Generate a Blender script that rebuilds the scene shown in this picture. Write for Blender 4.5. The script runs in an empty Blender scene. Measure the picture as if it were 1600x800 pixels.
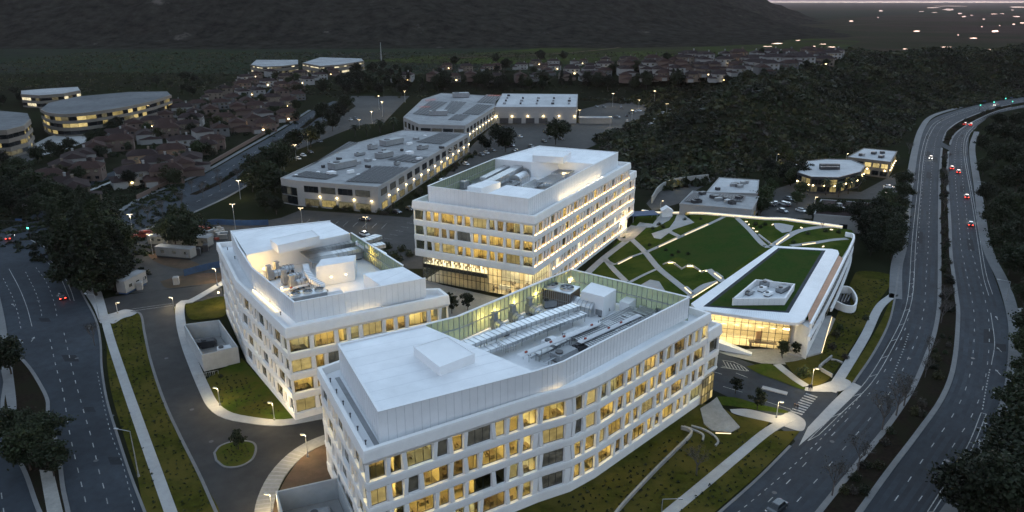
import bpy, bmesh, math, random
import numpy as np
from math import radians as R
from mathutils import Vector, Matrix
random.seed(7); RNG = np.random.default_rng(7)
S = bpy.context.scene; C = S.collection
# ---------------------------------------------------------------- camera, sky, sun, exposure
CAM_H = 80.0; FPX = 1150.0; YH = 1.0
TH = math.atan((400 - YH) / FPX)
cd = bpy.data.cameras.new('camera'); cam = bpy.data.objects.new('camera', cd); C.objects.link(cam)
cam.location = (0, 0, CAM_H); cam.rotation_euler = (math.pi / 2 - TH, 0, 0)
cd.sensor_width = 36; cd.lens = 36 * FPX / 1600; cd.clip_start = 1; cd.clip_end = 90000
S.camera = cam
W = bpy.data.worlds.new('World'); S.world = W; W.use_nodes = True
SUN_EL = R(-1.5); SUN_AZ = R(32)           # after-sunset glow beyond the marsh, to the right
nt = W.node_tree; bg = nt.nodes['Background']
sk = nt.nodes.new('ShaderNodeTexSky'); sk.sky_type = 'NISHITA'; sk.sun_disc = False
sk.sun_elevation = SUN_EL; sk.sun_rotation = SUN_AZ; sk.air_density = 1.0; sk.dust_density = 2.0; sk.ozone_density = 2.0
hs = nt.nodes.new('ShaderNodeHueSaturation'); hs.inputs['Saturation'].default_value = 0.62; hs.inputs['Hue'].default_value = 0.475
nt.links.new(sk.outputs[0], hs.inputs['Color']); nt.links.new(hs.outputs[0], bg.inputs[0])
bg.inputs[1].default_value = 0.10
sl = bpy.data.lights.new('sun', 'SUN'); sun = bpy.data.objects.new('sun', sl); C.objects.link(sun)
sl.energy = 0.015; sl.angle = R(30); sl.color = (1.0, 0.78, 0.6)
sd_ = Vector((math.sin(SUN_AZ) * math.cos(SUN_EL), math.cos(SUN_AZ) * math.cos(SUN_EL), math.sin(SUN_EL)))
sun.rotation_euler = sd_.to_track_quat('Z', 'Y').to_euler()
S.view_settings.view_transform = 'Standard'; S.view_settings.look = 'None'
S.view_settings.gamma = 1; S.view_settings.use_curve_mapping = False
S.view_settings.exposure = 5.8
EXPO = 2 ** S.view_settings.exposure
cy = S.cycles
cy.use_denoising = True; cy.denoiser = 'OPENIMAGEDENOISE'; cy.max_bounces = 5; cy.diffuse_bounces = 2; cy.glossy_bounces = 2
cy.transmission_bounces = 4; cy.transparent_max_bounces = 8; cy.volume_bounces = 0
cy.sample_clamp_indirect = 2.0; cy.caustics_reflective = False; cy.caustics_refractive = False
cy.use_light_tree = True
# ---------------------------------------------------------------- pixel of the 1600x800 photograph -> point of the place
CT, ST = math.cos(TH), math.sin(TH)
def ray(px, py):
    x = px - 800; y = -(py - 400)
    return np.array((x, FPX * CT + y * ST, -FPX * ST + y * CT))
def G(px, py, z=0.0):
    d = ray(px, py); t = (z - CAM_H) / d[2]
    return Vector((d[0] * t, d[1] * t, z))
def G2(px, py, z=0.0):
    p = G(px, py, z); return (p.x, p.y)
def GP(pts, z=0.0): return [G2(x, y, z) for x, y in pts]
def zat(p, py):
    return CAM_H - p[1] * math.tan(TH + math.atan((py - 400) / FPX))
# ---------------------------------------------------------------- materials
MATS = {}
def newmat(name):
    m = bpy.data.materials.new(name); m.use_nodes = True; MATS[name] = m
    return m, m.node_tree, m.node_tree.nodes['Principled BSDF']
def mat(name, col, rough=0.7, metal=0.0, var=0.12, scale=0.6, bump=0.0, bscale=None, spec=0.5, var2=None, col2=None, coat=0, emis=None, emstr=0):
    """base colour with two scales of wear noise; optional fine relief"""
    m, t, b = newmat(name)
    N = t.nodes; L = t.links
    tc = N.new('ShaderNodeTexCoord')
    n1 = N.new('ShaderNodeTexNoise'); n1.inputs['Scale'].default_value = scale; n1.inputs['Detail'].default_value = 5; n1.inputs['Roughness'].default_value = 0.65
    L.new(tc.outputs['Object'], n1.inputs['Vector'])
    cr = N.new('ShaderNodeMix'); cr.data_type = 'RGBA'
    c = Vector(col[:3]); c2 = Vector(col2[:3]) if col2 else c
    lo = [max(0, x * (1 - var)) for x in c]; hi = [min(1, x * (1 + var)) for x in c2]
    cr.inputs[6].default_value = (*lo, 1); cr.inputs[7].default_value = (*hi, 1)
    mr = N.new('ShaderNodeMapRange'); mr.inputs[1].default_value = 0.3; mr.inputs[2].default_value = 0.7
    L.new(n1.outputs[0], mr.inputs[0]); L.new(mr.outputs[0], cr.inputs[0])
    out = cr.outputs[2]
    n2 = N.new('ShaderNodeTexNoise'); n2.inputs['Scale'].default_value = scale * 0.13; n2.inputs['Detail'].default_value = 3
    L.new(tc.outputs['Object'], n2.inputs['Vector'])
    mr2 = N.new('ShaderNodeMapRange'); mr2.inputs[1].default_value = 0.3; mr2.inputs[2].default_value = 0.7
    v2 = var if var2 is None else var2
    mr2.inputs[3].default_value = 1 - v2; mr2.inputs[4].default_value = 1 + v2
    L.new(n2.outputs[0], mr2.inputs[0])
    mu = N.new('ShaderNodeMix'); mu.data_type = 'RGBA'; mu.blend_type = 'MULTIPLY'; mu.inputs[0].default_value = 1
    L.new(out, mu.inputs[6]); L.new(mr2.outputs[0], mu.inputs[7])
    L.new(mu.outputs[2], b.inputs['Base Color'])
    b.inputs['Roughness'].default_value = rough; b.inputs['Metallic'].default_value = metal
    b.inputs['Specular IOR Level'].default_value = spec
    if coat: b.inputs['Coat Weight'].default_value = coat
    if emis: b.inputs['Emission Color'].default_value = (*emis, 1); b.inputs['Emission Strength'].default_value = emstr
    if bump:
        n3 = N.new('ShaderNodeTexNoise'); n3.inputs['Scale'].default_value = bscale or scale * 6; n3.inputs['Detail'].default_value = 4
        L.new(tc.outputs['Object'], n3.inputs['Vector'])
        bp = N.new('ShaderNodeBump'); bp.inputs['Strength'].default_value = bump; bp.inputs['Distance'].default_value = 0.2
        L.new(n3.outputs[0], bp.inputs['Height']); L.new(bp.outputs[0], b.inputs['Normal'])
    return m
def emit(name, col, strength):
    """a thing that gives off light; strength is in picture units"""
    m, t, b = newmat(name)
    b.inputs['Base Color'].default_value = (0.02, 0.02, 0.02, 1)
    b.inputs['Emission Color'].default_value = (*col, 1); b.inputs['Emission Strength'].default_value = strength / EXPO
    return m
def pane(name, col, strength, rough=0.06, busy=0.5, scale=0.9):
    """window glass in front of a room: lit rooms glow unevenly, dark ones mirror the sky"""
    m, t, b = newmat(name); N = t.nodes; L = t.links
    b.inputs['Base Color'].default_value = (0.012, 0.015, 0.017, 1); b.inputs['Roughness'].default_value = rough
    b.inputs['Specular IOR Level'].default_value = 0.6
    if strength > 0:
        tc = N.new('ShaderNodeTexCoord'); oi = N.new('ShaderNodeObjectInfo')
        mp = N.new('ShaderNodeMapping'); mp.inputs['Scale'].default_value = (scale * 0.5, 1, scale * 1.1)
        ad = N.new('ShaderNodeVectorMath'); ad.operation = 'ADD'
        ms = N.new('ShaderNodeMath'); ms.operation = 'MULTIPLY'; ms.inputs[1].default_value = 311
        L.new(oi.outputs['Random'], ms.inputs[0]); L.new(tc.outputs['Object'], mp.inputs[0])
        L.new(mp.outputs[0], ad.inputs[0]); L.new(ms.outputs[0], ad.inputs[1])
        n = N.new('ShaderNodeTexNoise'); n.inputs['Scale'].default_value = 1.0; n.inputs['Detail'].default_value = 3; n.inputs['Roughness'].default_value = 0.7
        L.new(ad.outputs[0], n.inputs['Vector'])
        mr = N.new('ShaderNodeMapRange'); mr.inputs[1].default_value = 0.32; mr.inputs[2].default_value = 0.68
        mr.inputs[3].default_value = strength / EXPO * (1 - busy); mr.inputs[4].default_value = strength / EXPO * (1 + busy)
        L.new(n.outputs[0], mr.inputs[0])
        mo = N.new('ShaderNodeMath'); mo.operation = 'MULTIPLY_ADD'; mo.inputs[1].default_value = 0.7; mo.inputs[2].default_value = 0.65
        L.new(oi.outputs['Random'], mo.inputs[0])
        mm = N.new('ShaderNodeMath'); mm.operation = 'MULTIPLY'; L.new(mr.outputs[0], mm.inputs[0]); L.new(mo.outputs[0], mm.inputs[1])
        b.inputs['Emission Color'].default_value = (*col, 1)
        L.new(mm.outputs[0], b.inputs['Emission Strength'])
    return m
def glass(name, col=(0.8, 0.9, 0.85), trans=0.75, rough=0.03):
    m, t, b = newmat(name); N = t.nodes; L = t.links
    tr = N.new('ShaderNodeBsdfTransparent'); tr.inputs[0].default_value = (*col, 1)
    gl = N.new('ShaderNodeBsdfGlossy'); gl.inputs['Roughness'].default_value = rough; gl.inputs['Color'].default_value = (0.9, 0.95, 0.95, 1)
    df = N.new('ShaderNodeBsdfTranslucent'); df.inputs[0].default_value = (*[c * 0.6 for c in col], 1)
    fc = N.new('ShaderNodeLayerWeight'); fc.inputs[0].default_value = 0.5; pw = N.new('ShaderNodeMath'); pw.operation = 'POWER'; pw.inputs[1].default_value = 4; L.new(fc.outputs['Facing'], pw.inputs[0]); lw = N.new('ShaderNodeMath'); lw.operation = 'MULTIPLY_ADD'; lw.inputs[1].default_value = 0.6; lw.inputs[2].default_value = 0.04; L.new(pw.outputs[0], lw.inputs[0])
    a = N.new('ShaderNodeMixShader'); a.inputs[0].default_value = 1 - trans
    L.new(tr.outputs[0], a.inputs[1]); L.new(df.outputs[0], a.inputs[2])
    x = N.new('ShaderNodeMixShader'); L.new(lw.outputs[0], x.inputs[0]); L.new(a.outputs[0], x.inputs[1]); L.new(gl.outputs[0], x.inputs[2])
    L.new(x.outputs[0], t.nodes['Material Output'].inputs[0])
    return m
def foliage(name, c1, c2, trl=0.15):
    m, t, b = newmat(name); N = t.nodes; L = t.links
    ge = N.new('ShaderNodeNewGeometry'); oi = N.new('ShaderNodeObjectInfo')
    ad = N.new('ShaderNodeMath'); ad.operation = 'ADD'; L.new(ge.outputs['Random Per Island'], ad.inputs[0]); L.new(oi.outputs['Random'], ad.inputs[1])
    ml = N.new('ShaderNodeMath'); ml.operation = 'MULTIPLY'; ml.inputs[1].default_value = 0.5; L.new(ad.outputs[0], ml.inputs[0])
    mx = N.new('ShaderNodeMix'); mx.data_type = 'RGBA'; mx.inputs[6].default_value = (*c1, 1); mx.inputs[7].default_value = (*c2, 1)
    L.new(ml.outputs[0], mx.inputs[0])
    pn = N.new('ShaderNodeTexNoise'); pn.inputs['Scale'].default_value = 0.035; pn.inputs['Detail'].default_value = 4; L.new(ge.outputs['Position'], pn.inputs['Vector'])
    pr = N.new('ShaderNodeMapRange'); pr.inputs[1].default_value = 0.35; pr.inputs[2].default_value = 0.65; pr.inputs[3].default_value = 0.45; pr.inputs[4].default_value = 1.45; L.new(pn.outputs[0], pr.inputs[0])
    pm_ = N.new('ShaderNodeMix'); pm_.data_type = 'RGBA'; pm_.blend_type = 'MULTIPLY'; pm_.inputs[0].default_value = 1; L.new(mx.outputs[2], pm_.inputs[6]); L.new(pr.outputs[0], pm_.inputs[7])
    L.new(pm_.outputs[2], b.inputs['Base Color'])
    b.inputs['Roughness'].default_value = 0.75; b.inputs['Specular IOR Level'].default_value = 0.25
    return m
def mixpatch(name, c1, c2, c3, s1, s2, rough=0.9, bump=0.3, lo=0.42, hi=0.58):
    """ground of two mottled tones with patches of a third"""
    m, t, b = newmat(name); N = t.nodes; L = t.links
    tc = N.new('ShaderNodeTexCoord')
    def noise(s, d):
        n = N.new('ShaderNodeTexNoise'); n.inputs['Scale'].default_value = s; n.inputs['Detail'].default_value = d; n.inputs['Roughness'].default_value = 0.68
        L.new(tc.outputs['Object'], n.inputs['Vector']); return n
    def rng(n, a, z):
        r = N.new('ShaderNodeMapRange'); r.inputs[1].default_value = a; r.inputs[2].default_value = z; L.new(n.outputs[0], r.inputs[0]); return r
    def mix(f, a, z):
        x = N.new('ShaderNodeMix'); x.data_type = 'RGBA'; L.new(f.outputs[0], x.inputs[0])
        for i, v in ((6, a), (7, z)):
            if isinstance(v, tuple): x.inputs[i].default_value = (*v, 1)
            else: L.new(v.outputs[2], x.inputs[i])
        return x
    a = noise(s1, 8); z = noise(s2, 6)
    x = mix(rng(a, 0.35, 0.65), c1, c2); y = mix(rng(z, lo, hi), x, c3)
    L.new(y.outputs[2], b.inputs['Base Color']); b.inputs['Roughness'].default_value = rough; b.inputs['Specular IOR Level'].default_value = 0.0
    if bump:
        bp = N.new('ShaderNodeBump'); bp.inputs['Strength'].default_value = bump; bp.inputs['Distance'].default_value = 0.5 / max(s1, .001) * 0.1
        L.new(a.outputs[0], bp.inputs['Height']); L.new(bp.outputs[0], b.inputs['Normal'])
    return m
M = MATS
mat('white_panel', (0.80, 0.81, 0.82), 0.55, var=0.05, scale=0.35, var2=0.07)
mat('roof_pale', (0.46, 0.47, 0.48), 0.75, var=0.12, scale=0.3, var2=0.12, spec=0.06)
mat('yard_wall', (0.42, 0.43, 0.43), 0.8, var=0.1, scale=0.6)
mat('asphalt_worn', (0.027, 0.033, 0.041), 0.85, var=0.3, scale=0.25, var2=0.3, spec=0.25)
mat('asphalt_patch', (0.021, 0.024, 0.028), 0.9, var=0.2, scale=0.8, spec=0.2)
mat('joint', (0.60, 0.62, 0.64), 0.6)
mat('roof_dark', (0.13, 0.135, 0.14), 0.85, var=0.2, scale=0.3, spec=0.06)
mat('white_concrete', (0.85, 0.84, 0.82), 0.75, var=0.04, scale=0.8, bump=0.05, var2=0.05)
mat('roof_membrane', (0.78, 0.795, 0.81), 0.6, var=0.08, scale=0.22, var2=0.12, bump=0.05)
mat('roof_grey', (0.31, 0.315, 0.32), 0.8, var=0.2, scale=0.3, var2=0.15, spec=0.06)
mat('well_floor', (0.55, 0.55, 0.54), 0.7, var=0.15, scale=0.5)
mat('grey_wall', (0.30, 0.295, 0.29), 0.8, var=0.06, scale=0.5)
mat('tan_wall', (0.16, 0.14, 0.115), 0.8, var=0.08, scale=0.5)
mat('concrete', (0.30, 0.295, 0.285), 0.85, var=0.12, scale=0.5, bump=0.1, var2=0.12)
mat('path_concrete', (0.34, 0.34, 0.335), 0.85, var=0.10, scale=0.7, var2=0.12)
mat('old_concrete', (0.12, 0.125, 0.13), 0.85, var=0.15, scale=0.6)
mat('kerb', (0.15, 0.15, 0.15), 0.85, var=0.12, scale=0.8)
mat('asphalt', (0.034, 0.041, 0.050), 0.9, var=0.20, scale=0.45, bump=0.15, bscale=8, var2=0.25, spec=0.2)
mat('asphalt_new', (0.042, 0.041, 0.040), 0.8, var=0.20, scale=0.3, bump=0.1, bscale=8, var2=0.22, spec=0.2)
mat('asphalt_old', (0.052, 0.051, 0.049), 0.88, var=0.2, scale=0.3, bump=0.1, bscale=8, var2=0.2, spec=0.2)
mat('paint', (0.29, 0.29, 0.28), 0.7, var=0.45, scale=1.2, var2=0.3)
mat('pavers', (0.26, 0.25, 0.23), 0.85, var=0.15, scale=1.5)
mat('metal_duct', (0.62, 0.63, 0.64), 0.32, 0.85, var=0.1, scale=0.8)
mat('metal_grey', (0.30, 0.31, 0.32), 0.5, 0.4, var=0.12, scale=0.8)
mat('metal_dark', (0.06, 0.06, 0.065), 0.5, 0.3, var=0.15)
mat('grille_brown', (0.11, 0.085, 0.065), 0.7, var=0.2, scale=2)
mat('pipe_red', (0.30, 0.06, 0.04), 0.6)
mat('mullion', (0.035, 0.036, 0.038), 0.45, 0.3)
mat('wood_soffit', (0.42, 0.21, 0.11), 0.6, var=0.15, scale=1.2)
mat('roof_tile', (0.038, 0.027, 0.026), 0.85, var=0.2, scale=1.5, bump=0.3, bscale=6, spec=0.06)
mat('roof_tile_b', (0.050, 0.031, 0.027), 0.85, var=0.2, scale=1.5, bump=0.3, bscale=6, spec=0.06)
mat('stucco_cream', (0.19, 0.155, 0.125), 0.85, var=0.06, spec=0.06)
mat('stucco_pink', (0.155, 0.115, 0.098), 0.85, var=0.06, spec=0.06)
mat('stucco_white', (0.30, 0.295, 0.285), 0.85, var=0.06, spec=0.06)
mat('stucco_grey', (0.13, 0.13, 0.13), 0.85, var=0.06, spec=0.06)
mat('bark', (0.045, 0.036, 0.030), 0.9, var=0.25, scale=3)
mat('bark_pale', (0.10, 0.09, 0.085), 0.9, var=0.25, scale=3)
mat('solar', (0.022, 0.022, 0.028), 0.55, var=0.1)
mat('solar_rail', (0.40, 0.41, 0.42), 0.4, 0.6)
mat('pole', (0.42, 0.43, 0.44), 0.5, 0.5)
mat('pole_dark', (0.05, 0.05, 0.05), 0.5, 0.3)
mat('car_white', (0.62, 0.62, 0.62), 0.25, coat=1, var=0.02)
mat('car_dark', (0.02, 0.022, 0.025), 0.25, coat=1, var=0.02)
mat('car_grey', (0.18, 0.19, 0.2), 0.3, 0.4, coat=1, var=0.02)
mat('car_red', (0.22, 0.02, 0.015), 0.25, coat=1, var=0.02)
mat('tyre', (0.015, 0.015, 0.015), 0.9)
mat('rim', (0.4, 0.4, 0.42), 0.35, 0.8)
mat('car_glass', (0.01, 0.012, 0.014), 0.06, spec=0.8)
mat('fence_blue', (0.02, 0.055, 0.13), 0.7, var=0.2)
mat('trailer_grey', (0.26, 0.25, 0.23), 0.7, var=0.1)
mat('red_steel', (0.28, 0.05, 0.03), 0.6)
mat('cloth_dark', (0.02, 0.02, 0.025), 0.9)
mat('cloth_blue', (0.03, 0.04, 0.07), 0.9)
mat('skin', (0.4, 0.25, 0.18), 0.6)
mat('rock', (0.20, 0.18, 0.16), 0.9, var=0.3, scale=0.3, bump=0.4)
mat('sea', (0.25, 0.25, 0.27), 0.15, spec=0.5)
mat('stone_wall', (0.30, 0.29, 0.27), 0.85, var=0.15, scale=1.2, bump=0.2)
mat('furniture', (0.10, 0.07, 0.05), 0.6)
mat('interior', (0.62, 0.53, 0.38), 0.8, var=0.05)
mat('interior_floor', (0.45, 0.38, 0.28), 0.5, var=0.08)
mixpatch('lawn', (0.0329, 0.0551, 0.0099), (0.0557, 0.0803, 0.0129), (0.0759, 0.0711, 0.0178), 0.9, 0.10, bump=0.5)
mixpatch('lawn_roof', (0.0242, 0.0505, 0.0132), (0.0386, 0.0719, 0.0176), (0.0435, 0.0622, 0.0176), 1.2, 0.15, bump=0.5)
mixpatch('park_grass', (0.0242, 0.0447, 0.0099), (0.0435, 0.0700, 0.0132), (0.0652, 0.0797, 0.0176), 1.2, 0.12, bump=0.5)
mixpatch('slope_grass', (0.0304, 0.0321, 0.0079), (0.0607, 0.0643, 0.0119), (0.0810, 0.0688, 0.0178), 0.7, 0.11, bump=0.6)
mixpatch('mulch', (0.014, 0.011, 0.009), (0.028, 0.021, 0.016), (0.020, 0.019, 0.012), 1.2, 0.2, bump=0.5)
mixpatch('dirt', (0.10, 0.065, 0.045), (0.15, 0.10, 0.07), (0.09, 0.07, 0.05), 0.5, 0.08, bump=0.4)
mixpatch('scrub', (0.0132, 0.0156, 0.0096), (0.0240, 0.0240, 0.0156), (0.0192, 0.0228, 0.0120), 0.12, 0.012, bump=0.5)
mixpatch('plain', (0.0190, 0.0242, 0.0190), (0.0345, 0.0379, 0.0293), (0.0259, 0.0362, 0.0207), 0.02, 0.003, bump=0.3)
mixpatch('meadow_green', (0.0343, 0.0420, 0.0158), (0.0499, 0.0692, 0.0172), (0.0343, 0.0346, 0.0211), 0.012, 0.004, bump=0.1)
mixpatch('marsh_brown', (0.0408, 0.0297, 0.0243), (0.0680, 0.0459, 0.0378), (0.0340, 0.0351, 0.0216), 0.006, 0.0016, bump=0.1)
mixpatch('mountain_brush', (0.005, 0.007, 0.006), (0.038, 0.036, 0.028), (0.11, 0.092, 0.080), 0.045, 0.009, bump=1.0, lo=0.64, hi=0.72)
foliage('leaf_dark', (0.010, 0.015, 0.007), (0.028, 0.036, 0.014))
foliage('leaf_green', (0.018, 0.028, 0.010), (0.042, 0.058, 0.020))
foliage('leaf_olive', (0.022, 0.026, 0.009), (0.052, 0.050, 0.020))
foliage('leaf_grey', (0.030, 0.028, 0.022), (0.060, 0.052, 0.042))
foliage('leaf_palm', (0.016, 0.022, 0.010), (0.036, 0.044, 0.020))
foliage('leaf_hill', (0.006, 0.010, 0.005), (0.022, 0.026, 0.012))
foliage('leaf_hill_olive', (0.012, 0.015, 0.006), (0.034, 0.032, 0.014))
foliage('tuft', (0.012, 0.018, 0.006), (0.026, 0.036, 0.012))
pane('pane_bright', (1.0, 0.76, 0.30), 0.62, busy=0.35)
pane('pane_olive', (0.95, 0.72, 0.26), 0.34, busy=0.35)
pane('pane_dim', (0.75, 0.64, 0.34), 0.15, busy=0.45)
pane('pane_white', (1.0, 0.86, 0.55), 0.85, busy=0.6)
pane('pane_dark', (0, 0, 0), 0)
pane('pane_faint', (0.6, 0.6, 0.5), 0.06, busy=0.6)
glass('glass_office', (0.74, 0.74, 0.62), 0.97)
emit('room_light', (1.0, 0.76, 0.34), 36)
emit('room_light_cool', (0.95, 0.95, 0.78), 22)
emit('room_light_dim', (1.0, 0.74, 0.36), 15)
mat('carpet', (0.20, 0.17, 0.12), 0.9, var=0.15)
pane('pane_house', (1.0, 0.72, 0.35), 1.2, busy=0.3)
glass('glass_green', (0.80, 0.87, 0.70), 0.40)
glass('glass_clear', (0.93, 0.95, 0.92), 0.95)
emit('strip_warm', (1.0, 0.72, 0.32), 11.0)
emit('strip_facade', (1.0, 0.52, 0.17), 17.0)
emit('strip_park', (1.0, 0.78, 0.46), 2.4)
emit('lamp_warm', (1.0, 0.74, 0.36), 14.0)
emit('lamp_white', (1.0, 0.92, 0.75), 10.0)
emit('light_ceiling', (1.0, 0.80, 0.44), 42)
emit('tail_light', (1.0, 0.05, 0.03), 9.0)
emit('head_light', (1.0, 0.95, 0.85), 14.0)
emit('signal_green', (0.1, 1.0, 0.65), 7.0)
emit('glow_red', (1.0, 0.18, 0.08), 0.5)
# ---------------------------------------------------------------- mesh helpers
class MB:
    def __init__(s): s.v = []; s.f = []; s.m = []
    def add(s, vs, fs, mi=0):
        o = len(s.v); s.v += [tuple(p) for p in vs]
        s.f += [tuple(i + o for i in f) for f in fs]; s.m += [mi] * len(fs); return s
    def hexa(s, b, t, mi=0):
        return s.add(list(b) + list(t), [(3, 2, 1, 0), (4, 5, 6, 7), (0, 1, 5, 4), (1, 2, 6, 5), (2, 3, 7, 6), (3, 0, 4, 7)], mi)
    def box(s, c, d, rz=0, mi=0):
        x, y, z = d[0] / 2, d[1] / 2, d[2] / 2; ca, sa = math.cos(rz), math.sin(rz)
        q = [(c[0] + a * ca - e * sa, c[1] + a * sa + e * ca) for a, e in ((-x, -y), (x, -y), (x, y), (-x, y))]
        return s.hexa([(*p, c[2] - z) for p in q], [(*p, c[2] + z) for p in q], mi)
    def bx(s, x0, x1, y0, y1, z0, z1, mi=0):
        return s.box(((x0 + x1) / 2, (y0 + y1) / 2, (z0 + z1) / 2), (x1 - x0, y1 - y0, z1 - z0), 0, mi)
    def prism(s, poly, z0, z1, mi=0, top=None):
        n = len(poly)
        if area(poly) < 0: poly = list(poly)[::-1]
        zf = z1 if callable(z1) else (lambda x, y: z1)
        vs = [(p[0], p[1], z0) for p in poly] + [(p[0], p[1], zf(p[0], p[1])) for p in poly]
        s.add(vs, [(i, (i + 1) % n, n + (i + 1) % n, n + i) for i in range(n)] + [tuple(range(n - 1, -1, -1))], mi)
        o = len(s.v) - 2 * n
        s.f.append(tuple(o + n + i for i in range(n))); s.m.append(mi if top is None else top); return s
    def tube(s, p, q, r, n=6, r2=None, mi=0, cap=True):
        p = Vector(p); q = Vector(q); d = (q - p)
        if d.length < 1e-6: return s
        d.normalize(); a = d.orthogonal().normalized(); b = d.cross(a); r2 = r if r2 is None else r2
        vs = []
        for c, rr in ((p, r), (q, r2)):
            for i in range(n):
                t = 2 * math.pi * i / n; vs.append(c + (a * math.cos(t) + b * math.sin(t)) * rr)
        fs = [(i, (i + 1) % n, n + (i + 1) % n, n + i) for i in range(n)]
        if cap: fs += [tuple(range(n - 1, -1, -1)), tuple(range(n, 2 * n))]
        return s.add(vs, fs, mi)
    def mesh(s, name, mats, off=(0, 0, 0), smooth=False):
        me = bpy.data.meshes.new(name)
        v = [(p[0] - off[0], p[1] - off[1], p[2] - off[2]) for p in s.v] if off != (0, 0, 0) else s.v
        me.from_pydata(v, [], s.f)
        ms = mats if isinstance(mats, (list, tuple)) else [mats]
        for k in ms: me.materials.append(M[k] if isinstance(k, str) else k)
        if len(ms) > 1: me.polygons.foreach_set('material_index', s.m)
        if smooth: me.polygons.foreach_set('use_smooth', [True] * len(s.f))
        return me
    def build(s, name, mats, parent=None, smooth=False, off=None):
        if off is None: off = parent_loc(parent)
        return link(name, s.mesh(name, mats, tuple(off), smooth), parent)
def parent_loc(p):
    o = Vector((0, 0, 0))
    while p is not None: o = o + Vector(p.location); p = p.parent
    return o
def link(name, me, parent=None, loc=None, rz=None):
    o = bpy.data.objects.new(name, me); C.objects.link(o)
    if parent is not None: o.parent = parent
    if loc is not None: o.location = loc
    if rz is not None: o.rotation_euler = (0, 0, rz)
    return o
def area(p): return sum(p[i][0] * p[(i + 1) % len(p)][1] - p[(i + 1) % len(p)][0] * p[i][1] for i in range(len(p))) / 2
def tag(o, label, cat, group=None, kind=None):
    o['label'] = label; o['category'] = cat
    if group: o['group'] = group
    if kind: o['kind'] = kind
    return o
def thing(name, label, cat, loc=(0, 0, 0), rz=0, group=None):
    o = bpy.data.objects.new(name, None); C.objects.link(o); o.location = loc; o.rotation_euler = (0, 0, rz)
    o.empty_display_size = 0.5
    return tag(o, label, cat, group)
def struct(o): o['kind'] = 'structure'; return o
def stuff(o, label=None, cat=None):
    o['kind'] = 'stuff'
    if label: o['label'] = label; o['category'] = cat
    return o
def dup(root, loc, rz=0, sc=1.0, label=None, group=None, mats=None):
    r = root.copy(); C.objects.link(r); r.location = loc; r.rotation_euler = (0, 0, rz)
    r.scale = (sc, sc, sc) if not isinstance(sc, (tuple, list)) else sc
    if label: r['label'] = label
    if group: r['group'] = group
    for ch in list(root.children):
        c = ch.copy(); C.objects.link(c); c.parent = r
        if mats and ch.name.split('.')[0] in mats and c.type == 'MESH':
            c.material_slots[0].link = 'OBJECT'; c.material_slots[0].material = M[mats[ch.name.split('.')[0]]]
        for g in ch.children:
            d = g.copy(); C.objects.link(d); d.parent = c
    return r
def remove_tree(root):
    for ch in list(root.children):
        for g in list(ch.children): bpy.data.objects.remove(g)
        bpy.data.objects.remove(ch)
    bpy.data.objects.remove(root)
def smooth_line(pts, n=8):
    """Catmull-Rom through points"""
    P = [Vector(p) for p in pts]; out = []
    for i in range(len(P) - 1):
        a = P[i - 1] if i else P[0] * 2 - P[1]; b = P[i]; c = P[i + 1]; d = P[i + 2] if i + 2 < len(P) else P[-1] * 2 - P[-2]
        for k in range(n):
            t = k / n
            out.append(0.5 * ((2 * b) + (c - a) * t + (2 * a - 5 * b + 4 * c - d) * t * t + (3 * b - a - 3 * c + d) * t ** 3))
    out.append(P[-1]); return [tuple(p) for p in out]
def resample(pts, step):
    P = np.array(pts, float); s = np.r_[0, np.cumsum(np.linalg.norm(np.diff(P, axis=0), axis=1))]
    n = max(2, int(s[-1] / step) + 1) if step > 0 else int(-step)
    u = np.linspace(0, s[-1], n)
    return np.stack([np.interp(u, s, P[:, k]) for k in range(P.shape[1])], 1)
def offs(pts, d, closed=False):
    """mitred offset to the left of the direction of travel"""
    P = [Vector(p[:2]) for p in pts]; n = len(P); out = []
    for i in range(n):
        a = P[i - 1] if (i or closed) else None; b = P[i]; c = P[(i + 1) % n] if (i < n - 1 or closed) else None
        n1 = Vector((-(b - a).y, (b - a).x)).normalized() if a is not None else None
        n2 = Vector((-(c - b).y, (c - b).x)).normalized() if c is not None else None
        if n1 is None: m = n2
        elif n2 is None: m = n1
        else:
            m = n1 + n2; m = m / max(m.dot(m), 0.3) * 2 * 0.5 * 2 if False else m * (1 / max(0.25, 1 + n1.dot(n2)))
        out.append((b.x + m.x * d, b.y + m.y * d))
    return out
def band(mb, path, prof, closed=False, mi=0):
    """a profile [(inward offset, z)] swept along a path with mitred corners; inward is to the left"""
    rings = [[(*p, z) for p in offs(path, o, closed)] for o, z in prof]
    n = len(path); k = len(prof); vs = []
    for i in range(n): vs += [rings[j][i] for j in range(k)]
    fs = []
    for i in range(n if closed else n - 1):
        for j in range(k):
            a = i * k + j; b = i * k + (j + 1) % k; c = ((i + 1) % n) * k + (j + 1) % k; d = ((i + 1) % n) * k + j
            fs.append((d, c, b, a))
    if not closed: fs += [tuple(range(k)), tuple((n - 1) * k + j for j in range(k - 1, -1, -1))]
    mb.add(vs, fs, mi); return mb
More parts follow.
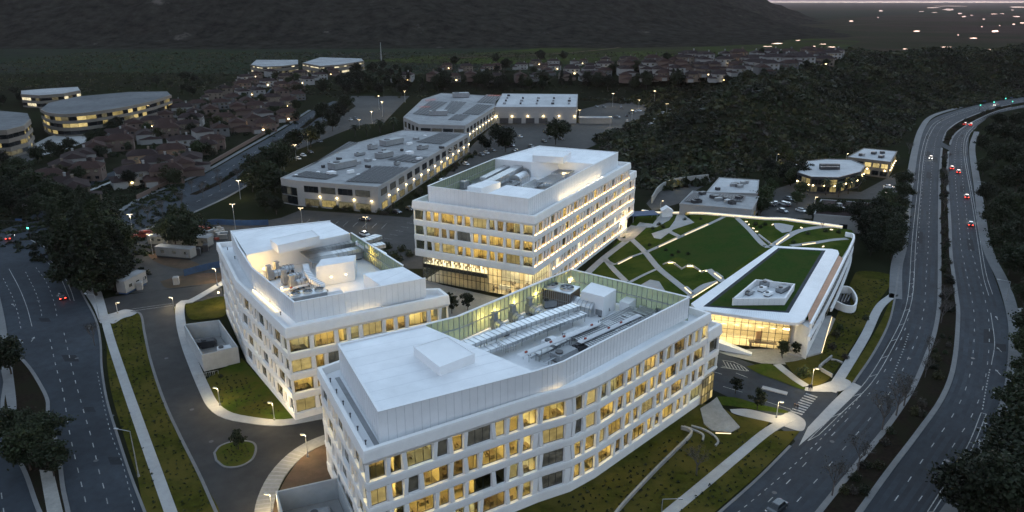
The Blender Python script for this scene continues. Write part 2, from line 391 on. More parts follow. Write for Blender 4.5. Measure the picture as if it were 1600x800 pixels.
def strip(mb, pts, w, z=0.0, mi=0, th=0.0):
    """ribbon along a ground line"""
    l = offs(pts, w / 2); r = offs(pts, -w / 2); n = len(pts)
    zf = z if callable(z) else (lambda x, y: z)
    if th == 0:
        vs = [(*p, zf(*p)) for p in l] + [(*p, zf(*p)) for p in r]
        mb.add(vs, [(n + i, n + i + 1, i + 1, i) for i in range(n - 1)], mi)
    else:
        for i in range(n - 1):
            pass
        vs = []
        for i in range(n):
            vs += [(*l[i], zf(*l[i]) - th), (*r[i], zf(*r[i]) - th), (*r[i], zf(*r[i])), (*l[i], zf(*l[i]))]
        fs = []
        for i in range(n - 1):
            a = i * 4; b = a + 4
            for j in range(4): fs.append((a + j, a + (j + 1) % 4, b + (j + 1) % 4, b + j))
        fs += [(3, 2, 1, 0), tuple((n - 1) * 4 + j for j in range(4))]
        mb.add(vs, fs, mi)
    return mb
def sheet(mb, poly, z, mi=0):
    if area(poly) < 0: poly = list(poly)[::-1]
    zf = z if callable(z) else (lambda x, y: z)
    return mb.add([(p[0], p[1], zf(p[0], p[1])) for p in poly], [tuple(range(len(poly)))], mi)
def point_light(name, loc, watts, col=(1, 0.75, 0.42), rad=0.15, parent=None):
    l = bpy.data.lights.new(name, 'POINT'); l.energy = watts / EXPO; l.color = col; l.shadow_soft_size = rad
    o = bpy.data.objects.new(name, l); C.objects.link(o)
    if parent is not None: o.parent = parent; o.location = Vector(loc) - parent_loc(parent)
    else: o.location = loc
    return o
def ngon(cx, cy, r, n, a0=0, ry=None): return [(cx + r * math.cos(a0 + 2 * math.pi * i / n), cy + (ry or r) * math.sin(a0 + 2 * math.pi * i / n)) for i in range(n)]
# ---------------------------------------------------------------- terrain
def vnoise(x, y, seed=0):
    """smooth value noise in numpy"""
    xi = np.floor(x).astype(np.int64); yi = np.floor(y).astype(np.int64); fx = x - xi; fy = y - yi
    fx = fx * fx * (3 - 2 * fx); fy = fy * fy * (3 - 2 * fy)
    def h(a, b):
        n = (a * 374761393 + b * 668265263 + seed * 1442695041) & 0xffffffff
        n = ((n ^ (n >> 13)) * 1274126177) & 0xffffffff
        return ((n ^ (n >> 16)) & 0xffff) / 65535.0
    return (h(xi, yi) * (1 - fx) + h(xi + 1, yi) * fx) * (1 - fy) + (h(xi, yi + 1) * (1 - fx) + h(xi + 1, yi + 1) * fx) * fy
def fbm(x, y, o=5, seed=0):
    a = 0.5; s = 0
    for k in range(o): s = s + a * vnoise(x, y, seed + k); x = x * 2.03 + 13.7; y = y * 2.03 + 7.1; a *= 0.5
    return s
HILL = [(62, 330), (95, 352), (145, 392), (215, 440), (292, 560), (440, 668), (700, 780), (1000, 950), (800, 1050), (330, 860), (150, 800), (-150, 830), (-150, 680), (60, 650), (128, 605), (100, 512), (64, 453)]
def hill_d(x, y):
    """distance inside the hill outline (negative outside)"""
    x = np.asarray(x, float); y = np.asarray(y, float); dmin = np.full(x.shape, 1e9); ins = np.zeros(x.shape, bool)
    n = len(HILL)
    for i in range(n):
        ax, ay = HILL[i]; bx_, by_ = HILL[(i + 1) % n]; ex, ey = bx_ - ax, by_ - ay
        t = np.clip(((x - ax) * ex + (y - ay) * ey) / (ex * ex + ey * ey), 0, 1)
        dmin = np.minimum(dmin, np.hypot(x - ax - t * ex, y - ay - t * ey))
        cond = ((ay > y) != (by_ > y)) & (x < (bx_ - ax) * (y - ay) / (by_ - ay + 1e-12) + ax)
        ins ^= cond
    return np.where(ins, dmin, -dmin)
def sst(t): t = np.clip(t, 0, 1); return t * t * (3 - 2 * t)
def hill_h(x, y):
    d = hill_d(x, y); x = np.asarray(x, float)
    top = 13 + 15 * sst((x - 40) / 90.0)
    bumps = (fbm(np.asarray(x) / 45.0, np.asarray(y) / 45.0, 4, 3) - 0.47) * 12
    return np.where(d > -1, (top + bumps * sst(d / 60)) * sst(d / 75.0), 0) - np.where(d < 2, 0.4, 0)
def GH(px, py):
    """pixel onto the hill / ground"""
    d = ray(px, py); d = d / np.linalg.norm(d)
    t = np.arange(150, 2500, 1.0); P = np.array((0, 0, CAM_H)) + d * t[:, None]
    h = np.maximum(hill_h(P[:, 0], P[:, 1]), 0); k = np.argmax(P[:, 2] <= h)
    return Vector((P[k, 0], P[k, 1], h[k]))
def grid_obj(name, xs, ys, hf, m, smooth=True):
    X, Y = np.meshgrid(xs, ys); Z = hf(X, Y); nx = len(xs); ny = len(ys)
    me = bpy.data.meshes.new(name); V = np.stack([X.ravel(), Y.ravel(), Z.ravel()], 1)
    i = np.arange(nx - 1); j = np.arange(ny - 1); I, J = np.meshgrid(i, j); a = (J * nx + I).ravel()
    F = np.stack([a, a + 1, a + nx + 1, a + nx], 1)
    me.from_pydata(V.tolist(), [], F.tolist()); me.materials.append(M[m])
    if smooth: me.polygons.foreach_set('use_smooth', [True] * len(F))
    return link(name, me)
g = MB(); B_ = 46000
sheet(g, [(-B_, -3000), (B_, -3000), (B_, 36000), (-B_, 36000)], -0.06); struct(g.build('ground', 'plain'))
g = MB(); sheet(g, [(-900, -60), (900, -60), (900, 520), (520, 760), (-520, 900), (-900, 700)], -0.03); struct(g.build('ground', 'scrub'))
g = MB(); sheet(g, [(-B_, 36010), (B_, 36010), (B_, 80000), (-B_, 80000)], -0.2); struct(g.build('sea', 'sea'))
# valley floor: green meadow, brown marsh, pools
g = MB(); sheet(g, GP([(540, 96), (760, 82), (960, 66), (1100, 57), (1330, 47), (1350, 66), (1250, 90), (1100, 100), (700, 100)]), 0.05)
struct(g.build('meadow', 'meadow_green'))
g = MB(); sheet(g, GP([(1120, 52), (1300, 30), (1420, 22), (1640, 20), (1640, 104), (1330, 104), (1300, 92), (1345, 64)]), 0.1)
struct(g.build('marsh', 'marsh_brown'))
g = MB(); sheet(g, [(-2000, 7000), (30000, 7000), (40000, 35990), (-2000, 35990)], 0.02); struct(g.build('marsh', 'marsh_brown'))
def blob(px, py, w, h, n=14, seed=0):
    r = random.Random(seed); o = []
    for i in range(n):
        a = 2 * math.pi * i / n; k = 0.6 + 0.5 * r.random()
        o.append((px + w / 2 * k * math.cos(a), py + h / 2 * k * math.sin(a)))
    return o
m_, t_, b_ = newmat('pool_water'); b_.inputs['Base Color'].default_value = (0.02, 0.022, 0.025, 1); b_.inputs['Roughness'].default_value = 0.03; b_.inputs['IOR'].default_value = 1.33
POOLS = [(1376, 17, 8, 4), (1330, 33, 9, 3), (1458, 12, 26, 2.2), (1482, 15, 24, 5), (1490, 9.5, 76, 1.5), (1500, 21, 9, 3), (1506, 26, 9, 2.5), (1537, 30, 6, 2.4), (1553, 22, 14, 2), (1566, 21.5, 10, 1.8), (1555, 49, 16, 5), (1590, 11, 34, 3.6), (1582, 15.6, 7, 2), (1588, 26, 16, 2.5), (1584, 38, 6, 2.6), (1598, 36, 10, 3), (1562, 40, 3, 2), (1534, 42, 4, 1.8), (1432, 49, 14, 3), (1497, 55, 3, 2), (1521, 60, 14, 2), (1451, 77, 28, 2.2), (1478, 74, 22, 1.4), (1548, 78, 22, 2.2), (1344, 77, 14, 1.4), (1414, 77, 10, 1.5), (1213, 68.5, 26, 2.2), (1180, 65.5, 6, 2), (1200, 73, 24, 1), (1286, 69.5, 14, 1), (1247, 63.5, 10, 1), (1300, 74, 18, 1.4), (1272, 73, 9, 1.2), (1440, 18, 10, 1.4), (1460, 19.5, 12, 1.2), (1372, 27.5, 3, 1.6), (1518, 24, 6, 1.4)]
for k, (x, y, w, h) in enumerate(POOLS):
    g = MB(); sheet(g, GP(blob(x, y, w * .85, h * .62, 14, k)), 0.35 + 0.01 * k); struct(g.build('pool', 'pool_water'))
g = MB(); strip(g, smooth_line(GP([(700, 92), (900, 82), (1030, 66), (1110, 53), (1200, 46), (1320, 40), (1460, 33), (1600, 30)])), 7, 0.6); struct(g.build('track', 'dirt'))
# hill of brush beside the road
xs = np.arange(-160, 1010, 7.0); ys = np.arange(320, 1060, 7.0)
def hh(X, Y):
    Z = hill_h(X, Y); return np.where(Z <= 0, -1.2, Z)
struct(grid_obj('hill', xs, ys, hh, 'scrub'))
# mountain
def mount_h(X, Y):
    base = 1250 + 260 * (vnoise(X / 500.0, X * 0 + 0.3, 5) - 0.5) + np.where(X > 200, (X - 200) * 0.55, 0)
    d = Y - base
    edge = sst((0.40 * Y + 60 - X + 700 * (fbm(X / 420.0 + 5, Y / 420.0, 4, 41) - 0.47)) / 1500.0)       # the range ends towards the marsh
    r = fbm(X / 520.0, Y / 520.0, 6, 11); r2 = 1 - np.abs(2 * fbm(X / 300.0 + 9, Y / 380.0, 5, 21) - 1)
    h = (d * 0.16 + 130 * sst(d / 900.0)) * (0.45 + 0.55 * r + 0.55 * r2) * sst(d / 260.0)
    h = h + (fbm(X / 60.0, Y / 60.0, 4, 31) - 0.45) * 22 * sst(d / 300.0)
    return np.where(d > 0, h * edge, 0) - 1.0
struct(grid_obj('mountain', np.linspace(-2600, 1900, 300), np.linspace(1050, 3600, 190), mount_h, 'mountain_brush'))
# ---------------------------------------------------------------- roads
def road(name, Lpx, Rpx, m, z, n=60):
    """a carriageway between its two kerb lines"""
    L = resample(smooth_line(GP(Lpx)), -n); Rr = resample(smooth_line(GP(Rpx)), -n)
    g = MB(); g.add([(*p, z) for p in L] + [(*p, z) for p in Rr], [(n + i, n + i + 1, i + 1, i) if True else 0 for i in range(n - 1)])
    o = struct(g.build(name, m)); o.data.flip_normals() if False else None
    return o, L, Rr
def lane(Lw, Rw, t): return (1 - t) * Lw + t * Rw
def dashes(mb, line, w, z, on, gap, start=0.0, end=1.0):
    P = resample(line, 0.1); n = len(P); a = int(n * start); b = int(n * end); k = a; per = int((on + gap) / 0.1); o = int(on / 0.1)
    while k + o < b:
        strip(mb, [tuple(P[k]), tuple(P[k + o // 2]), tuple(P[k + o])], w, z); k += per
def solid(mb, line, w, z): strip(mb, [tuple(p) for p in resample(line, 2.0)], w, z)
def sline(px): return np.array(smooth_line(GP(px)))
def sidewalk(name, px, w, m='path_concrete', z=0.13, parent=None, th=0.16, joints=True):
    g = MB(); pts = [tuple(p) for p in resample(smooth_line(GP(px)), 2.0)]
    strip(g, pts, w, z, th=th); return struct(g.build(name, m, parent))
def kerb(px, w=0.45, h=0.14, closed=False, z0=0.0):
    g = MB(); pts = smooth_line(GP(px), 6)
    if closed: band(g, pts, [(-w / 2, z0 - 0.05), (-w / 2, z0 + h), (w / 2, z0 + h), (w / 2, z0 - 0.05)], closed=True)
    else: strip(g, pts, w, h + z0, th=h + 0.05)
    return struct(g.build('kerb', 'kerb'))
def patch(name, px, m, z=0.10, smooth=True, n=6):
    pts = GP(px); pts = smooth_line(list(pts) + [pts[0]], n)[:-1] if smooth else pts
    g = MB(); sheet(g, pts, z); return struct(g.build(name, m))
ZR = 0.02
# left road
LR = [(232, 815), (205, 745), (185, 685), (167, 625), (159, 575), (157, 535), (150, 500), (132, 465), (110, 425), (92, 400), (66, 374)]
LL = [(-420, 815), (-330, 745), (-290, 685), (-250, 625), (-220, 575), (-200, 535), (-180, 500), (-160, 465), (-140, 430), (-130, 405), (-120, 385)]
rl, _, Rw = road('road', LL, LR, 'asphalt', ZR)
kerb(LR[:-1])
mk = MB()
for px, w, on, gap in (([(78, 530), (88, 575), (98, 610), (108, 672), (118, 718), (131, 772), (140, 812)], .16, 1.8, 3.2), ([(100, 520), (115, 585), (130, 640), (143, 685), (155, 737), (163, 765), (174, 812)], .16, 1.8, 3.2), ([(152, 582), (165, 645), (175, 682), (190, 720), (200, 757), (214, 812)], .12, 0.8, 1.3),
        ([(5, 435), (20, 465), (28, 490), (33, 515)], .14, 1.5, 2.2), ([(40, 425), (55, 455), (63, 480), (66, 500)], .14, 1.5, 2.2), ([(56, 418), (72, 440), (84, 470), (90, 500)], .14, 1.6, 2.6), ([(2, 770), (6, 800), (8, 820)], .16, 2, 3)):
    dashes(mk, sline(px), w, ZR + 0.006, on, gap)
for px in ([(14, 420), (30, 450), (42, 480), (50, 510)], [(70, 405), (92, 430), (104, 455), (110, 470)], [(76, 404), (98, 428), (110, 452), (116, 470)]):
    solid(mk, sline(px), .16, ZR + 0.006)
for a, b in (((48, 375), (95, 398)), ((66, 371), (100, 390))): solid(mk, np.array(GP([a, b])), .3, ZR + 0.006)
o = mk.build('lane_marking', 'paint', rl)
def arrow(mb, px, py, ang, s=1.0):
    c = G(px, py); ca, sa = math.cos(ang), math.sin(ang)
    def T(u, v): return (c.x + u * ca - v * sa, c.y + u * sa + v * ca)
    sheet(mb, [T(0, -.12 * s), T(0, .12 * s), T(-2.2 * s, .12 * s), T(-2.2 * s, -.12 * s)], ZR + 0.007)
    sheet(mb, [T(0, -.45 * s), T(1.2 * s, 0), T(0, .45 * s)], ZR + 0.007)
ar = MB()
for p, a in (((52, 529), 1.9), ((32, 532), 2.4), ((140, 510), 2.0), ((20, 476), 2.4)): arrow(ar, *p, a, .9)
ar.build('road_arrow', 'paint', rl)
# median of the left road: narrow concrete strip and planted island
patch('median', [(-2, 455), (8, 500), (14, 540), (20, 580), (26, 640), (14, 642), (4, 590), (-6, 540), (-14, 480)], 'kerb', 0.14)
patch('median', [(14, 568), (30, 560), (46, 575), (62, 600), (74, 625), (76, 650), (90, 700), (98, 760), (106, 815), (70, 815), (40, 740), (16, 690), (4, 640), (8, 600)], 'mulch', 0.13)
kerb([(14, 568), (30, 560), (46, 575), (62, 600), (74, 625), (76, 650), (90, 700), (98, 760), (106, 815), (70, 815), (40, 740), (16, 690), (4, 640), (8, 600)], 0.7, 0.15, True)
patch('median_paving', [(62, 735), (84, 738), (102, 815), (76, 815)], 'pavers', 0.16, False)
# verge, sidewalk and grass strip on the right of the left road
patch('verge', [(157, 490), (166, 535), (168, 575), (176, 622), (194, 682), (213, 740), (240, 815), (343, 815), (311, 742), (281, 682), (256, 627), (236, 567), (226, 522), (220, 492), (206, 487), (190, 489), (178, 496), (165, 485)], 'slope_grass', 0.09)
sidewalk('sidewalk', [(150, 448), (158, 475), (172, 528), (193, 592), (222, 675), (253, 762), (272, 815)], 1.9)
patch('sidewalk', [(130, 455), (150, 440), (160, 466), (166, 484), (158, 506), (146, 480)], 'path_concrete', 0.12)
patch('sidewalk', [(166, 492), (176, 490), (196, 484), (214, 488), (206, 494), (192, 498), (178, 506), (170, 503)], 'path_concrete', 0.125)
# campus drive with the entry from the left road
patch('driveway', [(150, 470), (180, 463), (230, 456), (300, 448), (345, 443), (350, 466), (300, 472), (272, 477), (276, 500), (283, 525), (296, 557), (311, 597), (327, 632), (347, 651), (382, 661), (440, 666), (505, 655), (520, 700), (450, 735), (418, 790), (412, 815), (345, 815), (311, 741), (281, 681), (256, 626), (236, 566), (226, 521), (219, 491), (205, 486), (168, 491)], 'asphalt_new', 0.03, False)
kerb([(205, 487), (220, 492), (226, 521), (236, 566), (256, 626), (281, 681), (311, 741), (340, 806)], 0.55, 0.15)
dr = MB()
for a, b in (((206, 483), (270, 474)), ((208, 486), (272, 477))): solid(dr, np.array(GP([a, b])), .15, 0.04)
dr.build('stop_line', 'paint', rl)
sidewalk('sidewalk', [(352, 440), (300, 470), (283, 474), (282, 500), (290, 535), (303, 570), (318, 605), (332, 632), (352, 648), (385, 656), (440, 661), (506, 650)], 2.3)
patch('lawn', [(289, 477), (310, 472), (350, 464), (352, 492), (322, 499), (296, 498)], 'slope_grass', 0.10)
patch('lawn', [(272, 480), (280, 479), (281, 492), (274, 494)], 'slope_grass', 0.10)
patch('lawn', [(321, 594), (345, 578), (378, 560), (400, 585), (440, 628), (466, 654), (452, 657), (385, 652), (355, 644), (337, 627)], 'lawn', 0.10, False)
isl = [(335, 708), (345, 697), (368, 690), (392, 691), (400, 700), (394, 718), (375, 729), (352, 730), (338, 720)]
patch('lawn', isl, 'lawn', 0.13); kerb(isl, 0.4, 0.16, True)
sidewalk('sidewalk', [(516, 684), (484, 697), (456, 717), (432, 745), (416, 780), (410, 815)], 3.0, 'pavers')
jt = MB()
Pj = resample(smooth_line(GP([(516, 684), (484, 697), (456, 717), (432, 745), (416, 780), (410, 815)])), 1.1)
for i in range(6, len(Pj) - 1):
    t = Vector(Pj[i + 1] - Pj[i]).normalized(); n = Vector((-t.y, t.x)); c = Vector(Pj[i])
    strip(jt, [tuple(c + n * 1.5), tuple(c - n * 1.5)], 0.25, 0.136)
struct(jt.build('paving_band', 'concrete'))
patch('planting_bed', [(503, 694), (520, 700), (560, 760), (545, 815), (425, 815), (436, 770), (452, 740), (472, 715), (490, 703)], 'dirt', 0.05)
# yard, car park and lots behind
patch('car_park', [(180, 460), (200, 425), (206, 375), (280, 352), (330, 342), (420, 345), (420, 440), (300, 447), (230, 456)], 'asphalt_old', 0.012, False)
patch('car_park', [(380, 352), (440, 340), (470, 328), (590, 336), (640, 340), (740, 225), (780, 205), (800, 235), (700, 420), (560, 420), (420, 372)], 'asphalt_old', 0.016, False)
patch('car_park', [(740, 225), (772, 194), (904, 192), (905, 172), (960, 158), (1050, 150), (1062, 165), (1030, 195), (940, 222), (900, 240), (800, 260)], 'asphalt_old', 0.014, False)
patch('car_park', [(470, 232), (560, 196), (600, 192), (640, 150), (540, 150), (556, 166), (520, 190), (440, 240)], 'asphalt_old', 0.018, False)
# road between the estate and the campus
ML = [(180, 336), (216, 316), (268, 294), (320, 272), (380, 238), (440, 204), (486, 174), (520, 158)]
MR = [(176, 372), (232, 356), (312, 327), (384, 290), (440, 246), (480, 214), (518, 184), (548, 160)]
rm, a_, b_2 = road('road', ML, MR, 'asphalt', 0.025)
sidewalk('sidewalk', [(184, 332), (216, 312), (268, 290), (320, 268), (380, 234), (440, 200), (484, 172)], 2.2, 'old_concrete')
kerb([(176, 373), (232, 357), (312, 328), (384, 291), (440, 247), (480, 215)], 1.2, 0.13)
mm = MB()
for t in (0.25, 0.75): dashes(mm, lane(a_, b_2, t), .22, 0.034, 3, 6)
mm.build('lane_marking', 'paint', rm)
g = MB()
for s0, s1 in ((8, 17), (19, 26), (28, 34), (37, 47)):
    P = lane(a_, b_2, 0.5)[s0:s1]; strip(g, [tuple(p) for p in P], 3.2, 0.16, th=0.2)
struct(g.build('median', 'mulch'))
# estate street, cross street and plaza of the left
g = MB(); strip(g, smooth_line(GP([(60, 345), (110, 300), (150, 282), (190, 268), (208, 256)])), 9, 0.02); struct(g.build('street', 'asphalt'))
sidewalk('sidewalk', [(128, 302), (160, 290), (200, 272), (214, 256)], 1.8)
g = MB(); strip(g, smooth_line(GP([(-30, 385), (30, 362), (70, 350), (140, 342)])), 16, 0.017); struct(g.build('street', 'asphalt'))
g = MB(); strip(g, smooth_line(GP([(390, 168), (408, 158), (420, 150), (430, 138)])), 9, 0.02); struct(g.build('street', 'asphalt'))
patch('plaza', [(40, 232), (75, 214), (165, 188), (185, 196), (150, 216), (95, 236), (60, 244)], 'path_concrete', 0.02, False)
patch('plaza', [(-40, 262), (40, 236), (60, 244), (0, 285)], 'asphalt_old', 0.02, False)
# ---------------------------------------------------------------- right road
RL = [(1108, 815), (1181, 751), (1235, 697), (1290, 645), (1334, 598), (1365, 552), (1388, 507), (1398, 467), (1405, 416), (1414, 378), (1422, 310), (1433, 238), (1444, 203), (1461, 184), (1503, 170), (1558, 158), (1640, 146)]
RML = [(1268, 815), (1316, 755), (1352, 710), (1388, 665), (1424, 611), (1446, 561), (1460, 521), (1467, 480), (1468, 440), (1468, 378), (1468, 320), (1469, 267), (1474, 218), (1488, 197), (1519, 181), (1566, 166), (1640, 153)]
RMR = [(1332, 815), (1388, 737), (1433, 678), (1473, 620), (1491, 566), (1497, 494), (1494, 460), (1486, 400), (1484, 348), (1481, 300), (1480, 267), (1484, 227), (1496, 206), (1529, 186), (1570, 170), (1640, 157)]
RR = [(1462, 815), (1500, 760), (1532, 697), (1555, 656), (1572, 597), (1577, 530), (1572, 489), (1558, 445), (1545, 410), (1533, 378), (1520, 289), (1513, 230), (1518, 206), (1537, 189), (1558, 177), (1640, 160)]
rr, A1, A2 = road('road', RL, RML, 'asphalt', ZR, 140)
r2, B1, B2 = road('road', RMR, RR, 'asphalt', ZR, 140)
mk = MB()
for t in (0.38, 0.68): dashes(mk, lane(A1, A2, t), .16, ZR + .006, 1.9, 5.0)
solid(mk, sline([(1262, 689), (1302, 649), (1352, 597), (1388, 540), (1410, 495), (1420, 453), (1425, 378), (1433, 301), (1439, 242), (1449, 208), (1465, 189), (1505, 173), (1560, 160)]), .16, ZR + .006)
solid(mk, sline([(1279, 680), (1310, 650), (1362, 598), (1396, 541), (1417, 495), (1427, 453), (1431, 378), (1438, 301), (1444, 242), (1454, 208), (1470, 190), (1508, 175), (1562, 162)]), .16, ZR + .006)
c1 = resample(sline([(1262, 689), (1302, 649), (1352, 597), (1388, 540), (1410, 495), (1420, 453), (1425, 378)]), -14); c2 = resample(sline([(1279, 680), (1310, 650), (1362, 598), (1396, 541), (1417, 495), (1427, 453), (1431, 378)]), -14)
for a, b in zip(c1, c2): strip(mk, [tuple(a), tuple(b)], .15, ZR + .0065)
dashes(mk, sline([(1090, 850), (1160, 795), (1240, 727), (1300, 668), (1345, 618)]), .14, ZR + .006, .9, 1.3)
dashes(mk, sline([(1388, 605), (1400, 575), (1412, 545), (1420, 520)]), .3, ZR + .006, .5, 1.2)
mk.build('lane_marking', 'paint', rr)
mk = MB()
for t in (0.33, 0.62): dashes(mk, lane(B1, B2, t), .16, ZR + .006, 2.0, 5.2)
solid(mk, sline([(1449, 800), (1490, 735), (1515, 690), (1533, 645)]), .16, ZR + .006)
solid(mk, sline([(1458, 800), (1498, 737), (1523, 692), (1541, 647)]), .16, ZR + .006)
c1 = resample(sline([(1449, 800), (1490, 735), (1515, 690), (1533, 645)]), -7); c2 = resample(sline([(1458, 800), (1498, 737), (1523, 692), (1541, 647)]), -7)
for a, b in zip(c1, c2): strip(mk, [tuple(a), tuple(b)], .15, ZR + .0065)
dashes(mk, sline([(1535, 640), (1542, 600), (1547, 575)]), .22, ZR + .006, .8, .8)
solid(mk, sline([(1549, 570), (1554, 535), (1548, 489)]), .16, ZR + .006)
for px in ([(1545, 462), (1536, 430), (1528, 378), (1516, 300), (1506, 240), (1509, 212), (1522, 196)], [(1551, 460), (1541, 428), (1532, 378), (1519, 300), (1509, 240), (1513, 213), (1526, 198)]): solid(mk, sline(px), .16, ZR + .006)
solid(mk, sline([(1488, 460), (1487, 420), (1486, 370)]), .16, ZR + .006)
mk.build('lane_marking', 'paint', r2)
ar = MB()
for p, a in (((1557, 496), 1.2), ((1560, 545), 1.4), ((1558, 580), 1.4), ((1552, 612), 1.3), ((1540, 662), 1.0), ((1530, 690), 1.0), ((1477, 402), 1.5)): arrow(ar, *p, a, .8)
ar.build('road_arrow', 'paint', r2)
# the planted median of the right road
n = 140; g = MB(); P = [tuple(p) for p in A2[:76]]; Q = [tuple(p) for p in B1[:76]]
sheet(g, P + Q[::-1], 0.10); struct(g.build('median', 'mulch'))
g = MB(); P = [tuple(p) for p in A2[80:125]]; Q = [tuple(p) for p in B1[80:125]]
sheet(g, P + Q[::-1], 0.10); struct(g.build('median', 'mulch'))
g = MB(); sheet(g, [tuple(p) for p in A2[76:80]] + [tuple(p) for p in B1[76:80]][::-1], ZR - 0.004); struct(g.build('road', 'asphalt'))
for a, b in ((0, 76), (80, 125)):
    for Ln, w in ((A2, 1.0), (B1, 1.0)):
        g = MB(); strip(g, [tuple(p) for p in Ln[a:b]], w, 0.16, th=0.2); struct(g.build('kerb', 'kerb'))
# sidewalks
g = MB(); strip(g, [tuple(p) for p in resample(smooth_line(GP(RL[:3])), 2)], .5, 0.14, th=.2); struct(g.build('kerb', 'kerb'))
g = MB(); strip(g, [tuple(p) for p in resample(smooth_line(GP(RL[4:9])), 2)], .5, 0.14, th=.2); struct(g.build('kerb', 'kerb'))
sidewalk('sidewalk', [(1399, 467), (1401, 416), (1410, 378), (1418, 310), (1429, 238), (1440, 201), (1458, 181), (1502, 167)], 3.4, 'old_concrete')
sidewalk('sidewalk', [(1478, 815), (1516, 757), (1546, 697), (1567, 656), (1583, 597), (1587, 530), (1582, 489), (1567, 440), (1540, 378), (1527, 289), (1519, 232), (1526, 206)], 3.0, 'old_concrete')
# the side street with crossing
patch('street', [(1090, 540), (1140, 556), (1180, 570), (1215, 585), (1262, 606), (1310, 612), (1302, 640), (1248, 694), (1228, 676), (1180, 640), (1120, 612), (1060, 590), (1040, 560)], 'asphalt', 0.028, False)
patch('apron', [(1248, 697), (1262, 668), (1300, 628), (1332, 597), (1346, 604), (1300, 652)], 'path_concrete', 0.034, False)
cw = MB()
for k in range(9):
    t = k / 8; a = G(1235 + 24 * t * 1.0, 642 - 27 * t); b = G(1254 + 23 * t, 648 - 27 * t)
    strip(cw, [(a.x, a.y), (b.x, b.y)], 0.55, 0.042)
for px in ([(1128, 572), (1142, 576)], [(1150, 583), (1168, 590)], [(1112, 580), (1128, 585)], [(1176, 578), (1190, 583)], [(1208, 590), (1232, 598)], [(1130, 604), (1160, 613)], [(1180, 622), (1236, 640)]): solid(cw, np.array(GP(px)), .16, 0.041)
solid(cw, np.array(smooth_line(GP([(1128, 563), (1144, 565), (1158, 571), (1170, 580)]))), .2, 0.042)
solid(cw, np.array(smooth_line(GP([(1126, 574), (1146, 577), (1168, 580)]))), .2, 0.042)
for k in range(7):
    a = G(1130 + 5.4 * k, 564 + 1.6 * k); b = G(1136 + 5.2 * k, 575 + .7 * k); strip(cw, [(a.x, a.y), (b.x, b.y)], .22, 0.043)
cwo = struct(cw.build('crossing_stripes', 'paint'))
md = MB(); sheet(md, GP([(1191, 604), (1229, 614), (1230, 618), (1192, 608)]), .2); strip(md, GP([(1191, 606), (1230, 616)]), 1.3, .24, th=.25); struct(md.build('median', 'path_concrete'))
# lawns, paths and steps round the crossing
patch('sidewalk', [(1096, 545), (1130, 550), (1180, 545), (1250, 545), (1285, 528), (1302, 496), (1308, 500), (1275, 555), (1262, 560), (1240, 570), (1190, 568), (1140, 556), (1092, 541)], 'pavers', 0.05, False)
patch('lawn', [(1166, 573), (1190, 569), (1205, 570), (1225, 582), (1258, 605), (1250, 608), (1215, 595), (1185, 584)], 'lawn', 0.12)
patch('lawn', [(1226, 567), (1250, 563), (1276, 552), (1290, 535), (1330, 440), (1345, 424), (1392, 430), (1390, 447), (1370, 475), (1345, 520), (1305, 580), (1285, 600), (1262, 602), (1245, 590)], 'slope_grass', 0.11)
patch('lawn', [(1310, 600), (1345, 555), (1375, 505), (1392, 470), (1398, 480), (1386, 510), (1364, 553), (1332, 598)], 'slope_grass', 0.115)
sidewalk('sidewalk', [(1298, 612), (1322, 575), (1352, 525), (1374, 480), (1398, 460)], 2.2)
patch('sidewalk', [(1258, 606), (1275, 604), (1300, 596), (1318, 592), (1330, 600), (1312, 612), (1262, 612)], 'path_concrete', 0.135)
st = MB(); strip(st, smooth_line(GP([(1214, 570), (1226, 580), (1244, 594), (1260, 604)])), 1.9, .16, th=.16); struct(st.build('steps_path', 'path_concrete'))
stp = MB(); Ps = resample(smooth_line(GP([(1226, 580), (1246, 596)])), -11)
for i in range(10):
    strip(stp, [tuple(Ps[i]), tuple(Ps[i] * .55 + Ps[i + 1] * .45)], 1.9, .2 + 0.02 * (i % 2), th=.1)
struct(stp.build('steps', 'stone_wall'))
patch('lawn', [(1121, 620), (1150, 622), (1185, 632), (1228, 642), (1226, 646), (1190, 642), (1150, 636), (1124, 632)], 'lawn', 0.12)
patch('sidewalk', [(1140, 640), (1170, 640), (1215, 650), (1234, 644), (1256, 656), (1258, 668), (1248, 674), (1210, 662), (1150, 648)], 'path_concrete', 0.10)
sidewalk('sidewalk', [(1030, 815), (1100, 757), (1150, 715), (1200, 674), (1240, 652)], 2.0)
patch('lawn', [(770, 815), (900, 745), (1040, 655), (1090, 630), (1122, 634), (1150, 650), (1205, 656), (1190, 676), (1140, 716), (1022, 815)], 'slope_grass', 0.09, False)
patch('lawn', [(1042, 815), (1110, 757), (1160, 714), (1208, 674), (1250, 674), (1235, 692), (1181, 745), (1105, 811)], 'slope_grass', 0.09, False)
# right-hand bank and left bank under the trees
patch('verge', [(1490, 815), (1560, 700), (1598, 600), (1600, 500), (1560, 380), (1640, 360), (1760, 815)], 'mulch', 0.03, False)
patch('drive', [(1590, 482), (1640, 478), (1640, 494), (1588, 494)], 'concrete', 0.05, False)

